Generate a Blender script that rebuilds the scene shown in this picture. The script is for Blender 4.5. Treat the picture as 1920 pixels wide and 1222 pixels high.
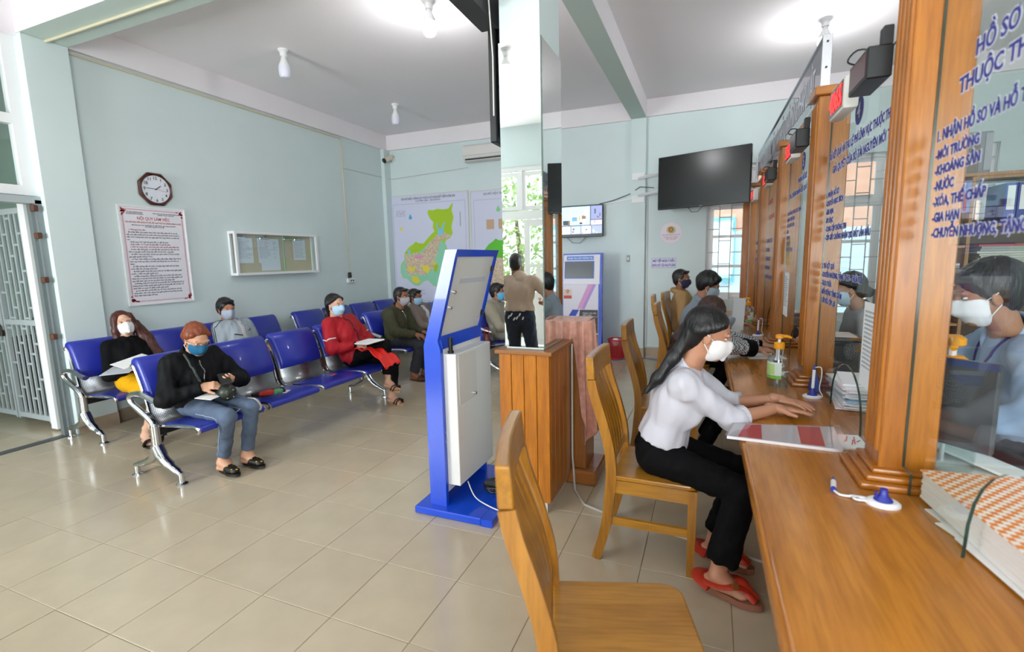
import bpy, bmesh, math, random
import numpy as np
from mathutils import Vector, Matrix
random.seed(7)
for _o in list(bpy.data.objects): bpy.data.objects.remove(_o)
SC = bpy.context.scene
COL = SC.collection
PI = math.pi
# ------------------------------------------------------------------ camera
def make_camera():
    yaw, pitch, roll = -0.38882721, -0.13719186, -0.02217903
    pos = Vector((2.26868695, -1.44672982, 1.50999481))
    f = Vector((math.sin(yaw)*math.cos(pitch), math.cos(yaw)*math.cos(pitch), math.sin(pitch)))
    r = Vector((math.cos(yaw), -math.sin(yaw), 0)); u = r.cross(f)
    r2 = r*math.cos(roll)+u*math.sin(roll); u2 = -r*math.sin(roll)+u*math.cos(roll)
    cd = bpy.data.cameras.new('camera'); cd.sensor_width = 36; cd.lens = 907.324317/1920*36
    cd.clip_start = .02; cd.clip_end = 200
    cd.dof.use_dof = True; cd.dof.focus_distance = 3.0; cd.dof.aperture_fstop = 2.0
    o = bpy.data.objects.new('camera', cd); COL.objects.link(o)
    m = Matrix((r2, u2, -f)).transposed().to_4x4(); m.translation = pos
    o.matrix_world = m; SC.camera = o
make_camera()
# ------------------------------------------------------------------ world (bright hazy daylight)
W = bpy.data.worlds.new('daylight'); SC.world = W; W.use_nodes = True
bg = W.node_tree.nodes['Background']; bg.inputs[0].default_value = (.86, .94, 1, 1); bg.inputs[1].default_value = 2.5
# ------------------------------------------------------------------ daylight entering by the windows
def area(name, loc, rot, sx, sy, power, color=(1, 1, 1)):
    l = bpy.data.lights.new(name, 'AREA'); l.shape = 'RECTANGLE'; l.size = sx; l.size_y = sy; l.energy = power; l.color = color
    o = bpy.data.objects.new(name, l); COL.objects.link(o); o.location = loc; o.rotation_euler = rot
    return o
area('daylight_front_right', (3.4, -4.02, 1.75), (PI/2+.2, 0, 0), 3.2, 1.8, 120, (.93, .97, 1))
area('daylight_front_left', (-2.2, -4.02, 1.75), (PI/2+.2, 0, 0), 1.3, 1.8, 140, (.93, .97, 1))
for _n,_l,_r,_x,_y in (('window_portal_back',(3.5,6.03,1.75),(-PI/2,0,0),3.2,2.0),('window_portal_door',(-.75,-4.04,1.5),(PI/2,0,0),1.5,2.9),('window_portal_side',(-3.2,-.3,1.7),(PI/2,0,-PI/2),2.4,3.2)):
    area(_n,_l,_r,_x,_y,1).data.cycles.is_portal = True
SC.view_settings.view_transform = 'Standard'; SC.view_settings.look = 'None'
SC.view_settings.gamma = 1; SC.view_settings.use_curve_mapping = False
SC.view_settings.exposure = 0.6
SC.cycles.use_denoising = True
SC.cycles.max_bounces = 10; SC.cycles.diffuse_bounces = 5; SC.cycles.glossy_bounces = 5; SC.cycles.transparent_max_bounces = 24
SC.cycles.sample_clamp_indirect = 6; SC.cycles.caustics_reflective = False; SC.cycles.caustics_refractive = False
# ------------------------------------------------------------------ helpers
def lin(c):
    if isinstance(c, str):
        c = c.lstrip('#'); c = [int(c[i:i+2], 16)/255 for i in (0, 2, 4)]
    return tuple((x/12.92 if x <= .04045 else ((x+.055)/1.055)**2.4) for x in c)
def hexmix(a, b, t):
    A, B = lin(a), lin(b); return tuple(A[i]*(1-t)+B[i]*t for i in range(3))
MATS = {}
def M(name, color, rough=.5, metal=0, spec=.5, bump=0, bscale=60, var=0, vscale=4, emit=0, alpha=1, coat=0, sheen=0, stretch=None, rnd=0, detail=4):
    if name in MATS: return MATS[name]
    m = bpy.data.materials.new(name); m.use_nodes = True; MATS[name] = m
    nt = m.node_tree; N = nt.nodes; L = nt.links; b = N['Principled BSDF']
    c = lin(color) if isinstance(color, str) else color
    b.inputs['Base Color'].default_value = (*c, 1); b.inputs['Roughness'].default_value = rough
    b.inputs['Metallic'].default_value = metal; b.inputs['Specular IOR Level'].default_value = spec
    b.inputs['Alpha'].default_value = alpha; b.inputs['Coat Weight'].default_value = coat; b.inputs['Sheen Weight'].default_value = sheen
    if emit:
        b.inputs['Emission Color'].default_value = (*c, 1); b.inputs['Emission Strength'].default_value = emit
    if var or bump:
        tc = N.new('ShaderNodeTexCoord'); mp = N.new('ShaderNodeMapping'); L.new(tc.outputs['Object'], mp.inputs[0])
        if stretch: mp.inputs['Scale'].default_value = stretch
    if var:
        n = N.new('ShaderNodeTexNoise'); n.inputs['Scale'].default_value = vscale; n.inputs['Detail'].default_value = detail
        L.new(mp.outputs[0], n.inputs['Vector'])
        r = N.new('ShaderNodeValToRGB'); L.new(n.outputs[0], r.inputs[0])
        r.color_ramp.elements[0].position = .3; r.color_ramp.elements[1].position = .7
        r.color_ramp.elements[0].color = (*[x*(1-var) for x in c], 1); r.color_ramp.elements[1].color = (*[min(1, x*(1+var*.7)) for x in c], 1)
        src = r.outputs[0]
        if rnd:
            oi = N.new('ShaderNodeObjectInfo'); hs = N.new('ShaderNodeHueSaturation'); mr = N.new('ShaderNodeMapRange')
            mr.inputs['To Min'].default_value = 1-rnd; mr.inputs['To Max'].default_value = 1+rnd
            L.new(oi.outputs['Random'], mr.inputs[0]); L.new(mr.outputs[0], hs.inputs['Value']); L.new(src, hs.inputs['Color']); src = hs.outputs[0]
        L.new(src, b.inputs['Base Color'])
    if bump:
        n2 = N.new('ShaderNodeTexNoise'); n2.inputs['Scale'].default_value = bscale; n2.inputs['Detail'].default_value = 3
        L.new(mp.outputs[0], n2.inputs['Vector'])
        bp = N.new('ShaderNodeBump'); bp.inputs['Strength'].default_value = bump; bp.inputs['Distance'].default_value = .01
        L.new(n2.outputs[0], bp.inputs['Height']); L.new(bp.outputs[0], b.inputs['Normal'])
    return m
def wood(name, light, dark, axis='z', scale=1.0, rough=.3, coat=.3, rnd=.06):
    if name in MATS: return MATS[name]
    m = bpy.data.materials.new(name); m.use_nodes = True; MATS[name] = m
    nt = m.node_tree; N = nt.nodes; L = nt.links; b = N['Principled BSDF']
    tc = N.new('ShaderNodeTexCoord'); mp = N.new('ShaderNodeMapping'); L.new(tc.outputs['Object'], mp.inputs[0])
    oi = N.new('ShaderNodeObjectInfo'); va = N.new('ShaderNodeVectorMath'); va.operation = 'ADD'
    mu = N.new('ShaderNodeMath'); mu.operation = 'MULTIPLY'; mu.inputs[1].default_value = 17; L.new(oi.outputs['Random'], mu.inputs[0])
    L.new(mp.outputs[0], va.inputs[0]); L.new(mu.outputs[0], va.inputs[1])
    s = [9*scale]*3; s['xyz'.index(axis)] = .7*scale; mp.inputs['Scale'].default_value = s
    n = N.new('ShaderNodeTexNoise'); n.inputs['Scale'].default_value = 1.6; n.inputs['Detail'].default_value = 6; n.inputs['Distortion'].default_value = .8
    L.new(va.outputs[0], n.inputs['Vector'])
    r = N.new('ShaderNodeValToRGB'); L.new(n.outputs[0], r.inputs[0])
    e = r.color_ramp.elements; e[0].position = .28; e[1].position = .68
    e[0].color = (*lin(dark), 1); e[1].color = (*lin(light), 1)
    n3 = N.new('ShaderNodeTexNoise'); n3.inputs['Scale'].default_value = 12; n3.inputs['Detail'].default_value = 2; L.new(va.outputs[0], n3.inputs['Vector'])
    mx = N.new('ShaderNodeMix'); mx.data_type = 'RGBA'; mx.blend_type = 'MULTIPLY'; mx.inputs[0].default_value = .35
    r3 = N.new('ShaderNodeValToRGB'); L.new(n3.outputs[0], r3.inputs[0]); r3.color_ramp.elements[0].color = (.45, .4, .35, 1); r3.color_ramp.elements[0].position = .35; r3.color_ramp.elements[1].position = .6
    L.new(r.outputs[0], mx.inputs[6]); L.new(r3.outputs[0], mx.inputs[7])
    hs = N.new('ShaderNodeHueSaturation'); mr = N.new('ShaderNodeMapRange'); mr.inputs['To Min'].default_value = 1-rnd; mr.inputs['To Max'].default_value = 1+rnd
    L.new(oi.outputs['Random'], mr.inputs[0]); L.new(mr.outputs[0], hs.inputs['Value']); L.new(mx.outputs[2], hs.inputs['Color'])
    L.new(hs.outputs[0], b.inputs['Base Color'])
    b.inputs['Roughness'].default_value = rough; b.inputs['Coat Weight'].default_value = coat; b.inputs['Coat Roughness'].default_value = .12
    return m
def glassmat(name, tint=(.93, .98, .96), refl=.09, rough=.0):
    if name in MATS: return MATS[name]
    m = bpy.data.materials.new(name); m.use_nodes = True; MATS[name] = m
    nt = m.node_tree; N = nt.nodes; L = nt.links; N.remove(N['Principled BSDF']); out = N['Material Output']
    t = N.new('ShaderNodeBsdfTransparent'); t.inputs[0].default_value = (*tint, 1)
    g = N.new('ShaderNodeBsdfGlossy'); g.inputs['Roughness'].default_value = rough
    lw = N.new('ShaderNodeLayerWeight'); lw.inputs[0].default_value = .5
    pw = N.new('ShaderNodeMath'); pw.operation = 'POWER'; pw.inputs[1].default_value = 4.5; L.new(lw.outputs['Facing'], pw.inputs[0])
    mx = N.new('ShaderNodeMixShader')
    ma = N.new('ShaderNodeMath'); ma.operation = 'MULTIPLY_ADD'; ma.inputs[1].default_value = refl*5; ma.inputs[2].default_value = refl*.6; ma.use_clamp = True
    L.new(pw.outputs[0], ma.inputs[0]); L.new(ma.outputs[0], mx.inputs[0]); L.new(t.outputs[0], mx.inputs[1]); L.new(g.outputs[0], mx.inputs[2]); L.new(mx.outputs[0], out.inputs[0])
    return m
def rotm(a, b, c): return Matrix.Rotation(c, 4, 'Z') @ Matrix.Rotation(b, 4, 'Y') @ Matrix.Rotation(a, 4, 'X')
def T(x, y, z): return Matrix.Translation((x, y, z))
class MB:
    def __init__(s): s.v = []; s.f = []; s.m = []
    def add(s, V, F, mat=0, mtx=None):
        k = len(s.v)
        s.v += [tuple(mtx @ Vector(p)) for p in V] if mtx is not None else [tuple(p) for p in V]
        s.f += [tuple(i+k for i in f) for f in F]; s.m += [mat]*len(F); return s
    def box(s, x0, x1, y0, y1, z0, z1, bev=0, mat=0, mtx=None, seg=1):
        if bev <= 0:
            V = [(x, y, z) for x in (x0, x1) for y in (y0, y1) for z in (z0, z1)]
            F = [(0, 1, 3, 2), (4, 6, 7, 5), (0, 4, 5, 1), (2, 3, 7, 6), (0, 2, 6, 4), (1, 5, 7, 3)]
            return s.add(V, F, mat, mtx)
        bm = bmesh.new(); bmesh.ops.create_cube(bm, size=1)
        for v in bm.verts: v.co = Vector(((x0+x1)/2+v.co.x*(x1-x0), (y0+y1)/2+v.co.y*(y1-y0), (z0+z1)/2+v.co.z*(z1-z0)))
        bmesh.ops.bevel(bm, geom=bm.edges[:], offset=min(bev, .49*min(x1-x0, y1-y0, z1-z0)), segments=seg, affect='EDGES', profile=.5)
        bm.verts.index_update()
        V = [v.co[:] for v in bm.verts]; F = [[v.index for v in f.verts] for f in bm.faces]; bm.free()
        return s.add(V, F, mat, mtx)
    def tube(s, P, r, n=8, mat=0, mtx=None, closed=False, flat=None):
        P = [Vector(p) for p in P]; R = r if isinstance(r, (list, tuple)) else [r]*len(P)
        V = []; F = []; N = len(P); u = None
        for i, p in enumerate(P):
            if closed: d = P[(i+1) % N]-P[i-1]
            else: d = P[min(i+1, N-1)]-P[max(i-1, 0)]
            if d.length < 1e-9: d = Vector((0, 0, 1))
            d.normalize()
            if u is None:
                u = d.cross(Vector((0, 0, 1)) if abs(d.z) < .9 else Vector((1, 0, 0))).normalized()
            u = (u-d*u.dot(d)).normalized(); w = d.cross(u)
            for k in range(n):
                a = 2*PI*k/n; sx, sy = (1, 1) if flat is None else flat
                V.append(p+u*math.cos(a)*R[i]*sx+w*math.sin(a)*R[i]*sy)
        for i in range(N if closed else N-1):
            j = (i+1) % N
            for k in range(n):
                F.append((i*n+k, i*n+(k+1) % n, j*n+(k+1) % n, j*n+k))
        if not closed:
            F.append(tuple(range(n-1, -1, -1))); F.append(tuple((N-1)*n+k for k in range(n)))
        return s.add(V, F, mat, mtx)
    def lathe(s, prof, n=16, mat=0, mtx=None):
        V = []; F = []
        for r, z in prof:
            for k in range(n): V.append((max(r, 1e-5)*math.cos(2*PI*k/n), max(r, 1e-5)*math.sin(2*PI*k/n), z))
        for i in range(len(prof)-1):
            for k in range(n): F.append((i*n+k, i*n+(k+1) % n, (i+1)*n+(k+1) % n, (i+1)*n+k))
        F.append(tuple(range(n-1, -1, -1))); F.append(tuple((len(prof)-1)*n+k for k in range(n)))
        return s.add(V, F, mat, mtx)
    def prism(s, poly, ax, lo, hi, mat=0, mtx=None):
        "extrude the 2-d polygon along axis ax; poly coords are the two other axes in xyz order"
        def mk(a, b, c):
            p = [a, b]; p.insert(ax, c); return tuple(p)
        n = len(poly); V = [mk(a, b, lo) for a, b in poly]+[mk(a, b, hi) for a, b in poly]
        F = [tuple(range(n)), tuple(range(2*n-1, n-1, -1))]+[(i, i+n, (i+1) % n+n, (i+1) % n) for i in range(n)]
        return s.add(V, F, mat, mtx)
    def build(s, name, mats, parent=None, smooth=None, mesh_only=False):
        me = bpy.data.meshes.new(name)
        V = s.v
        if parent is not None:
            im = wm(parent).inverted()
            V = [tuple(im @ Vector(p)) for p in V]
        me.from_pydata(V, [], s.f); 
        if not isinstance(mats, (list, tuple)): mats = [mats]
        for m in mats: me.materials.append(m)
        if len(mats) > 1: me.polygons.foreach_set('material_index', s.m)
        bm = bmesh.new(); bm.from_mesh(me); bmesh.ops.recalc_face_normals(bm, faces=bm.faces[:]); bm.to_mesh(me); bm.free()
        if smooth:
            me.polygons.foreach_set('use_smooth', [True]*len(me.polygons)); me.set_sharp_from_angle(angle=math.radians(smooth))
        me.update()
        if mesh_only: return me
        return link(name, me, parent)
def wm(o):
    m = o.matrix_basis.copy()
    while o.parent is not None:
        o = o.parent; m = o.matrix_basis @ m
    return m
def link(name, data, parent=None):
    o = bpy.data.objects.new(name, data); COL.objects.link(o)
    if parent is not None: o.parent = parent
    return o
def tag(o, label=None, cat=None, group=None, kind=None):
    if label: o['label'] = label
    if cat: o['category'] = cat
    if group: o['group'] = group
    if kind: o['kind'] = kind
    return o
def thing(name, label, cat, loc=(0, 0, 0), rotz=0, group=None):
    o = link(name, None); o.location = loc; o.rotation_euler = (0, 0, rotz); o.empty_display_size = .05
    return tag(o, label, cat, group)
def struct(name, mb, mat, parent=None, smooth=None, label=None):
    o = mb.build(name, mat, parent, smooth)
    if parent is None: o['kind'] = 'structure'
    if label: o['label'] = label
    return o
def dup(o, loc=None, rotz=None, label=None, parent=None):
    c = o.copy(); COL.objects.link(c)
    if parent is not None: c.parent = parent
    if loc is not None: c.location = loc
    if rotz is not None: c.rotation_euler = (0, 0, rotz)
    if label: c['label'] = label
    for ch in list(o.children): dup(ch, parent=c)
    return c
def text(name, body, size, mtx, mat, parent=None, align='LEFT', sx=1.0, ext=.0006, space=1.0, lines=1.0, bold=0, width=None):
    cu = bpy.data.curves.new(name, 'FONT'); cu.body = body; cu.size = size; cu.align_x = align; cu.extrude = ext
    cu.space_character = space; cu.space_line = lines; cu.resolution_u = 2; cu.offset = bold
    o = bpy.data.objects.new(name, cu); COL.objects.link(o)
    me = bpy.data.meshes.new_from_object(o.evaluated_get(bpy.context.evaluated_depsgraph_get())); bpy.data.objects.remove(o); bpy.data.curves.remove(cu)
    if width:
        xs = [v.co.x for v in me.vertices]; sx = width/max(1e-6, max(xs)-min(xs))
    m = mtx @ Matrix.Diagonal((sx, 1, 1, 1))
    if parent is not None: m = wm(parent).inverted() @ m
    me.transform(m); me.name = name; me.materials.clear(); me.materials.append(mat)
    return link(name, me, parent)
# frames for flat things on the walls: columns are (text right, text up, outward normal)
def frame(o, r, u):
    r = Vector(r).normalized(); u = Vector(u).normalized(); n = r.cross(u)
    m = Matrix((r, u, n)).transposed().to_4x4(); m.translation = o; return m
FL = lambda x, y, z: frame((x, y, z), (0, 1, 0), (0, 0, 1))        # on the left wall, facing +x
FB = lambda x, y, z: frame((x, y, z), (1, 0, 0), (0, 0, 1))        # on the back wall, facing -y
def smoothline(P, n=6):
    out = []
    for i in range(len(P)-1):
        p0 = P[max(i-1, 0)]; p1 = P[i]; p2 = P[i+1]; p3 = P[min(i+2, len(P)-1)]
        for k in range(n):
            t = k/n
            out.append(tuple(.5*((2*p1[c])+(-p0[c]+p2[c])*t+(2*p0[c]-5*p1[c]+4*p2[c]-p3[c])*t*t+(-p0[c]+3*p1[c]-3*p2[c]+p3[c])*t**3) for c in range(len(p1))))
    out.append(tuple(P[-1])); return out
# ------------------------------------------------------------------ materials of the setting
m_wall = M('mint_wall_paint', '#d3e0e0', .75, bump=.03, bscale=140, var=.03, vscale=1.5)
m_white = M('white_paint', '#ebe6e9', .7, bump=.02, bscale=90, var=.02, vscale=2)
m_beam_g = M('pale_green_beam_paint', '#c2d2cc', .75)
m_ceil = M('ceiling_paint', '#ece8ea', .8, var=.02, vscale=.8)
m_tile = M('glazed_beige_tile', '#b9ab93', .16, spec=.5, var=.05, vscale=5, rnd=.035)
m_grout = M('grout', '#8a7f6c', .8)
m_base = M('tan_skirting_tile', '#b3a08b', .3, var=.08, vscale=6)
m_alu = M('white_aluminium', '#e9e9ea', .4)
m_bar = M('bar_paint', '#b4b6b8', .5)
m_steel_grey = M('grey_painted_steel', '#a9b2b4', .45)
m_glass = glassmat('window_glass', (.95, .98, .98), .05)
m_dark = M('black_plastic', '#141416', .35)
m_dark2 = M('dark_grey_plastic', '#2b2b2e', .45)
m_cable = M('cream_conduit', '#cfc6ac', .5)
m_rust = M('rusty_steel', '#5d3a2a', .8, var=.3, vscale=30)
XL, YB, ZC, ZBM = -3.12, 6.0, 3.70, 3.45
XR, YF = 5.6, -4.1
# floor: grout bed, then each visible tile
b = MB(); b.box(XL-2.6, XR, YF, YB+.1, -.12, -.003); floor = struct('floor', b, m_grout)
b = MB(); b.box(-.1985, .1985, -.1985, .1985, -.012, 0, .0015); tile_me = b.build('tile', m_tile, mesh_only=True)
cam_m = SC.camera.matrix_world.inverted() if False else Matrix(SC.camera.matrix_basis).inverted()
tiles = []
for i in range(-15, 14):
    for j in range(-10, 15):
        c = Vector((i*.4+.2, j*.4+.2, 0)); q = cam_m @ c; d = -q.z
        vis = False
        if d > .2:
            px, py = 907*q.x/d, -907*q.y/d; vis = abs(px) < 1010 and -160 < py < 690
        if c.x > 2.9 or (c.x < -3.2 and (c.y > 1.1 or c.y < -.2)): vis = False
        tiles.append((not vis, (c-Vector((2.27, -1.45, 1.5))).length, c))
tiles.sort(key=lambda t: (t[0], t[1]))
rest = MB()
for k, (hid, d, c) in enumerate(tiles):
    if not hid and k < 298:
        o = link('tile', tile_me, floor); o.location = c
    else: rest.box(c.x-.1985, c.x+.1985, c.y-.1985, c.y+.1985, -.012, 0)
o = rest.build('tile_field', m_tile, floor); o['kind'] = 'stuff'
# ceiling and beams
b = MB(); b.box(XL-2.6, XR+.2, YF-.2, YB+.2, ZC, ZC+.1); struct('ceiling', b, m_ceil)
b = MB(); b.box(XL, XL+.045, 1.33, YB, ZBM, ZC); struct('trim_1', b, m_white, label='white beam face along the top of the left wall')
b = MB(); b.box(XL, 1.16, YB-.045, YB, ZBM, ZC); struct('trim_2', b, m_white, label='white beam face along the top of the back wall')
b = MB(); b.box(1.37, XR, YB-.045, YB, ZBM+.02, ZC); struct('trim_3', b, m_white, label='white beam face above the windows')
b = MB(); b.box(1.16, 1.37, YF, YB, ZBM, ZC, mat=1); b.box(1.158, 1.16, 1.4, YB, ZBM+.002, ZC); b.box(1.37, 1.372, YF, YB, ZBM+.002, ZC)
struct('trim_4', b, [m_white, m_beam_g], label='green undersided beam running to the back wall')
b = MB(); b.box(XL, 1.16, 1.0, 1.33, ZBM, ZC, mat=1); b.box(XL, 1.16, .998, 1.0, ZBM+.002, ZC)
struct('trim_5', b, [m_white, m_beam_g], label='cross beam from the left pilaster to the column')
b = MB(); b.box(XL-.2, XL+.02, YF, 1.0, ZBM-.02, ZC); struct('trim_6', b, m_white, label='beam above the side door')
# left wall
b = MB(); b.box(XL-.2, XL, 1.33, YB+.2, 0, ZC); wl = struct('wall_left', b, m_wall)
b = MB(); b.box(XL-.2, XL+.07, 1.0, 1.33, 0, ZBM, .004); b.build('pilaster', m_wall, wl)
b = MB(); b.box(XL-.05, XL+.07, 5.83, YB, 0, ZBM); b.build('pilaster', m_wall, wl)
b = MB(); b.box(XL-.2, XL, YF-.2, -1.5, 0, ZC); b.build('wall_panel', m_wall, wl)
b = MB(); b.box(XL, XL+.012, 1.33, 5.83, 0, .12); struct('baseboard_left', b, m_base)
b = MB(); b.box(XL+.07, XL+.08, 1.0, 1.34, 0, .12); b.box(XL, XL+.08, 1.33, 1.342, 0, .12); struct('baseboard_pilaster', b, m_base)
# back wall with two window openings
W1 = (2.2, 3.36, .88, 2.72); W2 = (3.62, 5.3, .62, 2.72)
b = MB()
b.box(XL-.2, W1[0], YB, YB+.2, 0, ZC); b.box(W1[1], W2[0], YB, YB+.2, 0, ZC); b.box(W2[1], XR+.2, YB, YB+.2, 0, ZC)
for w in (W1, W2): b.box(w[0], w[1], YB, YB+.2, 0, w[2]); b.box(w[0], w[1], YB, YB+.2, w[3], ZC)
wb = struct('wall_back', b, m_wall)
b = MB(); b.box(1.16, 1.37, YB-.07, YB, 0, ZBM); b.build('pilaster', m_wall, wb)
b = MB(); b.box(XL, 1.16, YB-.012, YB, 0, .14); b.box(1.15, 1.38, YB-.082, YB-.07, 0, .14); b.box(1.37, 2.6, YB-.012, YB, 0, .14); struct('baseboard_back', b, m_base)
b = MB(); b.box(XR, XR+.2, YF-.2, YB+.2, 0, ZC); struct('wall_right', b, m_wall)
# front wall behind the camera: door opening with glazed leaf, windows either side
b = MB()
DX0, DX1 = -1.5, .0
b.box(XL-.2, -2.9, YF-.2, YF, 0, ZC); b.box(-1.55, DX0, YF-.2, YF, 0, ZC); b.box(-2.9, -1.55, YF-.2, YF, 0, .85); b.box(-2.9, -1.55, YF-.2, YF, 3.1, ZC)
b.box(DX0, DX1, YF-.2, YF, 3.05, ZC); b.box(DX1, 1.6, YF-.2, YF, 0, ZC); b.box(1.6, 5.1, YF-.2, YF, 0, .85); b.box(1.6, 5.1, YF-.2, YF, 3.1, ZC); b.box(5.1, XR+.2, YF-.2, YF, 0, ZC)
struct('wall_front', b, m_wall)
# ---- windows with sashes, panes and white security bars
def window(n, x0, x1, z0, z1, y, cols, transom, label, bars=True, inward=-1):
    w = link('window_%d' % n, None); w.location = ((x0+x1)/2, y, z0); w['kind'] = 'structure'; w['label'] = label
    f = .05
    b = MB()
    for a, c in ((x0, x0+f), (x1-f, x1)): b.box(a, c, y, y+.08, z0, z1)
    b.box(x0+f, x1-f, y+.002, y+.078, z0, z0+f); b.box(x0+f, x1-f, y+.002, y+.078, z1-f, z1); b.box(x0+f, x1-f, y+.002, y+.078, transom-f/2, transom+f/2)
    b.build('window_frame', m_alu, w)
    cw = (x1-x0-2*f)/cols
    for i in range(cols):
        a = x0+f+i*cw
        for (p, q) in ((z0+f, transom-f/2), (transom+f/2, z1-f)):
            n_r = 3 if q-p > 1.0 else 1
            b = MB(); s = .045
            b.box(a, a+s, y+.02, y+.06, p, q); b.box(a+cw-s, a+cw, y+.02, y+.06, p, q); b.box(a+s, a+cw-s, y+.022, y+.058, p, p+s); b.box(a+s, a+cw-s, y+.022, y+.058, q-s, q)
            for k in range(1, n_r): zz = p+(q-p)*k/n_r; b.box(a+s, a+cw-s, y+.022, y+.058, zz-.02, zz+.02)
            sa = b.build('sash', m_alu, w)
            for k in range(n_r):
                za, zb = p+(q-p)*k/n_r+.02, p+(q-p)*(k+1)/n_r-.02
                g = MB(); g.box(a+s, a+cw-s, y+.037, y+.043, za, zb); g.build('pane', m_glass, sa)
    if bars:
        xs = []; x = x0+.02
        while x < x1: xs.append(x); x += .15
        for k, x in enumerate(xs):
            b = MB(); b.box(x-.006, x+.006, y-.035, y-.023, z0-.02, z1+.06); b.build('security_bar', m_bar, w)
        z = z0+.02; r = 0
        while z < z1+.05:
            for k in range(len(xs)-1):
                if (k+r) % 2 == 0:
                    b = MB(); b.box(xs[k], xs[k+1], y-.034, y-.024, z-.006, z+.006); b.build('bar_rung', m_bar, w)
            z += .16; r += 1
    return w
window(1, *W1, YB+.06, 2, 2.2, 'white window with security bars below the hanging television')
window(2, *W2, YB+.06, 3, 2.15, 'white window with security bars behind the staff desks')
window(3, -2.9, -1.55, .85, 3.1, YF-.12, 2, 2.35, 'window behind the photographer', bars=False)
window(4, 1.6, 5.1, .85, 3.1, YF-.12, 4, 2.35, 'wide window behind the photographer', bars=False)
# glazed entrance door seen in the column mirror
d = link('door_1', None); d.location = (-.75, YF, 0); d['kind'] = 'structure'; d['label'] = 'white glazed entrance door with transom lights seen in the column mirror'
b = MB()
for a, c in ((DX0, DX0+.07), (DX1-.07, DX1)): b.box(a, c, YF-.12, YF-.02, 0, 3.05)
b.box(DX0+.07, DX1-.07, YF-.118, YF-.022, 2.98, 3.05); b.box(DX0+.07, DX1-.07, YF-.118, YF-.022, 2.18, 2.32); b.box(-.78, -.71, YF-.12, YF-.02, 2.32, 2.98)
b.build('door_frame', m_alu, d)
for a in (DX0+.07, -.71):
    c = a+.65
    b = MB(); s = .05; b.box(a, a+s, YF-.1, YF-.04, 2.34, 2.96); b.box(c-s, c, YF-.1, YF-.04, 2.34, 2.96); b.box(a+s, c-s, YF-.098, YF-.042, 2.34, 2.4); b.box(a+s, c-s, YF-.098, YF-.042, 2.9, 2.96)
    sa = b.build('transom_sash', m_alu, d); g = MB(); g.box(a+s, c-s, YF-.073, YF-.067, 2.4, 2.9); g.build('pane', m_glass, sa)
def leaf(a, c, y0):
    b = MB(); s = .1
    b.box(a, a+s, y0, y0+.05, .02, 2.17); b.box(c-s, c, y0, y0+.05, .02, 2.17)
    for z0, z1 in ((.02, .14), (.86, .94), (1.36, 1.42), (2.06, 2.17)): b.box(a+s, c-s, y0+.002, y0+.048, z0, z1)
    lf = b.build('door_leaf', m_alu, d)
    g = MB(); g.box(a+s, c-s, y0+.015, y0+.035, .14, .86); g.build('lower_panel', m_alu, lf)
    for z0, z1 in ((.94, 1.36), (1.42, 2.06)): g = MB(); g.box(a+s, c-s, y0+.022, y0+.028, z0, z1); g.build('pane', m_glass, lf)
    g = MB(); g.box(a+.2, c-.2, y0+.05, y0+.052, 1.05, 1.34); g.build('notice_sheet', M('paper', '#f1f1ef', .8), lf)
leaf(-.70, -.07, YF-.09)
# left opening: transom lights, steel lintel, door post channel, threshold
d2 = link('window_5', None); d2.location = (XL-.06, 0, 2.1); d2['kind'] = 'structure'; d2['label'] = 'white transom lights above the grille door at the far left'
b = MB(); yy0, yy1 = -1.5, 1.0
b.box(XL-.1, XL-.03, yy0, yy1, 2.14, 2.22); b.box(XL-.1, XL-.03, yy0, yy1, 3.35, 3.43); b.box(XL-.101, XL-.029, yy1-.09, yy1, 2.139, 3.431); b.box(XL-.1, XL-.03, yy0, yy1, 2.72, 2.8)
for y in (.35, -.25, -.85, -1.45): b.box(XL-.101, XL-.029, y-.04, y+.04, 2.139, 3.431)
b.build('window_frame', m_alu, d2)
for ya, yb in ((.39, .91), (-.21, .31), (-.81, -.29), (-1.46, -.89)):
    for za, zb in ((2.22, 2.72), (2.8, 3.35)):
        g = MB(); g.box(XL-.068, XL-.062, ya, yb, za, zb); g.build('pane', m_glass, d2)
b = MB(); b.box(XL-.1, XL+.02, -1.5, 1.0, 2.07, 2.13); struct('trim_7', b, m_steel_grey, label='grey steel door lintel')
b = MB(); b.box(XL-.12, XL-.04, .955, 1.0, 0, 2.1); b.box(XL-.04, XL-.01, .93, .955, 0, 2.1); b.box(XL-.01, XL+.02, .955, 1.0, 0, 2.1)
tr = struct('trim_8', b, M('galvanised_channel', '#8f989a', .4, .6), label='galvanised door post channel with rusty hinge lugs')
for z in (.92, 1.42, 1.8, 2.03): b = MB(); b.box(XL-.01, XL+.05, .925, .96, z-.025, z+.025, .004); b.build('hinge_lug', m_rust, tr)
b = MB(); b.box(XL-.07, XL+.02, -1.5, 1.0, -.002, .006); struct('trim_9', b, M('dark_threshold', '#4b4d50', .5), label='dark threshold strip of the side door')
# corridor beyond the side door
b = MB(); b.box(XL-2.7, XL-2.6, YF, 2.0, 0, ZC); struct('wall_corridor', b, M('corridor_green', '#a3b8ae', .8))
b = MB(); b.box(XL-2.6, XL-.2, 1.62, 1.72, 0, ZC); struct('wall_corridor_end', b, M('corridor_green', '#a3b8ae', .8))
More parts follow.
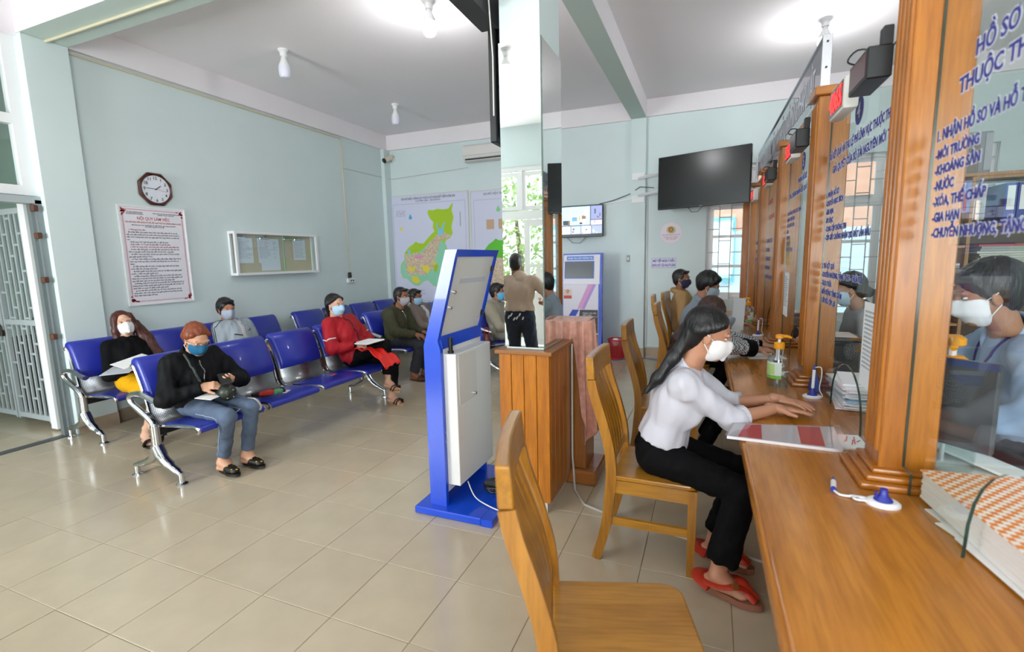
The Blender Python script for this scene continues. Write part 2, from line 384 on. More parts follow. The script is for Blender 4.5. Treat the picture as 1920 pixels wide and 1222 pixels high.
# ---- neighbouring building and trees outdoors
def outdoor():
    o = thing('neighbour_building', 'salmon and white building outside the barred windows', 'building', (4, 10.2, 0))
    b = MB(); b.box(-1, 9, 10.2, 10.4, 0, 2.0); b.build('lower_wall', M('pale_blue_wall', '#c9dbe8', .8), o)
    b = MB(); b.box(-1, 9, 10.2, 10.4, 2.0, 6); b.build('upper_wall', M('salmon_wall', '#d9a58e', .8, var=.15, vscale=3), o)
    for x in (2.2, 3.0, 3.9, 5.6):
        b = MB(); b.box(x, x+.55, 10.12, 10.2, .9, 2.3); s = b.build('shutter', M('cyan_shutter', '#6fb4c0', .6), o)
        b = MB(); b.box(x+.06, x+.49, 10.1, 10.12, 1.0, 2.2); b.build('shutter_panel', M('pale_cyan', '#b9d8dc', .6), s)
    g = MB(); g.box(-30, 30, YB+.3, 40, -.3, -.2); g.box(-30, 30, -40, YF-.3, -.3, -.2)
    struct('ground_outdoors', g, M('pale_concrete', '#c8c6bf', .9))
outdoor()
def tree(x, y, label, h, r, seed):
    rng = random.Random(seed)
    t = thing('tree', label, 'tree', (x, y, -.2), 0, 'trees outside the entrance')
    b = MB(); b.tube([(x, y, -.2), (x+.05, y, h*.4), (x-.05, y+.1, h*.8)], [.1, .07, .03]); b.build('trunk', M('bark', '#7d6f5c', .9), t)
    b = MB()
    for k in range(2600):
        while 1:
            p = Vector((rng.uniform(-1, 1), rng.uniform(-1, 1), rng.uniform(-1, 1)))
            if .35 < p.length < 1: break
        c = Vector((x+p.x*r, y+p.y*r, h*.55+p.z*h*.5))
        d = Vector((rng.gauss(0, 1), rng.gauss(0, 1), rng.gauss(0, .6))).normalized(); e = d.cross(Vector((rng.random(), rng.random(), 1))).normalized()
        s = rng.uniform(.05, .12)
        b.add([c-d*s, c+e*s*.35, c+d*s, c-e*s*.35], [(0, 1, 2, 3)])
    f = b.build('foliage', M('leaves', '#a9bf7a', .6, var=.4, vscale=3), t); f['kind'] = 'stuff'
tree(-1.6, -6.2, 'leafy shrub outside the open entrance, seen in the column mirror', 3.4, 1.2, 1)
tree(-4.6, -8.6, 'taller leafy tree farther outside the entrance', 5.0, 1.5, 2)
# steel grille door folded back into the corridor
def grille():
    g = thing('grille_door', 'grey steel grille door swung open at the left edge', 'door', (XL-.2, 1.02, 0))
    for x0, w in ((XL-.36, 0), (XL-.95, 0), (XL-1.54, 0)):
        b = MB(); x1 = x0-.0; xa = x0-.57
        b.box(x0-.03, x0, 1.0, 1.03, .06, 2.06); b.box(xa, xa+.03, 1.0, 1.03, .06, 2.06)
        for z in (.1, 1.02, 2.04): b.box(xa+.03, x0-.03, 1.001, 1.029, z-.025, z+.025)
        lf = b.build('leaf_frame', m_steel_grey, g)
        xs = [xa+.03+(x0-xa-.06)*k/6 for k in range(1, 6)]
        for x in xs: b = MB(); b.box(x-.012, x+.012, 1.008, 1.022, .1, 2.04); b.build('bar', m_steel_grey, lf)
        allx = [xa+.03]+xs+[x0-.03]
        for k in range(6):
            z = .28+(k % 3)*.1
            while z < 2.0:
                b = MB(); b.box(allx[k], allx[k+1], 1.009, 1.021, z-.01, z+.01); b.build('rung', m_steel_grey, lf); z += .34
    b = MB(); b.box(XL-.34, XL-.24, .985, 1.03, .02, 2.1); b.build('hanging_stile', m_alu, g)
    b = MB(); b.box(XL-.965, XL-.925, .97, .995, .88, .94, .004); b.tube([(XL-.96, .98, .94), (XL-.96, .98, .97), (XL-.945, .98, .985), (XL-.93, .98, .97), (XL-.93, .98, .94)], .005, 6); b.build('padlock', M('dark_brass', '#3c382f', .4, .6), g)
grille()
b = MB(); b.box(XL-1.6, XL-.75, 1.3, 1.6, 0, .8, .01); b.box(XL-1.3, XL-.9, 1.35, 1.58, .8, 1.05, .05); cb = b.build('corridor_cabinet', M('dark_cabinet', '#35302c', .6)); tag(cb, 'dark low cabinet in the corridor behind the grille door', 'cabinet')
# ------------------------------------------------------------------ service counter with posts and glass
TILT = .013
CT = T(2.80, .40, 0) @ Matrix.Rotation(TILT, 4, 'Z')            # counter frame: x across, y along
def cpt(u, y): return CT @ Vector((u, y-.4, 0))
wd_z = wood('varnished_pine_upright', '#b8701b', '#9a5811', 'z', 1.1, .3, .2)
wd_y = wood('varnished_pine_top', '#bf7c2c', '#a0611a', 'y', .8, .25, .4)
wd_x = wood('varnished_pine_cross', '#b8701b', '#9a5811', 'x', 1.1, .3, .3)
m_gl = glassmat('counter_glass', (.95, .98, .965), .07)
m_gle = M('dark_green_glass_edge', '#22382f', .15)
m_blue_ink = M('blue_lettering', '#3b3f93', .6)
m_red_ink = M('red_lettering', '#b5302c', .6)
m_halo = M('white_vinyl', '#dfe0ee', .6)
ctr = thing('service_counter', 'long varnished wooden counter under the glass screens', 'counter', cpt(0, 2), TILT)
v0, v1 = -2.1, 5.35
b = MB(); b.box(-.375, .47, v0, v1, .705, .75, .012, seg=3, mtx=CT); b.build('worktop', wd_y, ctr, 40)
b = MB(); b.box(-.385, -.37, v0, v1, .69, .744, .006, seg=2, mtx=CT); b.build('edge_band', wd_y, ctr, 40)
for k in range(38):
    a = v0+.05+k*.195
    if a+.19 > v1: break
    b = MB(); b.box(.02, .045, a, a+.192, .08, .705, .004, mtx=CT); b.build('front_plank', wd_z, ctr)
b = MB(); b.box(.03, .06, v0+.05, v1-.05, 0, .085, mtx=CT); b.build('plinth', wd_y, ctr)
POSTS = [-.92, .40, 1.72, 3.04, 4.36, 5.45]
names = ['nearest post, rising out of the top of the picture', 'second post, under the near end of the blue sign', 'third post from the camera, beside the patterned jacket woman', 'fourth post from the camera along the counter', 'fifth and farthest post of the counter']
def make_post():
    p = thing('counter_post', 'x', 'post', (0, 0, 0), 0, 'wooden posts standing on the counter')
    w = .15
    b = MB(); b.box(0, w, 0, w, .75, 2.34, .004); b.build('shaft', wd_z, p)
    for k in range(4):
        b = MB(); y = .022+k*.034; b.tube([(0.001, y, .86), (0.001, y, 2.3)], .011, 8); b.build('flute', wd_z, p, 50)
    for e, z0, z1 in ((.062, .75, .772), (.042, .772, .792), (.022, .792, .81)):
        b = MB(); b.box(-e, w+e, -e, w+e, z0, z1, .008, seg=2); b.build('base_moulding', wd_x, p, 40)
    b = MB(); b.box(-.025, w+.025, -.025, w+.025, 2.34, 2.385, .004); b.build('cap', wd_x, p)
    return p
p0 = make_post()
for k, y in enumerate(POSTS[1:]):
    o = p0 if k == 0 else dup(p0)
    o.location = cpt(0, y); o.rotation_euler = (0, 0, TILT); o['label'] = 'varnished wooden post: ' + names[k]
# end board by the window
b = MB(); b.box(2.655, 2.735, 5.88, 5.985, .0, 2.2, .004); e = b.build('end_board', wd_z); tag(e, 'plain darker wooden upright against the barred window', 'board')
# ---- glass screens
UG = .062
def screen(ya, yb, arches, label, z1=2.25):
    g = thing('glass_screen', label, 'glass screen', cpt(UG, (ya+yb)/2)+Vector((0, 0, .75)), TILT, 'glass screens between the posts')
    poly = [(ya-.4, .82), (ya+.064-.4, .82), (ya+.064-.4, .752)]
    for c, hw, h in arches:
        poly += [(c-hw-.4, .752)]+[(c-.4-hw*math.cos(PI*k/14), .752+h*math.sin(PI*k/14)**.8) for k in range(1, 14)]+[(c+hw-.4, .752)]
    poly += [(yb-.064-.4, .752), (yb-.064-.4, .82), (yb-.4, .82), (yb-.4, z1), (ya-.4, z1)]
    b = MB(); b.prism(poly, 0, UG, UG+.008, mtx=CT)
    for k in range(2, len(b.m)):
        i = k-2; b.m[k] = 0 if poly[i][1] == .752 and poly[(i+1) % len(poly)][1] == .752 else 1
    b.build('pane', [m_gl, m_gle], g)
    return g
GA = screen(-.92+.152, .398, [(-.24, .235, .30)], 'nearest glass screen with blurred blue lettering, right edge of the picture')
GB = screen(.552, 1.718, [(1.1, .25, .25)], 'glass screen numbered four with blue lettering')
GC = screen(1.872, 3.038, [(2.37, .25, .25)], 'glass screen numbered five with blue lettering')
GD = screen(3.192, 4.358, [(3.75, .25, .25)], 'glass screen with red heading lettering')
GE = screen(4.512, 5.448, [(5.0, .25, .25)], 'farthest glass screen at the end of the counter')
def gl(u, y, z): 
    p = cpt(u, y); return frame((p.x, p.y, z), (math.sin(TILT), -math.cos(TILT), 0), (0, 0, 1))
def words(scr, y, z, body, size, width=None, mat=None, lines=1.25, halo=True):
    mat = mat or m_blue_ink
    if halo: text('lettering_outline', body, size, gl(UG-.001, y, z), m_halo, scr, lines=lines, bold=.0045*size/.05, ext=.0002, width=None if not width else width*1.004)
    text('lettering', body, size, gl(UG-.0022, y, z), mat, scr, lines=lines, bold=.0012, ext=.0003, width=width)
def badge(scr, y, z, r, ch):
    b = MB(); b.lathe([(r, 0), (r, .001)], 28, mtx=gl(UG-.001, y, z)); b.build('number_badge', m_blue_ink, scr)
    text('badge_number', ch, r*1.5, gl(UG-.0035, y, z-r*.52), m_halo, scr, align='CENTER', ext=.0003, bold=.002)
# screen A
words(GA, .18, 1.985, 'HỒ SƠ ĐẤT ĐAI VÀ MÔI TRƯỜNG', .055, .95)
words(GA, .25, 1.915, 'THUỘC THẨM QUYỀN GIẢI QUYẾT', .055, .95)
words(GA, .36, 1.815, '1. NHẬN HỒ SƠ VÀ HỖ TRỢ NHẬN CÔNG DÂN', .042, .8)
for k, s in enumerate(('-MÔI TRƯỜNG', '-KHOÁNG SẢN', '-NƯỚC', '-XÓA, THẾ CHẤP', '-GIA HẠN', '-CHUYỂN NHƯỢNG, TẶNG CHO')):
    words(GA, .355-.004*k, 1.765-.044*k, s, .036)
# screen B
badge(GB, 1.185, 2.12, .06, '4')
words(GB, 1.695, 1.99, 'TRẢ KẾT QUẢ VÀ THU LỆ PHÍ LĨNH VỰC THUỘC THẨM QUYỀN', .05, 1.12)
words(GB, 1.60, 1.915, 'GIẢI QUYẾT CỦA SỞ TÀI NGUYÊN MÔI TRƯỜNG', .05, 1.0)
for k, s in enumerate(('1. NHẬN HỒ SƠ', '-CHUYỂN MỤC ĐÍCH', '-GIA HẠN', '-ĐO ĐẠC', '-CUNG CẤP THÔNG TIN', '-CẤP GIẤY CHỨNG NHẬN QSD ĐẤT LẦN ĐẦU')):
    words(GB, 1.705-.008*k, 1.80-.045*k, s, .036)
for k, s in enumerate(('2. TRẢ KẾT QUẢ', '-CHUYỂN NHƯỢNG, TẶNG CHO - THỪA KẾ', '-TÁCH THỬA', '-BIẾN ĐỘNG TĂNG GIẢM', '-CẤP ĐỔI, CẤP LẠI')):
    words(GB, 1.70-.008*k, 1.425-.046*k, s, .036)
# screen C
badge(GC, 2.45, 2.125, .06, '5')
words(GC, 2.62, 2.0, 'NHẬN HỒ SƠ', .05); words(GC, 2.98, 1.925, 'THU, CHỨNG NHẬN KẾT QUẢ VÀ VĂN BẢN', .045, 1.0)
for k, s in enumerate(('-CHUYỂN MỤC ĐÍCH, TÁCH THỬA', '-ĐĂNG KÝ ĐẤT ĐAI', '-THẾ CHẤP VÀ XÓA', '-XÓA', '-GIA HẠN', '-CUNG CẤP', '-CẤP ĐỔI, CẤP LẠI')): words(GC, 3.02, 1.80-.046*k, s, .036, halo=False)
words(GD, 4.3, 2.0, 'TRẢ HỒ SƠ', .06, mat=m_red_ink, halo=False); words(GD, 4.25, 1.85, 'CÁC LĨNH VỰC', .06, mat=m_red_ink, halo=False)
for k, s in enumerate(('-TƯ PHÁP, HỘ TỊCH', '-XÂY DỰNG', '-CHỨNG THỰC', '-KINH DOANH', '-LAO ĐỘNG, GIÁO DỤC')): words(GD, 4.34, 1.62-.09*k, s, .05, halo=False)
for k, s in enumerate(('-NHẬN HỒ SƠ', '-TRẢ KẾT QUẢ', '-HƯỚNG DẪN')): words(GE, 5.4, 1.62-.1*k, s, .05, halo=False)
# papers taped on the glass
def sheet(scr, y, z, w, h, color='#e8ebee'):
    b = MB(); b.box(UG-.002, UG-.001, y-.4-w, y-.4, z, z+h, mtx=CT); b.build('taped_sheet', M('sheet_'+color, color, .8), scr)
    text('sheet_text', '\n'.join(['xxxx xxxxx xxxx xxx xxxxx xxxxx'.replace('x', random.choice('nmuo'))[:random.randint(18, 30)] for _ in range(14)]), h*.05, gl(UG-.003, y-w*.08, z+h*.88), M('grey_print', '#8d94a0', .8), scr, ext=.0001, width=w*.85)
sheet(GC, 3.0, 1.02, .21, .34); sheet(GC, 2.99, 1.42, .17, .2, '#c9b06a')
sheet(GB, .9, .97, .25, .34)
# ---- blue sign board lying along the post tops
sg = thing('sign_board', 'long dark blue sign board with white lettering on top of the posts', 'sign', cpt(.08, 4)+Vector((0, 0, 2.386)), TILT)
sa, sb_ = 2.02, 5.75
b = MB(); b.box(.06, .085, sa-.4, sb_-.4, 2.40, 2.735, mtx=CT); b.build('sign_face', M('navy_sign', '#25264d', .12, coat=.6), sg)
b = MB(); b.box(.05, .1, sa-.405, sb_-.395, 2.386, 2.40, .002, mtx=CT); b.box(.05, .1, sa-.405, sb_-.395, 2.735, 2.75, .002, mtx=CT); b.box(.05, .1, sa-.416, sa-.401, 2.386, 2.75, .002, mtx=CT); b.box(.05, .1, sb_-.399, sb_-.385, 2.386, 2.75, .002, mtx=CT)
fr = b.build('sign_frame', M('bright_aluminium', '#dcdde2', .25, .7), sg)
for z in (2.43, 2.57, 2.71): b = MB(); b.tube([(.075, sa-.418, z), (.075, sa-.421, z)], .006, 8, mtx=CT); b.build('screw', m_dark2, fr)
text('sign_lettering', 'NHANH GỌN, CHÍNH XÁC, TẬN TÌNH, HIỆU QUẢ, ĐÚNG PHÁP LUẬT', .235, gl(.058, sb_-.12, 2.475), M('white_letters', '#e4e4ec', .5), sg, ext=.001, width=3.4)
# ---- number displays and black display boxes on the screens
def led(y, z, digits, label, s=1.0):
    o = thing('number_display', label, 'display', cpt(-.03, y)+Vector((0, 0, z)), TILT, 'red number displays over the counter')
    a = y-.4; w, h = .235*s, .105*s
    b = MB(); b.box(-.055, .0, a-w/2, a+w/2, z-h/2-.012, z+h/2+.012, .012, mtx=CT, seg=2); b.build('housing', M('white_plastic', '#e4e2de', .4), o, 40)
    b = MB(); b.box(-.0565, -.055, a-w/2+.012, a+w/2-.012, z-h/2, z+h/2, mtx=CT); b.build('display_window', M('dark_display', '#2a1416', .2), o)
    text('digits', digits, h*1.15, gl(-.059, y+w/2-.02, z-h*.4), M('red_led', '#ff2a2a', .5, emit=1.8), o, width=w-.04, ext=.0005, bold=.0005)
    b = MB(); b.tube([(-.02, a+w/4, z+h/2+.01), (-.02, a+w/4, z+h/2+.03), (.0, a+w/4, z+h/2+.035), (.06, a+w/4, z+h/2+.03)], .008, 8, mtx=CT); b.build('bracket_knob', M('white_plastic', '#e4e2de', .4), o)
led(1.055, 2.14, '4065', 'red number display reading 4065 beside the badge four')
led(2.30, 2.17, '5056', 'red number display beside the badge five')
led(3.62, 2.17, '6021', 'red number display before the fourth post', 1)
led(4.85, 2.17, '7014', 'farthest red number display on the counter', 1)
def dbox(y, z, label):
    o = thing('display_box', label, 'display', cpt(-.04, y)+Vector((0, 0, z)), TILT, 'black display boxes over the counter')
    a = y-.4; w, h = .21, .10
    b = MB(); b.box(-.082, -.012, a-w/2, a+w/2, z-h/2, z+h/2, .004, mtx=CT); b.build('housing', m_dark, o)
    b = MB(); b.box(-.0835, -.082, a-w/2+.012, a+w/2-.012, z-h/2+.012, z+h/2-.012, mtx=CT); b.build('display_window', M('maroon_display', '#5d3b3e', .25), o)
    b = MB(); b.tube(smoothline([(-.04, a-.05, z+h/2), (-.09, a-.02, z+h/2+.02), (-.1, a+.06, z+h/2+.012), (-.05, a+.1, z+h/2+.012), (-.02, a-.04, z+h/2+.02)], 4), .003, 6, mtx=CT); b.build('cable', m_dark, o, 60)
    b = MB(); b.box(-.04, -.012, a-w/2+.01, a-w/2+.05, z+h/2, z+h/2+.06, .003, mtx=CT); b.build('bracket', m_dark2, o)
dbox(.635, 2.112, 'black display box with maroon window near the nearest post')
dbox(1.95, 2.16, 'black display box behind the second post')
dbox(3.28, 2.16, 'black display box behind the third post')
# ------------------------------------------------------------------ column with mirrors, wooden plinth and television
m_mirror = M('mirror', '#eef3f1', .0, 1.0)
m_chrome = M('chrome', '#d4d6d8', .12, 1.0)
m_paper = M('paper', '#f1f1ef', .8)
col = link('column', None); col.location = (1.30, 1.38, 0); col['kind'] = 'structure'; col['label'] = 'square column faced with mirrors above a wooden plinth'
b = MB(); b.box(1.165, 1.395, 1.16, 1.52, 0, ZBM); b.build('shaft', m_wall, col)
def mirror(x0, x1, y0, y1, z0, z1):
    b = MB(); b.box(x0, x1, y0, y1, z0, z1); b.build('mirror_panel', m_mirror, col)
for z0, z1 in ((1.0, 1.78), (1.782, 2.675)):
    mirror(1.16, 1.40, 1.15, 1.156, z0, z1); mirror(1.399, 1.405, 1.157, 1.52, z0, z1)
b = MB(); b.box(1.4005, 1.407, 1.148, 1.1565, 1.0, 2.675); b.build('mirror_edge', M('mirror_edge', '#5e6f6b', .2), col)
pd = thing('column_plinth', 'orange-brown wooden box of vertical planks around the foot of the column', 'plinth', (1.3, 1.35, 0))
px0, px1, py0, py1 = 1.135, 1.445, 1.105, 1.545
for k in range(4):
    w = (px1-px0)/4; b = MB(); b.box(px0+k*w+.0015, px0+(k+1)*w-.0015, py0, py0+.02, .08, .965, .002); b.build('plank', wd_z, pd)
for k in range(5):
    w = (py1-py0-.022)/5; b = MB(); b.box(px1-.02, px1, py0+.022+k*w+.0015, py0+.022+(k+1)*w-.0015, .08, .965, .002); b.build('plank', wd_z, pd)
b = MB(); b.box(px0-.02, px1+.02, py0-.02, py1, .965, .99, .006, seg=2); b.build('top_moulding', M('dark_wood_cap', '#8d5a2c', .35), pd)
b = MB(); b.box(px0+.03, px1-.03, py0+.03, py1-.01, 0, .08); b.build('plinth_foot', M('pale_plinth', '#c7c0b2', .5), pd)
# wooden rostrum behind the column with pink cloth over it
ro = thing('rostrum', 'wooden rostrum panel on a heavy base block behind the column', 'rostrum', (1.4, 1.8, 0))
b = MB(); b.box(1.28, 1.535, 1.61, 1.85, .095, 1.09, .005); b.build('panel', wood('rostrum_wood', '#a8692f', '#8d5422', 'z'), ro)
b = MB(); b.box(1.25, 1.61, 1.56, 1.9, 0, .095, .01); b.build('base_block', wood('rostrum_wood_x', '#a8692f', '#8d5422', 'x'), ro)
b = MB(); b.tube([(1.456, 1.5525, .96), (1.456, 1.5525, .2), (1.462, 1.5525, .13), (1.47, 1.54, .05), (1.5, 1.45, .012), (1.6, 1.3, .006), (1.75, 1.24, .006), (2.2, 1.13, .006), (2.55, 1.05, .006)], .007, 6)
tag(b.build('power_cable', M('pale_grey_cable', '#b9b7b0', .6), None, 60), 'pale grey cable running down the plinth and across the floor', 'cable')
def cloth():
    # folded cloth: a grid draped over the top edge, long tail on the +x side
    nu, nv = 56, 50; V = []; F = []
    for i in range(nu+1):
        u = i/nu; s_ = 1.27+u*.40                     # position along the ridge; past 1.545 it turns the corner
        if s_ < 1.545: bx_, by_ = s_, 1.592
        else: bx_, by_ = 1.548+.02*math.sin((s_-1.545)*20), 1.592+(s_-1.545)*1.2
        amp = .007 if s_ < 1.46 else .02
        L = .16+.02*math.sin(u*9) if s_ < 1.45 else .16+.62*min(1, (s_-1.45)/.07)-.25*max(0, (s_-1.6)/.07)
        L += .05*math.sin(u*23)
        for j in range(nv+1):
            v = j/nv
            if v < .22:                                    # lying over the top, then down the back
                t = v/.22; y = 1.86-t*.265; x = min(s_, 1.55); z = 1.10+.012*math.sin(u*26)*(1-abs(2*t-1))+.004
            else:
                t = (v-.22)/.78; k = amp*(.3+t)*math.sin(u*34+1.2*t)
                x = bx_+(k+.012*t if s_ > 1.5 else .3*k)+.05*t*(s_ > 1.46)*(u-.3); y = by_-k-(.02*t if s_ > 1.46 else 0); z = 1.10-t*L
            V.append((x, y, z))
    for i in range(nu):
        for j in range(nv): a = i*(nv+1)+j; F.append((a, a+1, a+nv+2, a+nv+1))
    b = MB(); b.add(V, F)
    m = M('pink_damask', '#d0937f', .45, sheen=.3, var=.22, vscale=26, bump=.25, bscale=40)
    o = b.build('draped_cloth', m, None, 60); tag(o, 'pink patterned cloth draped over the rostrum', 'cloth')
    md = o.modifiers.new('thick', 'SOLIDIFY'); md.thickness = .006
cloth()
# television hung on the column, seen from behind and edge on
tv = thing('column_television', 'black television on the column seen edge-on from behind', 'television', (1.0, 1.5, 2.2))
b = MB(); b.box(1.03, 1.075, 1.30, 2.25, 2.2, 3.1, .006, mtx=None); b.build('screen_panel', m_dark, tv)
b = MB(); b.box(1.075, 1.10, 1.34, 2.2, 2.24, 3.05, .01); b.build('back_cover', m_dark2, tv)
b = MB(); b.prism([(.86, 3.15), (.86, 2.87), (.90, 2.83), (1.32, 2.83), (1.32, 3.15)], 0, .985, 1.10); b.build('speaker_housing', M('charcoal_plastic', '#3a3a3d', .5), tv)
for z, y in ((2.92, .93), (2.88, 1.05), (2.95, 1.12)): b = MB(); b.tube([(1.1, y, z), (1.103, y, z)], .008, 8); b.build('screw', m_dark, tv)
b = MB(); b.box(1.10, 1.165, 1.36, 1.48, 2.5, 2.95); b.build('wall_bracket', m_dark2, tv)
b = MB(); b.tube([(1.12, 1.14, 3.2), (1.12, 1.12, 2.95), (1.135, 1.13, 2.6), (1.13, 1.135, 2.3)], .004, 6); b.build('cord', M('white_cord', '#d8d6cf', .6), tv)
# ------------------------------------------------------------------ left wall furniture
# clock
ck = thing('wall_clock', 'octagonal dark wooden wall clock showing about a quarter to two', 'clock', (XL, 1.968, 2.311))
F0 = FL(XL+.002, 1.968, 2.311)
prof = []
for k in range(8):
    a = PI/8+k*PI/4; a0 = a-PI/4
    for t in range(7):
        aa = a0+(PI/4)*t/7; rr = .176-.012*math.sin(PI*t/7); prof.append((rr*math.cos(aa), rr*math.sin(aa)))
b = MB(); n = len(prof)
V = [(x, y, 0) for x, y in prof]+[(x, y, .02) for x, y in prof]+[(x*.93, y*.93, .032) for x, y in prof]+[(.138*math.cos(math.atan2(y, x)), .138*math.sin(math.atan2(y, x)), .022) for x, y in prof]
Fc = [(q*n+i, q*n+(i+1) % n, (q+1)*n+(i+1) % n, (q+1)*n+i) for q in range(3) for i in range(n)]
b.add(V, Fc, mtx=F0); b.build('clock_case', M('dark_mahogany', '#46180f', .25, coat=.4), ck, 30)
b = MB(); b.lathe([(.14, 0), (.14, .018)], 40, mtx=F0); b.build('dial', M('dial_white', '#e3e6f0', .5), ck)
for h in range(1, 13):
    a = PI/2-h*PI/6; text('numeral', str(h), .043, F0 @ T(.112*math.cos(a), .112*math.sin(a)-.015, .0195), m_dark, ck, align='CENTER', ext=.0003, bold=.0006)
def hand(ang, L, w, m, z):
    b = MB(); b.box(-.012, L, -w, w, z, z+.001, mtx=F0 @ Matrix.Rotation(ang, 4, 'Z')); b.build('clock_hand', m, ck)
hand(PI/2-1.75*PI/6, .062, .0035, m_dark, .021); hand(PI/2-45.5*PI/30, .095, .0028, m_dark, .0225); hand(PI/2-17*PI/30, .105, .0009, M('red_hand', '#bb3333', .5), .024)
b = MB(); b.lathe([(.006, .02), (.006, .027)], 12, mtx=F0); b.build('hub', m_dark, ck)
# rules board
def board():
    y0, y1, z0, z1 = 1.594, 2.229, 1.14, 2.113
    o = thing('rules_board', 'white notice board of office rules with red title below the clock', 'notice board', (XL, (y0+y1)/2, z0))
    b = MB(); b.box(XL+.003, XL+.018, y0, y1, z0, z1); b.build('board', M('board_white', '#e6e4ec', .5), o)
    b = MB(); t = .014
    b.box(XL+.001, XL+.026, y0-t, y0, z0-t, z1+t); b.box(XL+.001, XL+.026, y1, y1+t, z0-t, z1+t); b.box(XL+.002, XL+.025, y0, y1, z0-t, z0); b.box(XL+.002, XL+.025, y0, y1, z1, z1+t)
    b.build('board_frame', m_alu, o)
    X = XL+.0185; R = m_red_ink; K = M('dark_ink', '#3b3148', .7); RB = M('red_border', '#c4454a', .6)
    b = MB()
    for e, w in ((.022, .003), (.03, .0015)):
        b.box(X, X+.0006, y0+e, y0+e+w, z0+e, z1-e); b.box(X, X+.0006, y1-e-w, y1-e, z0+e, z1-e); b.box(X, X+.0006, y0+e+w, y1-e-w, z0+e, z0+e+w); b.box(X, X+.0006, y0+e+w, y1-e-w, z1-e-w, z1-e)
    b.build('printed_border', RB, o)
    rng = random.Random(5)
    for cy, cz, sy, sz in ((y0, z0, 1, 1), (y1, z0, -1, 1), (y0, z1, 1, -1), (y1, z1, -1, -1)):
        b = MB()
        for k in range(16):
            a, c = rng.uniform(.018, .085), rng.uniform(.018, .085)
            if a+c > .11: a, c = a*.5, c*.6
            b.lathe([(.008, 0), (.008, .0006)], 7, mtx=FL(X+.0003, cy+sy*a, cz+sz*c))
        f = b.build('corner_ornament', R, o); f['kind'] = 'stuff'
    c = (y0+y1)/2
    tx = lambda s, y, z, sz, m, al='LEFT', w=None, ls=1: text('print', s, sz, FL(X+.0004, y, z), m, o, align=al, ext=.0002, width=w, lines=ls, bold=.0003)
    tx('ỦY BAN NHÂN DÂN\nHUYỆN ĐƠN DƯƠNG', y0+.14, z1-.058, .016, K, 'CENTER')
    tx('CỘNG HÒA XÃ HỘI CHỦ NGHĨA VIỆT NAM\nĐộc lập - Tự do - Hạnh phúc', y1-.19, z1-.058, .0135, K, 'CENTER')
    tx('NỘI QUY LÀM VIỆC', c, z1-.125, .043, R, 'CENTER', .32)
    tx('CỦA BỘ PHẬN TIẾP NHẬN VÀ TRẢ KẾT QUẢ THỦ TỤC HÀNH CHÍNH HUYỆN', c, z1-.158, .022, R, 'CENTER', .55)
    tx('(Ban hành kèm theo Quyết định số  /QĐ-UBND ngày  tháng 7 năm 2021\ncủa UBND huyện Đơn Dương)', c, z1-.183, .0145, K, 'CENTER')
    body = ['R    1. Thời gian làm việc:', '   Bộ phận Một cửa huyện thực hiện việc tiếp nhận hồ sơ và trả', 'kết quả giải quyết thủ tục hành chính theo giờ hành chính từ thứ 2', 'đến thứ 6 hàng tuần (trừ các ngày nghỉ theo quy định), cụ thể như', 'sau:', '   - Buổi sáng: Từ 7 giờ 00 phút đến 11 giờ 30 phút;', '   - Buổi chiều: Từ 13 giờ 30 phút đến 17 giờ 00 phút.', 'R    2. Đối với công chức, viên chức làm việc tại Bộ phận Một cửa', '    a) Làm việc đúng giờ, có thái độ văn minh lịch sự, tận tình chu', 'đáo trong giải quyết công việc đối với tổ chức, công dân.', '    b) Nắm vững quy định về thủ tục hành chính (TTHC) và thời', 'gian giải quyết những TTHC.', '    c) Thực hiện nhiệm vụ hướng dẫn, tiếp nhận, thẩm định hồ sơ', 'theo quy trình quy định, trả kết quả đúng hẹn cho tổ chức, cá', 'nhân;', '    d) Viết hướng dẫn tổ chức, cá nhân thực hiện thủ tục hành', 'chính đầy đủ, rõ ràng, chính xác;', '    đ) Giải quyết công việc theo trình tự "Ai đến trước giải quyết', 'trước, ai đến sau giải quyết sau";', '    e) Mặc trang phục, đồng phục (nếu có) và đeo thẻ công chức,', 'bảng tên trong quá trình thực thi nhiệm vụ, thực hiện nghiêm túc', 'quy chế phát ngôn và các quy định khác của pháp luật.', '    f) Không nhận hồ sơ khi hồ sơ chưa đầy đủ. Trường hợp hồ sơ', 'không thuộc thẩm quyền giải quyết thì hướng dẫn để cá nhân, tổ', 'chức đến cơ quan có thẩm quyền giải quyết.', '    g) Có văn bản xin lỗi đến các tổ chức, công dân khi cán bộ,', 'công chức, viên chức tham mưu giải quyết không đúng các quy', 'định hiện hành hoặc trễ hẹn.']
    for k, s in enumerate(body):
        r = s[0] == 'R'; tx(s[1:] if r else s, y0+.042, z1-.232-k*.0245, .0188, R if r else K)
board()
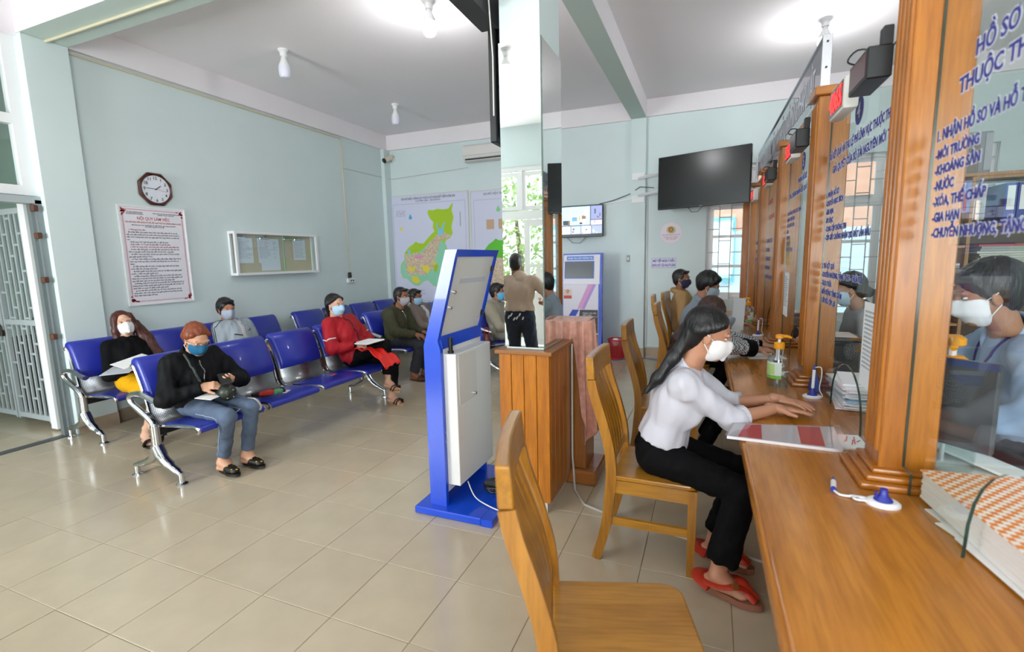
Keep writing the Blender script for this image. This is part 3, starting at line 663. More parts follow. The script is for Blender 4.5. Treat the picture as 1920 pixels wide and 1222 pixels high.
# glazed notice case
def case():
    y0, y1, z0, z1, d = 2.745, 4.068, 1.385, 1.918, .12
    o = thing('notice_case', 'white aluminium glazed notice case holding papers on clips', 'display case', (XL, (y0+y1)/2, z0))
    b = MB(); b.box(XL+.001, XL+.012, y0+.01, y1-.01, z0+.01, z1-.01); b.build('back_board', M('beige_board', '#c9bda3', .8, var=.05), o)
    t = .03; b = MB()
    for y in (y0, y1-t): b.box(XL+.001, XL+d, y, y+t, z0, z0+t); b.box(XL+.001, XL+d, y, y+t, z1-t, z1); b.box(XL+d-t, XL+d, y+.0005, y+t-.0005, z0+t, z1-t); b.box(XL+.001, XL+t, y+.0005, y+t-.0005, z0+t, z1-t)
    b.box(XL+.001, XL+d, y0+t, y1-t, z0, z0+t); b.box(XL+.001, XL+d, y0+t, y1-t, z1-t, z1)
    b.build('case_frame', m_alu, o)
    ym = (y0+y1)/2+.06
    for a, c, x in ((y0+t, ym+.02, d-.012), (ym-.02, y1-t, d-.022)):
        b = MB(); b.box(XL+x, XL+x+.004, a, c, z0+t, z1-t); b.build('sliding_pane', m_glass, o)
    b = MB(); b.box(XL+d-.02, XL+d-.012, ym-.003, ym+.003, z0+t, z1-t); b.build('pane_edge', M('glass_edge_green', '#9fc7b4', .2), o)
    b = MB(); b.box(XL+.03, XL+d-.03, y0+.008, y0+.014, z0+t, z1-t); b.build('end_pane', m_glass, o)
    for k, y in enumerate((y0+.15, y0+.5, y0+.88, y1-.26)):
        c = thing('bulldog_clip', ['steel clip at the left end of the notice case', 'steel clip second from the left in the notice case', 'empty steel clip in the notice case', 'steel clip at the right end of the notice case'][k], 'clip', (XL+.02, y, z1-.05), 0, 'clips in the notice case')
        b = MB(); b.box(XL+.012, XL+.03, y-.07, y+.07, z1-.085, z1-.065, .004); b.build('jaw', m_chrome, c)
        b = MB(); b.tube([(XL+.02, y-.03, z1-.07), (XL+.03, y-.02, z1-.045), (XL+.03, y+.02, z1-.045), (XL+.02, y+.03, z1-.07)], .003, 6); b.build('wire_handle', m_chrome, c)
    for k, (y, w, h, dy, nm) in enumerate(((y0+.1, .22, .30, 0, 'printed sheet at the left end of the notice case'), (y0+.43, .3, .40, .02, 'larger sheet hanging under the second clip'), (y0+.39, .24, .3, 0, 'upper printed sheet under the second clip'), (y1-.36, .22, .27, 0, 'printed sheet at the right end of the notice case'))):
        s = thing('notice_sheet', nm, 'paper', (XL+.015, y, z1-.08-h), 0, 'papers in the notice case')
        xx = XL+.014+.003*(k % 2 == 0)+.002*k
        b = MB(); b.box(xx, xx+.001, y, y+w, z1-.085-h, z1-.075); b.build('sheet', M('paper_blueish', '#dfe4ee', .8), s)
        text('print', '\n'.join('nhận hồ sơ và trả kết quả'[:random.randint(14, 25)] for _ in range(13)), .017, FL(xx+.0014, y+.02, z1-.12), M('grey_print', '#8d94a0', .8), s, ext=.0001, width=w*.84)
case()
# conduit runs, socket
def run(name, pts, label, r=.011, m=None):
    b = MB(); b.tube(pts, r, 6); o = b.build(name, m or m_cable, None, 60); tag(o, label, 'conduit'); return o
run('conduit', [(XL+.012, 1.34, ZBM-.03), (XL+.012, 4.82, ZBM-.03)], 'cream cable conduit under the left beam')
run('conduit', [(XL+.012, 4.825, ZBM-.03), (XL+.012, 4.835, 1.27)], 'cream cable conduit dropping down the left wall to the socket', .008)
run('conduit', [(XL+.07, 1.17, ZBM-.012), (1.1, 1.17, ZBM-.012)], 'cream cable conduit under the cross beam', .012)
run('conduit', [(XL+.005, 4.84, 2.98), (XL+.005, 5.83, 2.98), (-3.0, 5.99, 2.96), (-1.5, 5.992, 3.03)], 'thin cable strung to the air conditioner', .003, M('thin_brown_cable', '#8d8577', .7))
so = thing('wall_socket', 'white double socket with a plugged black adapter on the left wall', 'socket', (XL, 4.84, 1.2))
b = MB(); b.box(XL, XL+.035, 4.76, 4.93, 1.19, 1.26, .005); b.build('socket_box', m_alu, so)
for y in (4.83, 4.88): b = MB(); b.lathe([(.016, 0), (.016, .002)], 14, mtx=FL(XL+.035, y, 1.225)); b.build('outlet', m_dark2, so)
b = MB(); b.box(XL+.002, XL+.05, 4.79, 4.84, 1.27, 1.36, .01); b.build('adapter', m_dark, so)
# ------------------------------------------------------------------ back wall furniture
def mapboard(x0, x1, z0, z1, label, title):
    o = thing('map_poster', label, 'map', ((x0+x1)/2, YB, z0))
    b = MB(); b.box(x0, x1, YB-.012, YB-.002, z0, z1); b.build('sheet', M('map_paper', '#d3d6ea', .6), o)
    b = MB()
    for a, c, e, f in ((x0-.012, x0, z0, z1), (x1, x1+.012, z0, z1), (x0-.012, x1+.012, z0-.012, z0), (x0-.012, x1+.012, z1, z1+.012)): b.box(a, c, YB-.018, YB-.001, e, f)
    b.build('map_frame', M('map_frame', '#cfc9c4', .5), o)
    K = M('dark_ink', '#3b3148', .7)
    b = MB()
    for e in (.05,):
        for a, c, d_, f in ((x0+e, x0+e+.004, z0+e, z1-e-.09), (x1-e-.004, x1-e, z0+e, z1-e-.09), (x0+e+.004, x1-e-.004, z0+e, z0+e+.004), (x0+e+.004, x1-e-.004, z1-e-.094, z1-e-.09)): b.box(a, c, YB-.0125, YB-.012, d_, f)
    b.build('printed_border', M('thin_ink', '#8c86a8', .7), o)
    return o
K_ = M('dark_ink', '#3b3148', .7)
def region(o, pts, name, m, yoff):
    b = MB(); b.prism(pts, 1, YB-.0125-yoff, YB-.012-yoff); return b.build(name, m, o)
X0, X1, Z0, Z1 = -3.08, -1.53, .755, 2.655
mp1 = mapboard(X0, X1, Z0, Z1, 'large land use map with green and yellow district outline, left of the pair', '')
W_ = X1-X0; H_ = Z1-Z0
def mp(u, v): return (X0+u*W_, Z0+v*H_)
lime = M('map_lime', '#a9cc22', .6); teal = M('map_teal', '#8fd3b0', .6); sand = M('map_sand', '#d6c0a4', .6, var=.35, vscale=45); yel = M('map_yellow', '#e8d44a', .6); pink = M('map_pink', '#e09ab8', .6); wat = M('map_water', '#86c9ee', .6)
outl = [(.50, .86), (.57, .855), (.62, .865), (.70, .855), (.76, .86), (.80, .90), (.82, .91), (.80, .84), (.82, .78), (.79, .70), (.80, .64), (.77, .60), (.72, .585), (.70, .56), (.72, .52), (.72, .50), (.78, .47), (.86, .47), (.93, .43), (.95, .36), (.9, .3), (.84, .26), (.78, .22), (.72, .2), (.66, .21), (.58, .16), (.52, .17), (.46, .22), (.40, .21), (.34, .17), (.28, .17), (.22, .20), (.17, .24), (.12, .24), (.09, .30), (.10, .37), (.15, .41), (.16, .48), (.22, .53), (.28, .555), (.32, .58), (.35, .565), (.42, .56), (.47, .60), (.52, .635), (.57, .665), (.55, .70), (.56, .75), (.52, .78), (.49, .83)]
region(mp1, [mp(*q) for q in outl], 'district_area', lime, 0)
region(mp1, [mp(*q) for q in [(.66, .575), (.70, .56), (.71, .50), (.78, .465), (.86, .465), (.925, .425), (.94, .36), (.9, .305), (.84, .265), (.78, .225), (.72, .205), (.66, .215), (.58, .165), (.52, .175), (.46, .225), (.40, .215), (.34, .175), (.28, .175), (.22, .205), (.17, .245), (.125, .245), (.095, .3), (.105, .365), (.155, .405), (.17, .47), (.3, .47), (.4, .5), (.5, .57), (.6, .63)]], 'lowland_area', teal, .0006)
region(mp1, [mp(*q) for q in [(.17, .47), (.25, .46), (.3, .48), (.38, .47), (.45, .52), (.52, .58), (.6, .63), (.7, .65), (.78, .63), (.76, .6), (.66, .585), (.62, .54), (.6, .47), (.55, .4), (.54, .32), (.46, .3), (.42, .26), (.3, .28), (.2, .26), (.16, .33), (.17, .4)]], 'farmland_area', sand, .0012)
for pts in ([(.2, .36), (.26, .34), (.3, .36), (.28, .30), (.2, .31)], [(.38, .35), (.46, .36), (.5, .33), (.46, .28), (.4, .31)], [(.24, .26), (.32, .26), (.36, .2), (.3, .19), (.24, .21)], [(.52, .38), (.58, .4), (.56, .34)]): region(mp1, [mp(*q) for q in pts], 'yellow_area', yel, .0018)
region(mp1, [mp(*q) for q in [(.54, .34), (.58, .37), (.61, .35), (.58, .3), (.55, .29)]], 'green_patch', lime, .0018)
region(mp1, [mp(*q) for q in [(.28, .44), (.34, .455), (.42, .445), (.4, .425), (.31, .42)]], 'town_area', pink, .0018)
region(mp1, [mp(*q) for q in [(.60, .74), (.615, .735), (.63, .68), (.66, .69), (.70, .745), (.715, .74), (.68, .68), (.69, .64), (.62, .62), (.615, .66)]], 'lake', wat, .0018)
region(mp1, [mp(*q) for q in [(.2, .5), (.235, .51), (.24, .475), (.21, .47)]], 'lake', wat, .0018)
region(mp1, [mp(*q) for q in [(.24, .8), (.26, .835), (.285, .8), (.275, .785), (.245, .785)]], 'inset_map', M('inset_blue', '#4aa5dc', .6), .0006)
b = MB(); b.lathe([(.03, 0), (.03, .0006)], 20, mtx=FB(*[mp(.13, .70)[0], YB-.0125, mp(.13, .70)[1]])); b.build('legend_disc', yel, mp1)
text('map_title', 'BẢN ĐỒ ĐIỀU CHỈNH QUY HOẠCH SỬ DỤNG ĐẤT ĐẾN NĂM 2020', .05, FB((X0+X1)/2, YB-.0128, Z1-.072), K_, mp1, align='CENTER', width=1.08, ext=.0002, bold=.0008)
text('map_subtitle', 'HUYỆN ĐƠN DƯƠNG - TỈNH LÂM ĐỒNG', .04, FB((X0+X1)/2, YB-.0128, Z1-.115), K_, mp1, align='CENTER', width=.5, ext=.0002)
b = MB(); a = mp(.9, .7); b.box(a[0], a[0]+.008, YB-.0128, YB-.0122, a[1], a[1]+.24); b.build('scale_bar', K_, mp1)
text('legend_print', 'chú dẫn ranh giới\nđất nông nghiệp\nđất ở, đất rừng\nđất chuyên dùng', .028, FB(mp(.07, 0)[0], YB-.0128, mp(0, .86)[1]), M('thin_ink', '#8c86a8', .7), mp1, ext=.0002)
text('legend_print', 'Tỷ lệ bản đồ\nngười lập\nngày tháng năm', .03, FB(mp(.3, 0)[0], YB-.0128, mp(0, .12)[1]), M('thin_ink', '#8c86a8', .7), mp1, ext=.0002)
X0, X1 = -1.47, -.1; W_ = X1-X0
mp2 = mapboard(X0, X1, Z0, Z1-.02, 'second district map beside the column mirror', '')
region(mp2, [mp(*q) for q in outl], 'district_area', M('map_green', '#5fc22d', .6), 0)
region(mp2, [mp(.02+.9*q[0], .03+.68*q[1]) for q in outl], 'farmland_area', sand, .0006)
for k in range(2): b = MB(); a = mp(.2+k*.16, .66); b.box(a[0], a[0]+.14, YB-.0128, YB-.0122, a[1], a[1]+.16); b.build('printed_table', M('table_brown', '#c9a889', .7), mp2)
region(mp2, [mp(*q) for q in [(.33, .82), (.36, .86), (.39, .82), (.36, .8)]], 'inset_map', M('inset_green', '#7fcf86', .6), .0006)
text('map_title', 'BẢN ĐỒ HIỆN TRẠNG SỬ DỤNG ĐẤT NĂM 2020', .05, FB((X0+X1)/2, YB-.0128, Z1-.09), K_, mp2, align='CENTER', ext=.0002, width=.9)
# air conditioner
ac = thing('air_conditioner', 'white wall-mounted air conditioner left of the column', 'air conditioner', (-1.0, YB, 3.08))
b = MB(); b.prism([(YB-.002, 3.09), (YB-.16, 3.09), (YB-.2, 3.15), (YB-.19, 3.32), (YB-.14, 3.355), (YB-.002, 3.355)], 0, -1.5, -.62); b.build('body', M('ac_white', '#dfdcd8', .4), ac)
b = MB(); b.box(-1.46, -.66, YB-.19, YB-.17, 3.105, 3.13); b.build('air_slot', m_dark, ac)
b = MB(); b.box(-1.46, -.66, YB-.215, YB-.165, 3.092, 3.1); b.build('flap', M('ac_white', '#dfdcd8', .4), ac)
b = MB(); b.box(-1.5, -.62, YB-.2015, YB-.199, 3.175, 3.18); b.build('seam', M('ac_seam', '#9c9a96', .5), ac)
# cctv camera
cc = thing('security_camera', 'small white security camera in the back left corner', 'camera', (-3.03, YB, 3.25))
b = MB(); b.tube([(-2.97, YB-.0, 3.30), (-2.97, YB-.03, 3.30)], .035, 14); b.build('mount', m_alu, cc)
b = MB(); b.tube([(-2.97, YB-.03, 3.3), (-2.98, YB-.08, 3.3)], .012, 8); b.build('arm', m_alu, cc)
b = MB(); b.tube([(-2.98, YB-.05, 3.33), (-3.02, YB-.2, 3.25)], .045, 14); b.build('housing', M('camera_ivory', '#d8cdb8', .5), cc, 40)
b = MB(); b.tube([(-3.02, YB-.2, 3.25), (-3.023, YB-.212, 3.243)], .043, 14); b.build('lens', m_dark, cc)
b = MB(); b.tube([(-3.04, YB-.01, 3.34), (-3.05, YB-.05, 3.36), (-2.98, YB-.05, 3.36), (-2.97, YB-.02, 3.33)], .004, 6); b.build('cord', m_dark2, cc)
# small CCTV television
t2 = thing('monitor_television', 'small wall television showing a grid of security camera pictures', 'television', (.43, YB, 1.8))
b = MB(); b.box(.10, .765, YB-.10, YB-.05, 1.82, 2.295, .006); b.build('housing', m_dark, t2)
b = MB(); b.box(.3, .55, YB-.05, YB, 1.95, 2.15); b.build('bracket', m_dark2, t2)
def cctv():
    sc = link('screen', None, t2)
    cols = ['#9fc4d8', '#6d7f9a', '#cfd6e6', '#8aa0b8', '#b9a8c4', '#5c6a86']
    x0, x1, z0, z1 = .115, .75, 1.865, 2.28; y = YB-.1008
    cells = [(0, .31, .72, 1), (.73, .5, 1, 1), (.73, .31, 1, .49), (0, 0, .24, .3), (.25, 0, .49, .3), (.5, 0, .74, .3), (.75, 0, 1, .3)]
    rng = random.Random(11)
    for k, (a, c, d_, e) in enumerate(cells):
        def rect(u0, v0_, u1, v1_, colr, off, em=.9):
            b = MB(); b.box(x0+(a+(d_-a)*u0)*(x1-x0), x0+(a+(d_-a)*u1)*(x1-x0), y-off, y-off+.0004, z0+(c+(e-c)*v0_)*(z1-z0), z0+(c+(e-c)*v1_)*(z1-z0))
            b.build('picture_cell' if off == 0 else 'picture_detail', M('screen_'+colr, colr, .4, emit=em), t2)
        rect(.01, .02, .99, .98, ['#a9d3e2', '#7c86ad', '#c7b6d0', '#c3cfe8', '#a8b6d6', '#cfd3ea', '#8f9cc0'][k], 0)
        for q in range(10 if k == 0 else 4):
            u, v = rng.uniform(.02, .8), rng.uniform(.02, .5); rect(u, v, u+rng.uniform(.05, .2), v+rng.uniform(.08, .35), rng.choice(['#c99a5a', '#3d4660', '#e8e4ee', '#7d5a48', '#d8d8e8', '#5c8aa8', '#2c3040']), .0006+.0001*q)
    bpy.data.objects.remove(sc)
cctv()
b = MB(); b.tube([(.2, YB-.06, 1.82), (.28, YB-.05, 1.74), (.4, YB-.05, 1.73), (.5, YB-.06, 1.82)], .004, 6); b.build('cord', m_dark, t2)
run('conduit', [(.78, YB-.01, 2.3), (1.16, YB-.01, 2.345), (1.16, YB-.08, 2.345), (1.37, YB-.08, 2.37)], 'white conduit from the small television to the pilaster', .011, m_alu)
run('conduit', [(1.39, YB-.014, 2.33), (1.40, YB-.014, .16), (1.6, YB-.026, .16)], 'white conduit down the back wall beside the pilaster', .012, m_alu)
run('cable', [(.70, YB-.06, 2.30), (.9, YB-.03, 2.34), (1.15, YB-.03, 2.42), (1.3, YB-.1, 2.5), (1.5, YB-.2, 2.46)], 'black cable looping to the large hanging television', .006, m_dark)
# large television on swing arm
tv3 = thing('wall_television', 'large switched-off television on a swing arm over the far counter', 'television', (2.1, 5.6, 2.15))
A = Vector((1.575, 5.60, 0)); Bv = Vector((2.685, 5.22, 0)); dx = (Bv-A).normalized(); wv = (Bv-A).length
TM = frame((A.x, A.y, 2.13), dx, (0, 0, 1)); hv = .69
b = MB(); b.box(0, wv, 0, hv, -.05, 0, .006, mtx=TM); b.build('housing', m_dark, tv3)
b = MB(); b.box(.008, wv-.008, .02, hv-.008, 0, .0015, mtx=TM); b.build('screen', M('black_screen', '#101212', .2), tv3)
b = MB(); b.box(wv/2-.02, wv/2+.02, .006, .014, 0, .003, mtx=TM); b.build('maker_badge', M('badge_grey', '#8b8b8f', .3, .6), tv3)
b = MB()
for z in (2.38, 2.62): b.tube([(1.27, YB-.09, z), (1.6, 5.72, z+.02), tuple(TM @ Vector((.5, .3, -.06)))[:2]+(z+.02,)], .02, 4)
b.build('swing_arm', m_alu, tv3)
for z in (2.33, 2.65): b = MB(); b.box(1.18, 1.36, YB-.085, YB-.07, z-.05, z+.05, .003); b.build('bracket_plate', m_alu, tv3)
b = MB(); b.tube([tuple(TM @ Vector((.42, 0, -.02))), tuple(TM @ Vector((.46, -.06, -.02))), tuple(TM @ Vector((.54, -.06, -.02))), tuple(TM @ Vector((.6, 0, -.02)))], .004, 6); b.build('cord', m_dark, tv3)
# round police sticker, survey sign, switch
st = thing('round_sticker', 'round white sticker with a gold and green emblem on the back wall', 'sticker', (1.728, YB, 1.68))
b = MB(); b.lathe([(.152, 0), (.152, .002)], 40, mtx=FB(1.728, YB-.001, 1.832)); b.build('disc', M('sticker_white', '#e8dfe8', .6), st)
b = MB(); b.lathe([(.154, 0), (.154, .0015)], 40, mtx=FB(1.728, YB-.001, 1.832)); b.build('rim', M('rim_mauve', '#c9a9c0', .6), st)
b = MB()
for k in range(14): a = 2*PI*k/14; b.tube([(1.728+.05*math.cos(a), YB-.004, 1.878+.042*math.sin(a)), (1.728+.062*math.cos(a+.2), YB-.004, 1.878+.052*math.sin(a+.2))], .008, 6)
b.build('emblem_wreath', M('gold_print', '#d7b43a', .5), st)
b = MB(); b.lathe([(.042, 0), (.042, .002)], 24, mtx=FB(1.728, YB-.003, 1.88)); b.build('emblem_field', M('emblem_green', '#6f9a3a', .5), st)
b = MB(); b.lathe([(.028, 0), (.028, .002)], 24, mtx=FB(1.728, YB-.005, 1.88)); b.build('emblem_disc', M('emblem_red', '#c8452c', .5), st)
sp = [((.02 if k % 2 == 0 else .008)*math.cos(PI/2+k*PI/5)+1.728, (.02 if k % 2 == 0 else .008)*math.sin(PI/2+k*PI/5)+1.88) for k in range(10)]
b = MB(); b.prism(sp, 1, YB-.0085, YB-.007); b.build('emblem_star', M('gold_print', '#d7b43a', .5), st)
text('sticker_text', 'NHÂN DÂN XEM XÉT ĐÁNH GIÁ SỰ HÀI LÒNG', .02, FB(1.728, YB-.0035, 1.80), m_blue_ink, st, align='CENTER', width=.25, ext=.0002)
text('sticker_text', 'KHÔNG HÚT THUỐC\nNƠI CÔNG SỞ', .026, FB(1.728, YB-.0035, 1.765), m_red_ink, st, align='CENTER', width=.2, ext=.0002)
ss = thing('survey_sign', 'white sign with blue capitals pointing to the survey machine', 'sign', (1.64, YB, 1.335))
b = MB(); b.box(1.468, 1.806, YB-.006, YB-.001, 1.335, 1.478); b.build('sign_plate', M('sign_white', '#dfdcf0', .5), ss)
b = MB()
for a, c, e, f in ((1.468, 1.473, 1.335, 1.478), (1.801, 1.806, 1.335, 1.478), (1.473, 1.801, 1.335, 1.34), (1.473, 1.801, 1.473, 1.478)): b.box(a, c, YB-.007, YB-.006, e, f)
b.build('sign_border', M('mauve_line', '#9a90c4', .6), ss)
text('sign_text', 'MÁY TIẾP NHẬN Ý KIẾN', .05, FB(1.637, YB-.0075, 1.42), m_blue_ink, ss, align='CENTER', width=.3, ext=.0003, bold=.0015)
text('sign_text', 'KHẢO SÁT CỦA NGƯỜI DÂN', .05, FB(1.637, YB-.0075, 1.357), m_blue_ink, ss, align='CENTER', width=.315, ext=.0003, bold=.0015)
sw = thing('light_switch', 'grey light switch on the back wall above the waste basket', 'switch', (1.1, YB, 1.43))
b = MB(); b.box(1.105, 1.15, YB-.02, YB, 1.43, 1.53, .004); b.build('plate', M('switch_grey', '#9a9a94', .5), sw); b = MB(); b.box(1.115, 1.14, YB-.025, YB-.02, 1.46, 1.5, .002); b.build('rocker', m_alu, sw)
# ------------------------------------------------------------------ bulbs
def bulb(x, y, lit, label):
    o = thing('ceiling_bulb', label, 'light bulb', (x, y, ZC), 0, 'LED bulbs on the ceiling')
    b = MB(); b.lathe([(.05, 0), (.05, -.015), (.035, -.03), (.033, -.07)], 20, mtx=T(x, y, ZC)); b.build('lamp_holder', m_alu, o, 40)
    b = MB(); b.lathe([(.022, -.07), (.028, -.1), (.05, -.15), (.055, -.17)], 20, mtx=T(x, y, ZC)); b.build('bulb_collar', m_alu, o, 40)
    b = MB(); b.lathe([(.055, -.17), (.058, -.2), (.055, -.25), (.04, -.275), (.0, -.283)], 20, mtx=T(x, y, ZC)); b.build('bulb_dome', M('lit_bulb', '#ffffff', .4, emit=14) if lit else M('frosted_bulb', '#dfe0ee', .4), o, 40)
    if lit:
        l = bpy.data.lights.new('bulb_light', 'POINT'); l.energy = lit; l.color = (.98, .98, 1); l.shadow_soft_size = .07
        q = bpy.data.objects.new('bulb_light', l); COL.objects.link(q); q.parent = o; q.location = (0, 0, -.34)
bulb(-.02, 2.43, 17, 'lit bulb nearest the column television'); bulb(-1.88, 2.62, 0, 'unlit bulb over the front waiting benches'); bulb(-1.9, 4.58, 0, 'unlit bulb nearest the back left corner'); bulb(3.21, 4.27, 17, 'lit bulb above the service counter')
bulb(.2, -1.29, 7, 'lit bulb seen as a reflection high in the column mirror')
# ------------------------------------------------------------------ waiting benches
m_vinyl = M('blue_vinyl', '#232f9c', .32, bump=.04, bscale=220, coat=.15)
m_vinyl2 = M('deeper_blue_vinyl', '#1b2a80', .34, bump=.04, bscale=220, coat=.12)
def perforated():
    m = M('perforated_steel', '#a9adb2', .3, .85); nt = m.node_tree; N = nt.nodes; L = nt.links
    tc = N.new('ShaderNodeTexCoord'); mp_ = N.new('ShaderNodeMapping'); L.new(tc.outputs['UV'], mp_.inputs[0])
    v = N.new('ShaderNodeTexVoronoi'); v.inputs['Scale'].default_value = 1; v.inputs['Randomness'].default_value = 0; v.voronoi_dimensions = '2D'; L.new(mp_.outputs[0], v.inputs['Vector'])
    r = N.new('ShaderNodeValToRGB'); L.new(v.outputs['Distance'], r.inputs[0]); r.color_ramp.interpolation = 'CONSTANT'
    r.color_ramp.elements[0].color = (.03, .03, .035, 1); r.color_ramp.elements[1].color = (.42, .43, .45, 1); r.color_ramp.elements[1].position = .30
    L.new(r.outputs[0], N['Principled BSDF'].inputs['Base Color']); return m
m_perf = perforated()
def sheetmesh(name, prof, y0, y1, m, parent, thick=.004):
    "a bent sheet: profile in x,z swept in y with uv in centimetres"
    me = bpy.data.meshes.new(name); n = len(prof); V = []; F = []
    for x, z in prof: V += [(x, y0, z), (x, y1, z)]
    d = [0]
    for i in range(1, n): d.append(d[-1]+math.hypot(prof[i][0]-prof[i-1][0], prof[i][1]-prof[i-1][1]))
    for i in range(n-1): F.append((2*i, 2*i+1, 2*i+3, 2*i+2))
    me.from_pydata(V, [], F); uv = me.uv_layers.new(name='uv')
    for p in me.polygons:
        p.use_smooth = True
        for li in p.loop_indices:
            vi = me.loops[li].vertex_index; uv.data[li].uv = (d[vi//2]*85, (y0 if vi % 2 == 0 else y1)*85)
    me.materials.append(m); o = link(name, me, parent)
    md = o.modifiers.new('thickness', 'SOLIDIFY'); md.thickness = thick; return o
def pad(name, prof, th, y0, y1, m, parent):
    "padded cushion: closed loop around a centre line with rounded ends and rounded sides"
    n = len(prof); nor = []
    for i in range(n):
        a = prof[max(i-1, 0)]; c = prof[min(i+1, n-1)]; dx, dz = c[0]-a[0], c[1]-a[1]; l = math.hypot(dx, dz) or 1; nor.append((-dz/l, dx/l))
    V = []; F = []; loop_n = 2*n
    for y, s in ((y0, .35), (y0+.008, .8), (y0+.02, 1), (y1-.02, 1), (y1-.008, .8), (y1, .35)):
        for i in range(n): 
            e = .45 if i in (0, n-1) else (.85 if i in (1, n-2) else 1)
            V.append((prof[i][0]+nor[i][0]*th*s*e, y, prof[i][1]+nor[i][1]*th*s*e))
        for i in range(n-1, -1, -1): V.append((prof[i][0], y, prof[i][1]))
    for q in range(5):
        for i in range(loop_n): F.append((q*loop_n+i, q*loop_n+(i+1) % loop_n, (q+1)*loop_n+(i+1) % loop_n, (q+1)*loop_n+i))
    F.append(tuple(range(loop_n))); F.append(tuple(5*loop_n+i for i in range(loop_n-1, -1, -1)))
    b = MB(); b.add(V, F); return b.build(name, m, parent, 50)
PR = smoothline([(.41, .385), (.425, .41), (.38, .425), (.22, .42), (.06, .40), (-.03, .405), (-.075, .45), (-.10, .55), (-.14, .68), (-.19, .80), (-.215, .82), (-.235, .80)], 4)
def make_bench(n, vin, pitch=.575):
    t = thing('waiting_bench', 'x', 'bench', (0, 0, 0), 0, 'blue steel-framed waiting benches')
    L = n*pitch
    b = MB(); b.box(-.06, .02, .02, L-.02, .325, .375, .005); b.build('beam', M('black_beam', '#161618', .4), t)
    for k in range(n):
        y0, y1 = k*pitch+.028, (k+1)*pitch-.028
        sh = sheetmesh('seat_shell', PR, y0, y1, m_perf, t)
        seat = smoothline([(.432, .385), (.44, .415), (.40, .432), (.22, .428), (.05, .412)], 4); pad('seat_pad', seat[::-1], -.04, y0+.008, y1-.008, vin, t).rotation_euler = (0, 0, 0)
        back = smoothline([(-.088, .54), (-.13, .67), (-.18, .79), (-.208, .825), (-.235, .815)], 4); pad('back_pad', back, -.042, y0+.008, y1-.008, vin, t)
        for y in (y0, y1): b = MB(); b.tube([(x, y, z-.004) for x, z in PR], .011, 6); b.build('side_rail', m_chrome, t, 50)
        b = MB(); b.box(-.05, .05, (y0+y1)/2-.05, (y0+y1)/2+.05, .375, .4); b.build('seat_mount', M('black_beam', '#161618', .4), t)
    for y in (0.0, L):
        b = MB(); b.tube(smoothline([(0, y, .31), (-.0, y, .40), (-.05, y, .45), (-.12, y, .49), (-.215, y, .545), (-.235, y, .585), (-.19, y, .615), (-.09, y, .62), (.01, y, .592), (.09, y, .572)], 5), .025, 10, flat=(1, .8)); b.build('armrest', m_chrome, t, 60)
        b = MB(); b.tube([(0, y, .40), (0, y, .2)], .03, 12); b.build('leg_post', m_chrome, t, 50)
        b = MB(); b.tube(smoothline([(0, y, .25), (-.04, y, .17), (-.14, y, .115), (-.24, y, .085), (-.27, y, .075)], 4), [.042]*4+[.036]*4+[.028]*4+[.021]*5, 10, flat=(1, .8)); b.tube([(-.262, y, .085), (-.262, y, .015)], .019, 10); b.build('rear_leg', m_chrome, t, 50)
        b = MB(); b.tube(smoothline([(0, y, .25), (.05, y, .17), (.13, y, .115), (.2, y, .085), (.225, y, .07)], 4), [.042]*4+[.036]*4+[.028]*4+[.021]*5, 10, flat=(1, .8)); b.tube([(.225, y, .085), (.225, y, .015)], .019, 10); b.build('front_leg', m_chrome, t, 50)
        for x in (-.262, .225): b = MB(); b.lathe([(.036, 0), (.036, .008), (.02, .018)], 16, mtx=T(x, y, 0)); b.build('foot_disc', m_chrome, t)
    return t
bench4 = make_bench(4, m_vinyl)
BENCH = [(-2.79, .94), (-2.74, 3.42), (-1.33, .64), (-1.62, 3.5), (-.43, 4.22)]
BL = ['four-seat blue bench against the left wall nearest the grille door', 'blue bench against the left wall toward the back corner', 'front blue bench with the phone woman and the red jacket woman', 'blue bench with the man in the olive jacket', 'blue bench partly hidden by the kiosk and column']
for k, (x, y) in enumerate(BENCH):
    if k == 0: o = bench4; o.location = (x, y, 0); o['label'] = BL[0]
    elif k < 4: o = dup(bench4, (x, y, 0), 0, BL[k])
    else: o = make_bench(3, m_vinyl); o.location = (x, y, 0); o['label'] = BL[k]
# ------------------------------------------------------------------ wooden chairs
wc_z = wood('chair_ash_upright', '#b07724', '#945e16', 'z', 1.3, .28, .4)
wc_x = wood('chair_ash_seat', '#b9832f', '#9e691b', 'x', .9, .28, .5)
wc_y = wood('chair_ash_rail', '#b27b28', '#966116', 'y', 1.3, .28, .4)
def ribbon(path, w, t, n=None):
    "bar following a path in x,z, width w in y, thickness t across"
    b = MB(); V = []; F = []; N = len(path)
    for i, (x, y, z) in enumerate(path):
        a = path[max(i-1, 0)]; c = path[min(i+1, N-1)]; dx, dz = c[0]-a[0], c[2]-a[2]; l = math.hypot(dx, dz); nx, nz = dz/l, -dx/l
        ww = w[i] if isinstance(w, list) else w
        tt = t[i] if isinstance(t, list) else t
        for sx, sy in ((-1, -1), (-1, 1), (1, 1), (1, -1)): V.append((x+nx*sx*tt/2, y+sy*ww/2, z+nz*sx*tt/2))
    for i in range(N-1):
        for k in range(4): F.append((i*4+k, i*4+(k+1) % 4, (i+1)*4+(k+1) % 4, (i+1)*4+k))
    F += [(3, 2, 1, 0), tuple((N-1)*4+k for k in range(4))]
    b.add(V, F); return b
SP = smoothline([(-.262, 0), (-.215, .18), (-.195, .36), (-.188, .46), (-.198, .58), (-.232, .72), (-.272, .85), (-.29, .94), (-.295, 1.035)], 5)
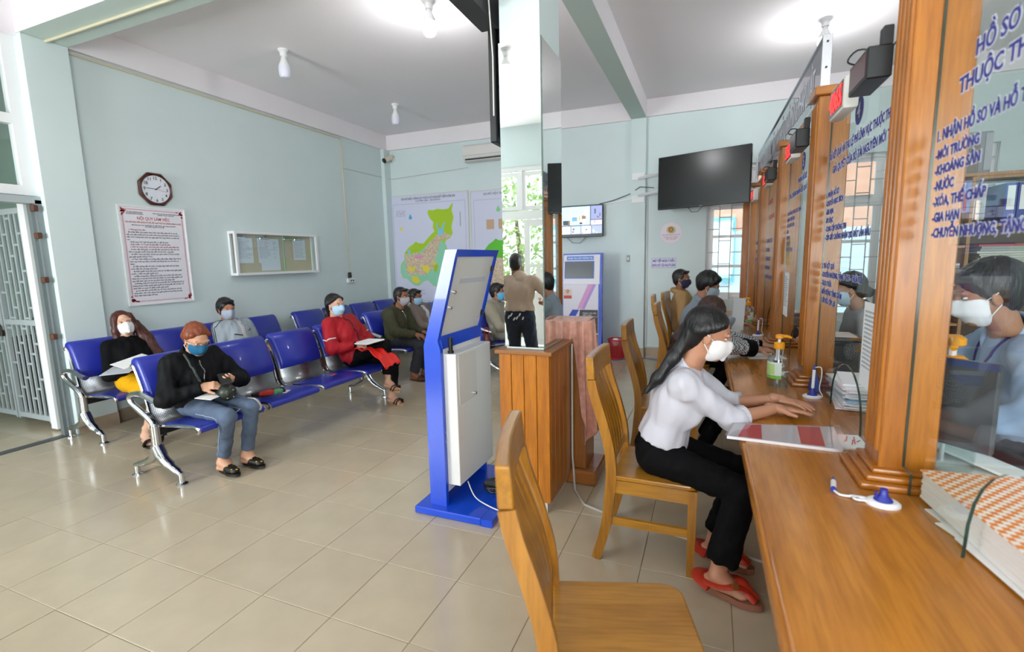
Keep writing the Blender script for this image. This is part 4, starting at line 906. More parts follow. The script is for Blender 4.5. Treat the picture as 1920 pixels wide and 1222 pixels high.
def spx(z):
    for i in range(len(SP)-1):
        if SP[i][1] <= z <= SP[i+1][1]: t = (z-SP[i][1])/(SP[i+1][1]-SP[i][1]); return SP[i][0]+(SP[i+1][0]-SP[i][0])*t
    return SP[-1][0]
def make_chair():
    t = thing('wooden_chair', 'x', 'chair', (0, 0, 0), 0, 'varnished wooden chairs along the counter')
    for s in (-1, 1):
        pth = [(x, s*.194, z) for x, z in SP if z < .94]
        ribbon(pth, .032, [.05-.012*abs(z-.45) for x, z in SP if z < .94]).build('rear_leg', wc_z, t, 30)
        b = MB(); b.add([(x+dx*sz, s*.188+dy*sz, z) for x, z, sz in ((.185, 0, .8), (.187, .43, 1)) for dx, dy in ((-.02, -.02), (-.02, .02), (.02, .02), (.02, -.02))], [(0, 1, 2, 3), (7, 6, 5, 4)]+[(k, (k+1) % 4, (k+1) % 4+4, k+4) for k in range(4)]); b.build('front_leg', wc_z, t)
        b = MB(); b.box(-.2, .19, s*.19-.012, s*.19+.012, .365, .43); b.build('side_apron', wc_x, t)
        b = MB(); b.box(-.2, .18, s*.19-.01, s*.19+.01, .195, .235); b.build('stretcher', wc_x, t)
    b = MB(); b.box(.172, .196, -.17, .17, .37, .43); b.build('front_apron', wc_y, t)
    b = MB(); b.box(-.205, -.18, -.18, .18, .37, .43); b.build('rear_apron', wc_y, t)
    # seat: rounded front corners
    pl = [(-.185, -.205), (-.185, .205)]+[(.16+.065*math.sin(a), .15+.06*math.cos(a)) for a in [k*PI/2/6 for k in range(7)]]+[(.16+.065*math.cos(a), -.15-.06*math.sin(a)) for a in [k*PI/2/6 for k in range(7)]]
    b = MB(); b.prism([(x, y) for x, y in pl], 2, .432, .455); s_ = b.build('seat', wc_x, t)
    md = s_.modifiers.new('bevel', 'BEVEL'); md.width = .006; md.segments = 2; md.limit_method = 'ANGLE'
    # top rail, slightly bowed
    b = MB(); V = []; F = []; n = 10
    for i in range(n+1):
        y = -.212+.424*i/n; bow = .012*(1-(2*i/n-1)**2)
        for z, tk in ((.925, .042), (1.035, .036)):
            x = spx(min(z, 1.03))-bow
            V += [(x-tk/2, y, z), (x+tk/2, y, z)]
    for i in range(n):
        a = i*4; c = a+4
        F += [(a, c, c+1, a+1), (a+2, a+3, c+3, c+2), (a, a+2, c+2, c), (a+1, c+1, c+3, a+3)]
    F += [(0, 1, 3, 2), (n*4, n*4+2, n*4+3, n*4+1)]
    b.add(V, F); o = b.build('top_rail', wc_y, t, 30); md = o.modifiers.new('bevel', 'BEVEL'); md.width = .006; md.segments = 2; md.limit_method = 'ANGLE'
    b = MB(); b.box(-.205, -.183, -.18, .18, .49, .53, .003); b.build('lower_rail', wc_y, t)
    for k in range(5):
        y0 = -.125+k*.0625; pth = []
        for i in range(11):
            z = .525+i*.041; bow = .018*(1-(y0/.2)**2)*(z-.5)/.5
            pth.append((spx(z)-bow+.012*math.sin((z-.525)/.41*PI), y0*(1-.12*math.sin((z-.525)/.41*PI)), z))
        o = ribbon(pth, .054 if k == 2 else .044, .012).build('back_slat', wc_z, t, 40)
        if k == 2:
            bb = MB()
            for r in range(4):
                for c in range(3): xx = spx(.82+r*.022)-.012; bb.box(xx-.0095, xx-.008, -.016+c*.012, -.009+c*.012, .81+r*.022, .824+r*.022)
            f = bb.build('carved_motif', M('carving_pale', '#d9b98a', .6), o)
    return t
c0 = make_chair()
CH = [((2.055, -.18), .30, 'wooden chair nearest the camera, empty, cut by the bottom edge'), ((2.04, 1.01), 0, 'wooden chair under the woman in the white shirt'), ((2.01, 2.17), .02, 'wooden chair just beyond the white shirt woman, beside the basket'), ((2.07, 3.69), .0, 'wooden chair of the man in the grey shirt'), ((1.93, 4.72), .05, 'small far wooden chair half hidden behind another chair'), ((2.02, 5.28), -.12, 'wooden chair of the man in the tan jacket by the window')]
for k, (p, r, l) in enumerate(CH):
    if k == 0: c0.location = (*p, 0); c0.rotation_euler = (0, 0, r); c0['label'] = l
    else: dup(c0, (*p, 0), r, l)
# ------------------------------------------------------------------ information kiosk seen from behind
def kiosk():
    blue = M('kiosk_blue', '#0d45c4', .25, coat=.3); white = M('kiosk_white', '#d9d6d2', .3); wh2 = M('kiosk_door_white', '#d3cfc9', .28)
    k = thing('information_kiosk', 'blue and white floor kiosk seen from behind in front of the column', 'kiosk', (.9, 1.15, 0))
    y0, y1 = .93, 1.50
    b = MB(); b.box(.655, 1.10, .87, 1.57, 0, .045, .006); b.box(1.10, 1.17, .87, 1.07, 0, .045); b.build('base_plate', blue, k)
    # side profiles
    prof = [(.735, .045), (.735, 1.02), (.905, 1.565), (.965, 1.565), (.93, 1.45), (.815, 1.02), (.815, .045)]
    sidep = [(.735, .045), (.735, 1.02), (.905, 1.57), (.98, 1.57), (.965, 1.53), (.83, 1.05), (.845, 1.0), (.845, .045)]
    for a in (y0, y1-.03): b = MB(); b.prism(sidep, 1, a, a+.03); b.build('side_panel', blue, k)
    b = MB(); b.prism([(.735, .045), (.735, 1.02), (.905, 1.57), (.925, 1.565), (.755, 1.015), (.755, .045)], 1, y0+.03, y1-.03); b.build('front_panel', white, k)
    b = MB(); b.prism([(.905, 1.53), (.918, 1.57), (.98, 1.57), (.967, 1.53)], 1, y0+.03, y1-.03); b.build('top_cap', blue, k)
    b = MB(); b.prism([(.76, 1.0), (.77, 1.07), (.838, 1.075), (.845, 1.0)], 1, y0+.03, y1-.03); b.build('cross_rail', blue, k)
    # upper white door
    d = b = MB(); b.prism([(.80, 1.075), (.935, 1.53), (.958, 1.53), (.828, 1.075)], 1, y0+.035, y1-.035); dr = b.build('upper_door', wh2, k)
    dirv = Vector((.13, 0, .455)).normalized(); nrm = Vector((.455, 0, -.13)).normalized()
    for z, r in ((1.33, .011), (1.24, .009)):
        x = .828+(z-1.075)*.286; p = Vector((x, y0+.085-(1.33-z)*.1, z)); b = MB(); b.tube([p, p+nrm*.012], r, 12); b.tube([p+nrm*.012, p+nrm*.016], r*.6, 8); b.build('lock', m_chrome, dr)
    for z in (1.16, 1.45):
        x = .828+(z-1.075)*.286; b = MB(); b.box(x, x+.012, y1-.045, y1-.03, z-.02, z+.02); b.build('hinge', m_dark, dr)
    b = MB()
    for i in range(6): 
        z = 1.375+i*.005; x = .8285+(z-1.075)*.286
        b.box(x, x+.0015, y0+.13, y1-.09, z, z+.0025)
    f = b.build('vent_slots', M('vent_grey', '#b9b8c2', .5), dr); f['kind'] = 'stuff'
    # lower equipment box
    b = MB(); b.box(.76, .84, y0+.03, y1-.03, .12, .998); b.build('back_flange', white, k)
    bx = MB(); bx.box(.841, .925, y0+.035, 1.44, .17, .972, .003); bxo = bx.build('equipment_box', M('kiosk_box_white', '#dcdad6', .3), k)
    b = MB(); b.box(.925, .929, y0+.06, y0+.29, .665, .962, .002); b.build('service_hatch', wh2, bxo)
    b = MB(); b.tube([(.929, y0+.25, .69), (.943, y0+.25, .69)], .009, 10); b.build('hatch_lock', m_chrome, bxo)
    for z in (.50, .44): b = MB(); b.tube([(.838, y0+.036, z), (.838, y0+.022, z)], .009, 10); b.build('lock', m_chrome, bxo)
    b = MB(); b.tube([(.875, y0+.07, .972), (.875, y0+.07, 1.065)], .013, 10); b.tube([(.875, y0+.07, .968), (.875, y0+.07, .985)], .018, 10); b.build('antenna', m_dark, bxo, 40)
    # power cables under the box
    c = thing('cable_coil', 'coil of black power cable with white lead under the kiosk box', 'cable', (1.05, 1.1, .045))
    rng = random.Random(4)
    pts = []
    for i in range(90):
        a = i*.45; r = .075+.02*math.sin(i*.7); pts.append((1.06+r*math.cos(a)*.9, 1.2+r*math.sin(a), .062+.05*abs(math.sin(i*.13))))
    b = MB(); b.tube(pts, .007, 6); b.build('cable', m_dark, c, 60)
    b = MB(); b.tube(smoothline([(.93, 1.05, .165), (.99, 1.02, .09), (1.08, 1.0, .06), (1.18, .98, .052), (1.2, 1.07, .02)], 5), .004, 6); b.build('white_lead', M('white_cord', '#d8d6cf', .6), c, 60)
    b = MB(); b.box(1.0, 1.1, 1.13, 1.18, .11, .14, .006); b.build('inline_plug', M('dark_grey_plastic', '#2b2b2e', .45), c)
kiosk()
def kiosk2():
    blue = M('kiosk_blue', '#0d45c4', .25, coat=.3); white = M('kiosk_white2', '#dcd9e2', .35)
    x0, x1, yf = .27, .845, 5.42
    k = thing('enquiry_kiosk', 'second kiosk with a blank screen and blue edge by the back wall', 'kiosk', ((x0+x1)/2, yf+.1, 0))
    b = MB(); b.box(x0-.03, x1+.03, yf-.15, yf+.3, 0, .045, .005); b.build('base_plate', blue, k)
    b = MB(); b.prism([(yf, .045), (yf, 1.13), (yf+.05, 1.57), (yf+.14, 1.57), (yf+.1, 1.1), (yf+.1, .045)], 0, x0, x1); b.build('body', blue, k)
    sl = lambda z: yf+(z-1.13)*.1136 if z > 1.13 else yf
    b = MB(); b.prism([(yf-.004, .09), (yf-.004, 1.128), (yf+.001, 1.128), (yf+.001, .09)], 0, x0+.01, x1-.045); b.build('lower_panel', M('kiosk_lilac', '#d6d3e0', .35), k)
    b = MB(); b.prism([(yf-.004, 1.13), (sl(1.55)-.004, 1.55), (sl(1.55)+.002, 1.55), (yf+.002, 1.13)], 0, x0+.01, x1-.03); b.build('upper_panel', white, k)
    b = MB(); b.prism([(sl(1.48)-.007, 1.475), (sl(1.53)-.007, 1.53), (sl(1.53)-.003, 1.53), (sl(1.48)-.003, 1.475)], 0, x0+.06, x1-.12); b.build('title_strip', M('title_blue', '#2a6fd0', .4), k)
    text('title', 'KIOSK TRA CỨU THÔNG TIN', .035, frame(((x0+x1)/2-.03, sl(1.5)-.0085, 1.49), (1, 0, 0), (0, .113, 1)), M('white_letters', '#e4e4ec', .5), k, align='CENTER', width=.36, ext=.0002, bold=.001)
    b = MB(); b.prism([(sl(1.21)-.008, 1.21), (sl(1.46)-.008, 1.46), (sl(1.46), 1.46), (sl(1.21), 1.21)], 0, x0+.03, x1-.11); sb = b.build('screen_bezel', M('bezel_blue', '#3a62b8', .4), k)
    b = MB(); b.prism([(sl(1.22)-.0095, 1.225), (sl(1.45)-.0095, 1.45), (sl(1.45)-.007, 1.45), (sl(1.22)-.007, 1.225)], 0, x0+.042, x1-.122); b.build('screen', M('grey_screen', '#5c6067', .15), sb)
    y = yf-.0045
    def poly(pts, name, m, off=0): b = MB(); b.prism(pts, 1, y-off-.0005, y-off); return b.build(name, m, k)
    poly([(x0+.22, .77), (x0+.31, .77), (x0+.47, 1.127), (x0+.38, 1.127)], 'pink_stripe', M('stripe_pink', '#d59ac9', .5))
    poly([(x0+.285, .77), (x0+.33, .77), (x0+.5, 1.127), (x0+.455, 1.127)], 'violet_stripe', M('stripe_violet', '#b08fd4', .5), .0006)
    poly([(x0+.05, .60), (x0+.16, .60), (x0+.25, .76), (x0+.15, .76)], 'blue_stripe', M('stripe_blue', '#2c46b4', .5), .0006)
    poly([(x0+.22, .42), (x1-.05, .42), (x1-.05, .76), (x0+.26, .76)], 'dark_poster', M('poster_black', '#1a1a1e', .4), .0008)
    poly([(x0+.22, .14), (x1-.05, .14), (x1-.05, .40), (x0+.22, .40)], 'dark_poster', M('poster_black', '#1a1a1e', .4), .0008)
    text('poster_text', 'MẠNG XÃ HỘI\nVIỆT NAM', .03, FB(x0+.30, y-.002, .70), M('white_letters', '#e4e4ec', .5), k, ext=.0002)
    rng = random.Random(2)
    b = MB(); c0_ = Vector((x0+.42, 0, .56))
    for i in range(9):
        a = rng.uniform(0, 6.28); r = rng.uniform(.03, .08); q = (c0_.x+r*math.cos(a), y-.002, c0_.z+r*math.sin(a)); b.tube([(c0_.x, y-.002, c0_.z), q], .002, 4); b.lathe([(.008, 0), (.008, .001)], 8, mtx=FB(*q))
    f = b.build('network_drawing', M('poster_grey', '#8d8d99', .5), k); f['kind'] = 'stuff'
    b = MB(); b.box(x0+.02, x0+.14, y-.001, y, .965, 1.06); b.build('logo_plate', M('logo_beige', '#d8c4b4', .5), k)
    b = MB(); b.box(x0+.02, x0+.14, y-.001, y, .92, .965); b.build('logo_band', M('logo_red', '#b8482f', .5), k)
    b = MB(); b.tube([(x0+.06, y-.002, 1.03), (x0+.08, y-.002, 1.05), (x0+.1, y-.002, 1.03), (x0+.08, y-.002, 1.0)], .006, 5, closed=True); b.build('logo_mark', m_red_ink, k)
kiosk2()
# red wire waste basket
wb_ = thing('waste_basket', 'red plastic lattice waste basket by the back wall', 'basket', (1.02, 5.72, 0))
red = M('red_plastic', '#c3262b', .4)
b = MB()
for k in range(30):
    a = 2*PI*k/30
    b.tube([(1.02+.1*math.cos(a), 5.72+.1*math.sin(a), .02), (1.02+.13*math.cos(a), 5.72+.13*math.sin(a), .29)], .0035, 4)
for z in [.05+.02*i for i in range(12)]: r = .1+.03*(z-.02)/.27; b.tube([(1.02+r*math.cos(2*PI*i/30), 5.72+r*math.sin(2*PI*i/30), z) for i in range(30)], .003, 4, closed=True)
f = b.build('lattice', red, wb_); f['kind'] = 'stuff'
b = MB(); b.tube([(1.02+.136*math.cos(2*PI*i/30), 5.72+.136*math.sin(2*PI*i/30), .295) for i in range(30)], .012, 8, closed=True); b.build('rim', red, wb_, 60)
b = MB(); b.lathe([(.1, 0), (.105, .03)], 24, mtx=T(1.02, 5.72, 0)); b.build('bottom', red, wb_)
b = MB(); b.lathe([(.02, .2), (.05, .24), (.06, .28), (.03, .31)], 9, mtx=T(1.0, 5.7, 0)); tag(b.build('crumpled_paper', m_paper), 'crumpled white paper inside the red basket', 'paper')
run('floor_cable', smoothline([(.85, 5.9, .01), (.98, 5.55, .01), (1.2, 5.75, .01), (1.5, 5.8, .01), (1.8, 5.55, .01), (2.1, 5.6, .01)], 6), 'blue network cable lying along the back wall', .007, M('blue_cable', '#4a6a9a', .5))
# ------------------------------------------------------------------ people: smooth implicit bodies meshed with surface nets
V3 = lambda *a: np.array(a, dtype=np.float64)
def nz(v): v = np.asarray(v, float); return v/(np.linalg.norm(v)+1e-12)
class Field:
    def __init__(s, lo, hi, h):
        s.lo = np.asarray(lo, float); s.h = h; s.n = np.ceil((np.asarray(hi, float)-s.lo)/h).astype(int)+2
        s.F = np.full(s.n, .3, np.float32)
    def sub(s, lo, hi):
        a = np.clip(np.floor((lo-s.lo)/s.h).astype(int), 0, s.n-1); b = np.clip(np.ceil((hi-s.lo)/s.h).astype(int)+1, 1, s.n)
        if np.any(b <= a): return None
        sl = tuple(slice(a[i], b[i]) for i in range(3))
        g = [(np.arange(a[i], b[i])*s.h+s.lo[i]).astype(np.float32) for i in range(3)]
        return sl, np.meshgrid(*g, indexing='ij', sparse=True)
    def put(s, fn, lo, hi, k, cuts=(), mode='u'):
        r = s.sub(lo-k-3*s.h, hi+k+3*s.h)
        if r is None: return s
        sl, (x, y, z) = r
        d = fn(x, y, z)
        for (p, n) in cuts: d = np.maximum(d, (x-p[0])*n[0]+(y-p[1])*n[1]+(z-p[2])*n[2])
        A = s.F[sl]
        if mode == 'u':
            if k > 0: h = np.maximum(k-np.abs(A-d), 0)/k; s.F[sl] = np.minimum(A, d)-h*h*k*.25
            else: s.F[sl] = np.minimum(A, d)
        else:
            if k > 0: h = np.maximum(k-np.abs(A+d), 0)/k; s.F[sl] = np.maximum(A, -d)+h*h*k*.25
            else: s.F[sl] = np.maximum(A, -d)
        return s
    def cone(s, a, b, ra, rb, k=.02, wide=None, q=1., cuts=(), mode='u'):
        a = np.asarray(a, float); b = np.asarray(b, float); ab = b-a; L2 = max(ab @ ab, 1e-9); m = max(ra, rb)*max(q, 1)
        def fn(x, y, z):
            px, py, pz = x-a[0], y-a[1], z-a[2]
            t = np.clip((px*ab[0]+py*ab[1]+pz*ab[2])/L2, 0, 1)
            dx, dy, dz = px-t*ab[0], py-t*ab[1], pz-t*ab[2]
            d2 = dx*dx+dy*dy+dz*dz
            if wide is not None: w = dx*wide[0]+dy*wide[1]+dz*wide[2]; d2 = d2-w*w*(1-1/(q*q))
            return np.sqrt(np.maximum(d2, 0))-(ra+(rb-ra)*t)
        return s.put(fn, np.minimum(a, b)-m, np.maximum(a, b)+m, k, cuts, mode)
    def ell(s, c, ax, rad, k=.02, cuts=(), mode='u'):
        c = np.asarray(c, float); m = max(rad)
        def fn(x, y, z):
            px, py, pz = x-c[0], y-c[1], z-c[2]; k0 = 0; k1 = 0
            for a, r in zip(ax, rad): q = (px*a[0]+py*a[1]+pz*a[2])/r; k0 = k0+q*q; k1 = k1+q*q/(r*r)
            k0 = np.sqrt(k0); return k0*(k0-1)/np.sqrt(np.maximum(k1, 1e-9))
        return s.put(fn, c-m, c+m, k, cuts, mode)
    def cut(s, p, n):
        sl, (x, y, z) = s.sub(s.lo, s.lo+s.n*s.h); s.F[sl] = np.maximum(s.F[sl], (x-p[0])*n[0]+(y-p[1])*n[1]+(z-p[2])*n[2]); return s
    def wrinkle(s, amp, seed=0, wl=.09, stretch=None):
        idx = np.nonzero(np.abs(s.F) < .03); P = np.stack(idx, -1)*s.h+s.lo; rng = np.random.RandomState(seed); v = 0
        if stretch is not None: P = P*np.asarray(stretch)
        for i in range(5):
            k = nz(rng.randn(3))*2*np.pi/(wl*rng.uniform(.6, 1.6)); k2 = nz(rng.randn(3))*2*np.pi/(wl*2.2)
            v = v+np.sin(P @ k+rng.uniform(0, 6)+1.2*np.sin(P @ k2+i))
        s.F[idx] += (amp*v/3).astype(np.float32); return s
    def mesh(s):
        F = s.F; F[0] = F[-1] = .1; F[:, 0] = F[:, -1] = .1; F[:, :, 0] = F[:, :, -1] = .1
        ins = F < 0; n0, n1, n2 = F.shape
        c = sum(ins[i:n0-1+i, j:n1-1+j, k:n2-1+k].astype(np.int8) for i in (0, 1) for j in (0, 1) for k in (0, 1))
        act = np.nonzero((c > 0) & (c < 8)); idm = np.full((n0-1, n1-1, n2-1), -1, np.int64); N = len(act[0]); idm[act] = np.arange(N)
        acc = np.zeros((N, 3)); cnt = np.zeros(N); base = np.stack(act, -1).astype(float)
        cor = [(i, j, k) for i in (0, 1) for j in (0, 1) for k in (0, 1)]
        val = {q: F[act[0]+q[0], act[1]+q[1], act[2]+q[2]].astype(float) for q in cor}
        for q in cor:
            for ax in range(3):
                if q[ax] == 0:
                    r = list(q); r[ax] = 1; r = tuple(r); a, b = val[q], val[r]; m = (a < 0) != (b < 0)
                    t = np.where(m, a/np.where(m, a-b, 1), 0)
                    p = np.tile(np.array(q, float), (N, 1)); p[:, ax] = t; acc[m] += p[m]; cnt[m] += 1
        P = (base+acc/np.maximum(cnt, 1)[:, None])*s.h+s.lo
        Q = []
        for ax in range(3):
            o1, o2 = (ax+1) % 3, (ax+2) % 3
            sa = [slice(1, -1)]*3; sb = [slice(1, -1)]*3; sa[ax] = slice(0, -1); sb[ax] = slice(1, None)
            A = ins[tuple(sa)]; B = ins[tuple(sb)]; e = np.stack(np.nonzero(A != B), -1); fl = A[tuple(e.T)]
            e = e+1; e[:, ax] -= 1
            def cell(d1, d2): g = e.copy(); g[:, o1] -= d1; g[:, o2] -= d2; return idm[g[:, 0], g[:, 1], g[:, 2]]
            quad = np.stack([cell(0, 0), cell(1, 0), cell(1, 1), cell(0, 1)], -1); quad[~fl] = quad[~fl][:, ::-1]; Q.append(quad)
        Q = np.concatenate(Q); Q = Q[(Q >= 0).all(1)]
        return P, Q
def npmesh(name, parts, mats, parent=None):
    "parts: list of (P, Q[, material index])"
    Vs = []; Fs = []; mi = []; k = 0
    for p in parts: Vs.append(p[0]); Fs.append(p[1]+k); k += len(p[0]); mi += [p[2] if len(p) > 2 else 0]*len(p[1])
    P = np.concatenate(Vs); Q = np.concatenate(Fs)
    if parent is not None:
        im = np.array(wm(parent).inverted()); P = P @ im[:3, :3].T+im[:3, 3]
    me = bpy.data.meshes.new(name); me.from_pydata(P.tolist(), [], Q.tolist())
    for m in (mats if isinstance(mats, (list, tuple)) else [mats]): me.materials.append(m)
    me.polygons.foreach_set('material_index', mi); me.polygons.foreach_set('use_smooth', [True]*len(Q)); me.update()
    return link(name, me, parent)
def ik(S, Wt, a, b, pole):
    S = np.asarray(S, float); Wt = np.asarray(Wt, float); d = Wt-S; L = np.linalg.norm(d)
    if L > (a+b)*.999: Wt = S+d/L*(a+b)*.999; d = Wt-S; L = np.linalg.norm(d)
    u = d/L; x = (a*a-b*b+L*L)/(2*L); h = math.sqrt(max(a*a-x*x, 0)); p = np.asarray(pole, float); p = p-u*(p @ u); p = nz(p)
    return S+u*x+p*h, Wt
def hand_mesh(Wr, d, n, side, s=1., curl=(.25, .35, .3), h=.0038, spread=.06, thumb=.5):
    d = nz(d); n = np.asarray(n, float); n = nz(n-d*(n @ d)); t = np.cross(d, n)*side          # t points to the thumb
    Wr = np.asarray(Wr, float); F = Field(Wr+d*.08*s-.14*s, Wr+d*.08*s+.14*s, h)
    F.cone(Wr-d*.03*s, Wr+d*.015*s, .024*s, .022*s, .01, t, 1.2)
    F.cone(Wr+d*.01*s, Wr+d*.072*s, .0155*s, .013*s, .012, t, 2.6)
    for i, (o, L, r) in enumerate(((.029, .069, .0085), (.0095, .078, .0088), (-.0105, .072, .0083), (-.029, .056, .0075))):
        p = Wr+d*(.078-.004*abs(i-1))*s+t*o*s; dr = nz(d+t*spread*(1.2-i)); ang = 0; q = p
        for j, f in enumerate((.45, .31, .24)):
            ang += curl[j]*(1+.12*i); v = dr*math.cos(ang)+n*math.sin(ang); e = q+v*L*f*s
            F.cone(q, e, r*s*(1-.07*j), r*s*(.93-.07*j), .005 if j else .008); q = e
    p = Wr+d*.022*s+t*.026*s+n*.004; v = nz(d*.75+t*(.95-thumb*.6)+n*(.15+thumb*.4)); q = p+v*.036*s
    F.cone(Wr+d*.01*s+t*.012*s, p, .015*s, .0135*s, .012); F.cone(p, q, .0125*s, .0105*s, .008); v2 = nz(v+d*.55+n*.15*thumb); F.cone(q, q+v2*.032*s, .0102*s, .0082*s, .005)
    return F.mesh()
def foot_mesh(An, d, s=1., h=.0045, toes=True, side=1, pitch=0.):
    d = nz(d); up = V3(0, 0, 1); 
    l = nz(np.cross(up, d)); 
    if pitch: d2 = nz(d*math.cos(pitch)-up*math.sin(pitch)); up = nz(np.cross(d2, l)); d = d2
    An = np.asarray(An, float); g = An-up*.055*s      # sole level is about 7 cm under the ankle
    F = Field(An+d*.07*s-.17*s, An+d*.07*s+.17*s, h)
    F.cone(An+up*.06*s, An, .034*s, .034*s, .01); F.ell(g-d*.035*s+up*.005*s, (d, l, up), (.034*s, .029*s, .03*s), .02)
    F.cone(An-up*.01*s, g+d*.11*s+up*.0*s, .034*s, .016*s, .03, l, 1.5); F.cone(g-d*.03*s-up*.005*s, g+d*.12*s-up*.008*s, .02*s, .013*s, .02, l, 2.2)
    if toes:
        for i in range(5):
            o = (.03-.0155*i)*s*side; L = (.048, .05, .045, .038, .03)[i]*s; r = (.0105, .0075, .007, .0068, .0065)[i]*s; p = g+d*(.118-.008*i)*s+l*o-up*.006*s
            F.cone(p, p+d*L*.8-up*.004, r, r*.92, .006)
    return F.mesh()
def head_frame(face, roll=0):
    f = nz(face); l = nz(np.cross(V3(0, 0, 1), f)); u = np.cross(f, l)
    if roll: l, u = l*math.cos(roll)+u*math.sin(roll), u*math.cos(roll)-l*math.sin(roll)
    return f, l, u
SKINS = {}
def skinmat(c): return M('skin_'+c, c, .5, var=.06, vscale=14, spec=.35)
def hairmat(c): return M('hair_'+c, c, .42, bump=.5, bscale=90, var=.25, vscale=60, stretch=(1, 1, .12))
def cloth(n, c, **k): return M('cloth_'+n, c, k.pop('rough', .85), bump=k.pop('bump', .12), bscale=k.pop('bscale', 180), var=k.pop('var', .06), vscale=k.pop('vscale', 9), spec=k.pop('spec', .3), **k)
def build_person(label, S):
    s = S.get('s', 1.); sk = skinmat(S.get('skin', '#c08d72')); h = S.get('h', .011)
    pel, nk, hd = V3(*S['pel']), V3(*S['nk']), V3(*S['hd'])
    o = thing('person', label, 'person', (pel[0], pel[1], 0))
    fw = nz(V3(math.cos(S.get('yaw', 0)), math.sin(S.get('yaw', 0)), 0)); lf = V3(-fw[1], fw[0], 0)
    up = nz(nk-pel); ft = nz(np.cross(lf, up)); tw = S.get('twist', 0)
    ls = nz(lf*math.cos(tw)-ft*math.sin(tw)) if tw else lf
    f, l, u = head_frame(S.get('face', fw), S.get('roll', 0)); hs = s*S.get('hs', 1.)
    hp = lambda a, b, c: hd+(f*a+l*b+u*c)*hs
    shw = S.get('shw', .175)*s; top = S['top']; bot = S['bot']
    sh = {1: nk-up*.045*s+ls*shw, -1: nk-up*.045*s-ls*shw}
    el = {}; wr = {}; kn = {}; an = {}; hp_ = {}
    for g, c in ((1, 'L'), (-1, 'R')):
        if S.get('wr'+c) is not None: el[g], wr[g] = ik(sh[g], S['wr'+c], .285*s, .25*s, S.get('el'+c, lf*g*.5-V3(0, 0, 1)-fw*.3))
        if S.get('an'+c) is not None: hp_[g] = pel+lf*g*.088*s-V3(0, 0, .02)*s; kn[g], an[g] = ik(hp_[g], S['an'+c], .415*s, .40*s, S.get('kn'+c, fw+V3(0, 0, .8)))
    pts = [pel-.25*s, pel+.25*s, nk+.2, hd+.2, nk-.2]+[q for D in (el, wr, kn, an) for q in D.values()]
    P = np.array(pts); lo, hi = P.min(0)-.14, P.max(0)+.14
    # ---- body under the clothes
    B = Field(lo, hi, h)
    B.ell(pel+up*.02*s, (ft, lf, up), (.10*s, .15*s, .11*s)).cone(pel+up*.05*s, nk-up*.16*s, .085*s, .09*s, .05, ls, 1.35).cone(sh[1]-ls*.02, sh[-1]+ls*.02, .045*s, .045*s, .05)
    B.cone(nk-up*.03*s, hp(-.02, 0, -.07), .056*s, .052*s, .03)
    for g in el: B.cone(sh[g], el[g], .043*s, .036*s, .02).cone(el[g], wr[g], .036*s, .025*s, .015)
    for g in kn: B.cone(hp_[g], kn[g], .075*s, .05*s, .03).cone(kn[g], an[g], .05*s, .034*s, .02)
    parts = [B.mesh()]
    # ---- head
    Hh = Field(hd-.17*hs, hd+.17*hs, S.get('hh', .0055))
    ax = (f, l, u)
    Hh.ell(hp(-.012, 0, .028), ax, (.093*hs, .074*hs, .086*hs)).ell(hp(.022, 0, -.042), ax, (.068*hs, .057*hs, .074*hs), .035).cone(hp(.06, -.01, -.098), hp(.06, .01, -.098), .02*hs, .02*hs, .03)
    for g in (1, -1):
        Hh.ell(hp(.088, .031*g, .002), ax, (.018*hs, .019*hs, .011*hs), .014, mode='s'); Hh.cone(hp(.078, .048*g, .022), hp(.085, .014*g, .02), .008*hs, .008*hs, .014)
        Hh.ell(hp(-.006, .075*g, -.018), (nz(f+l*g*.3), nz(l*g-f*.3), u), (.019*hs, .008*hs, .031*hs), .006)
        Hh.ell(hp(.06, .034*g, -.03), ax, (.018*hs, .016*hs, .018*hs), .02)
    Hh.cone(hp(.084, 0, .008), hp(.098, 0, -.03), .007*hs, .0105*hs, .014).cone(hp(.088, .011, -.034), hp(.088, -.011, -.034), .0075*hs, .0075*hs, .01)
    Hh.cone(hp(.079, .018, -.066), hp(.079, -.018, -.066), .009*hs, .009*hs, .01); Hh.cone(hp(-.02, 0, -.07), hp(-.03, 0, -.15), .05*hs, .05*hs, .03)
    parts.append(Hh.mesh())
    for g, c in ((1, 'L'), (-1, 'R')):
        if S.get('hand'+c): q = dict(S['hand'+c]); parts.append(hand_mesh(wr[g], q.pop('d'), q.pop('n'), g, s, **q))
        if S.get('foot'+c): q = dict(S['foot'+c]); parts.append(foot_mesh(an[g], q.pop('d'), s, side=-g, **q))
    npmesh('body', parts, sk, o)
    # eyes and brows
    ew = M('eye_white', '#e9e4df', .3); ed = M('eye_dark', '#1d1512', .2); hc = S.get('hair', '#15100f')
    for g in (1, -1):
        E = Field(hp(.085, .031*g, .002)-.025, hp(.085, .031*g, .002)+.025, .003); E.ell(hp(.0715, .031*g, .001), ax, (.0105*hs, .0135*hs, .0052*hs), 0); e = npmesh('eye', [E.mesh()], ew, o)
        E = Field(hp(.085, .031*g, .002)-.02, hp(.085, .031*g, .002)+.02, .0025); E.ell(hp(.0792, .031*g, .001), ax, (.0042*hs, .0058*hs, .005*hs), 0); npmesh('iris', [E.mesh()], ed, e)
        E = Field(hp(.085, .031*g, .025)-.03, hp(.085, .031*g, .025)+.03, .003); E.cone(hp(.0865, .015*g, .027), hp(.075, .047*g, .03), .0034*hs, .0024*hs, 0); npmesh('eyebrow', [E.mesh()], hairmat(hc), o)
    # ---- hair
    hm = hairmat(hc); st = S.get('style', 'short'); hv = .006
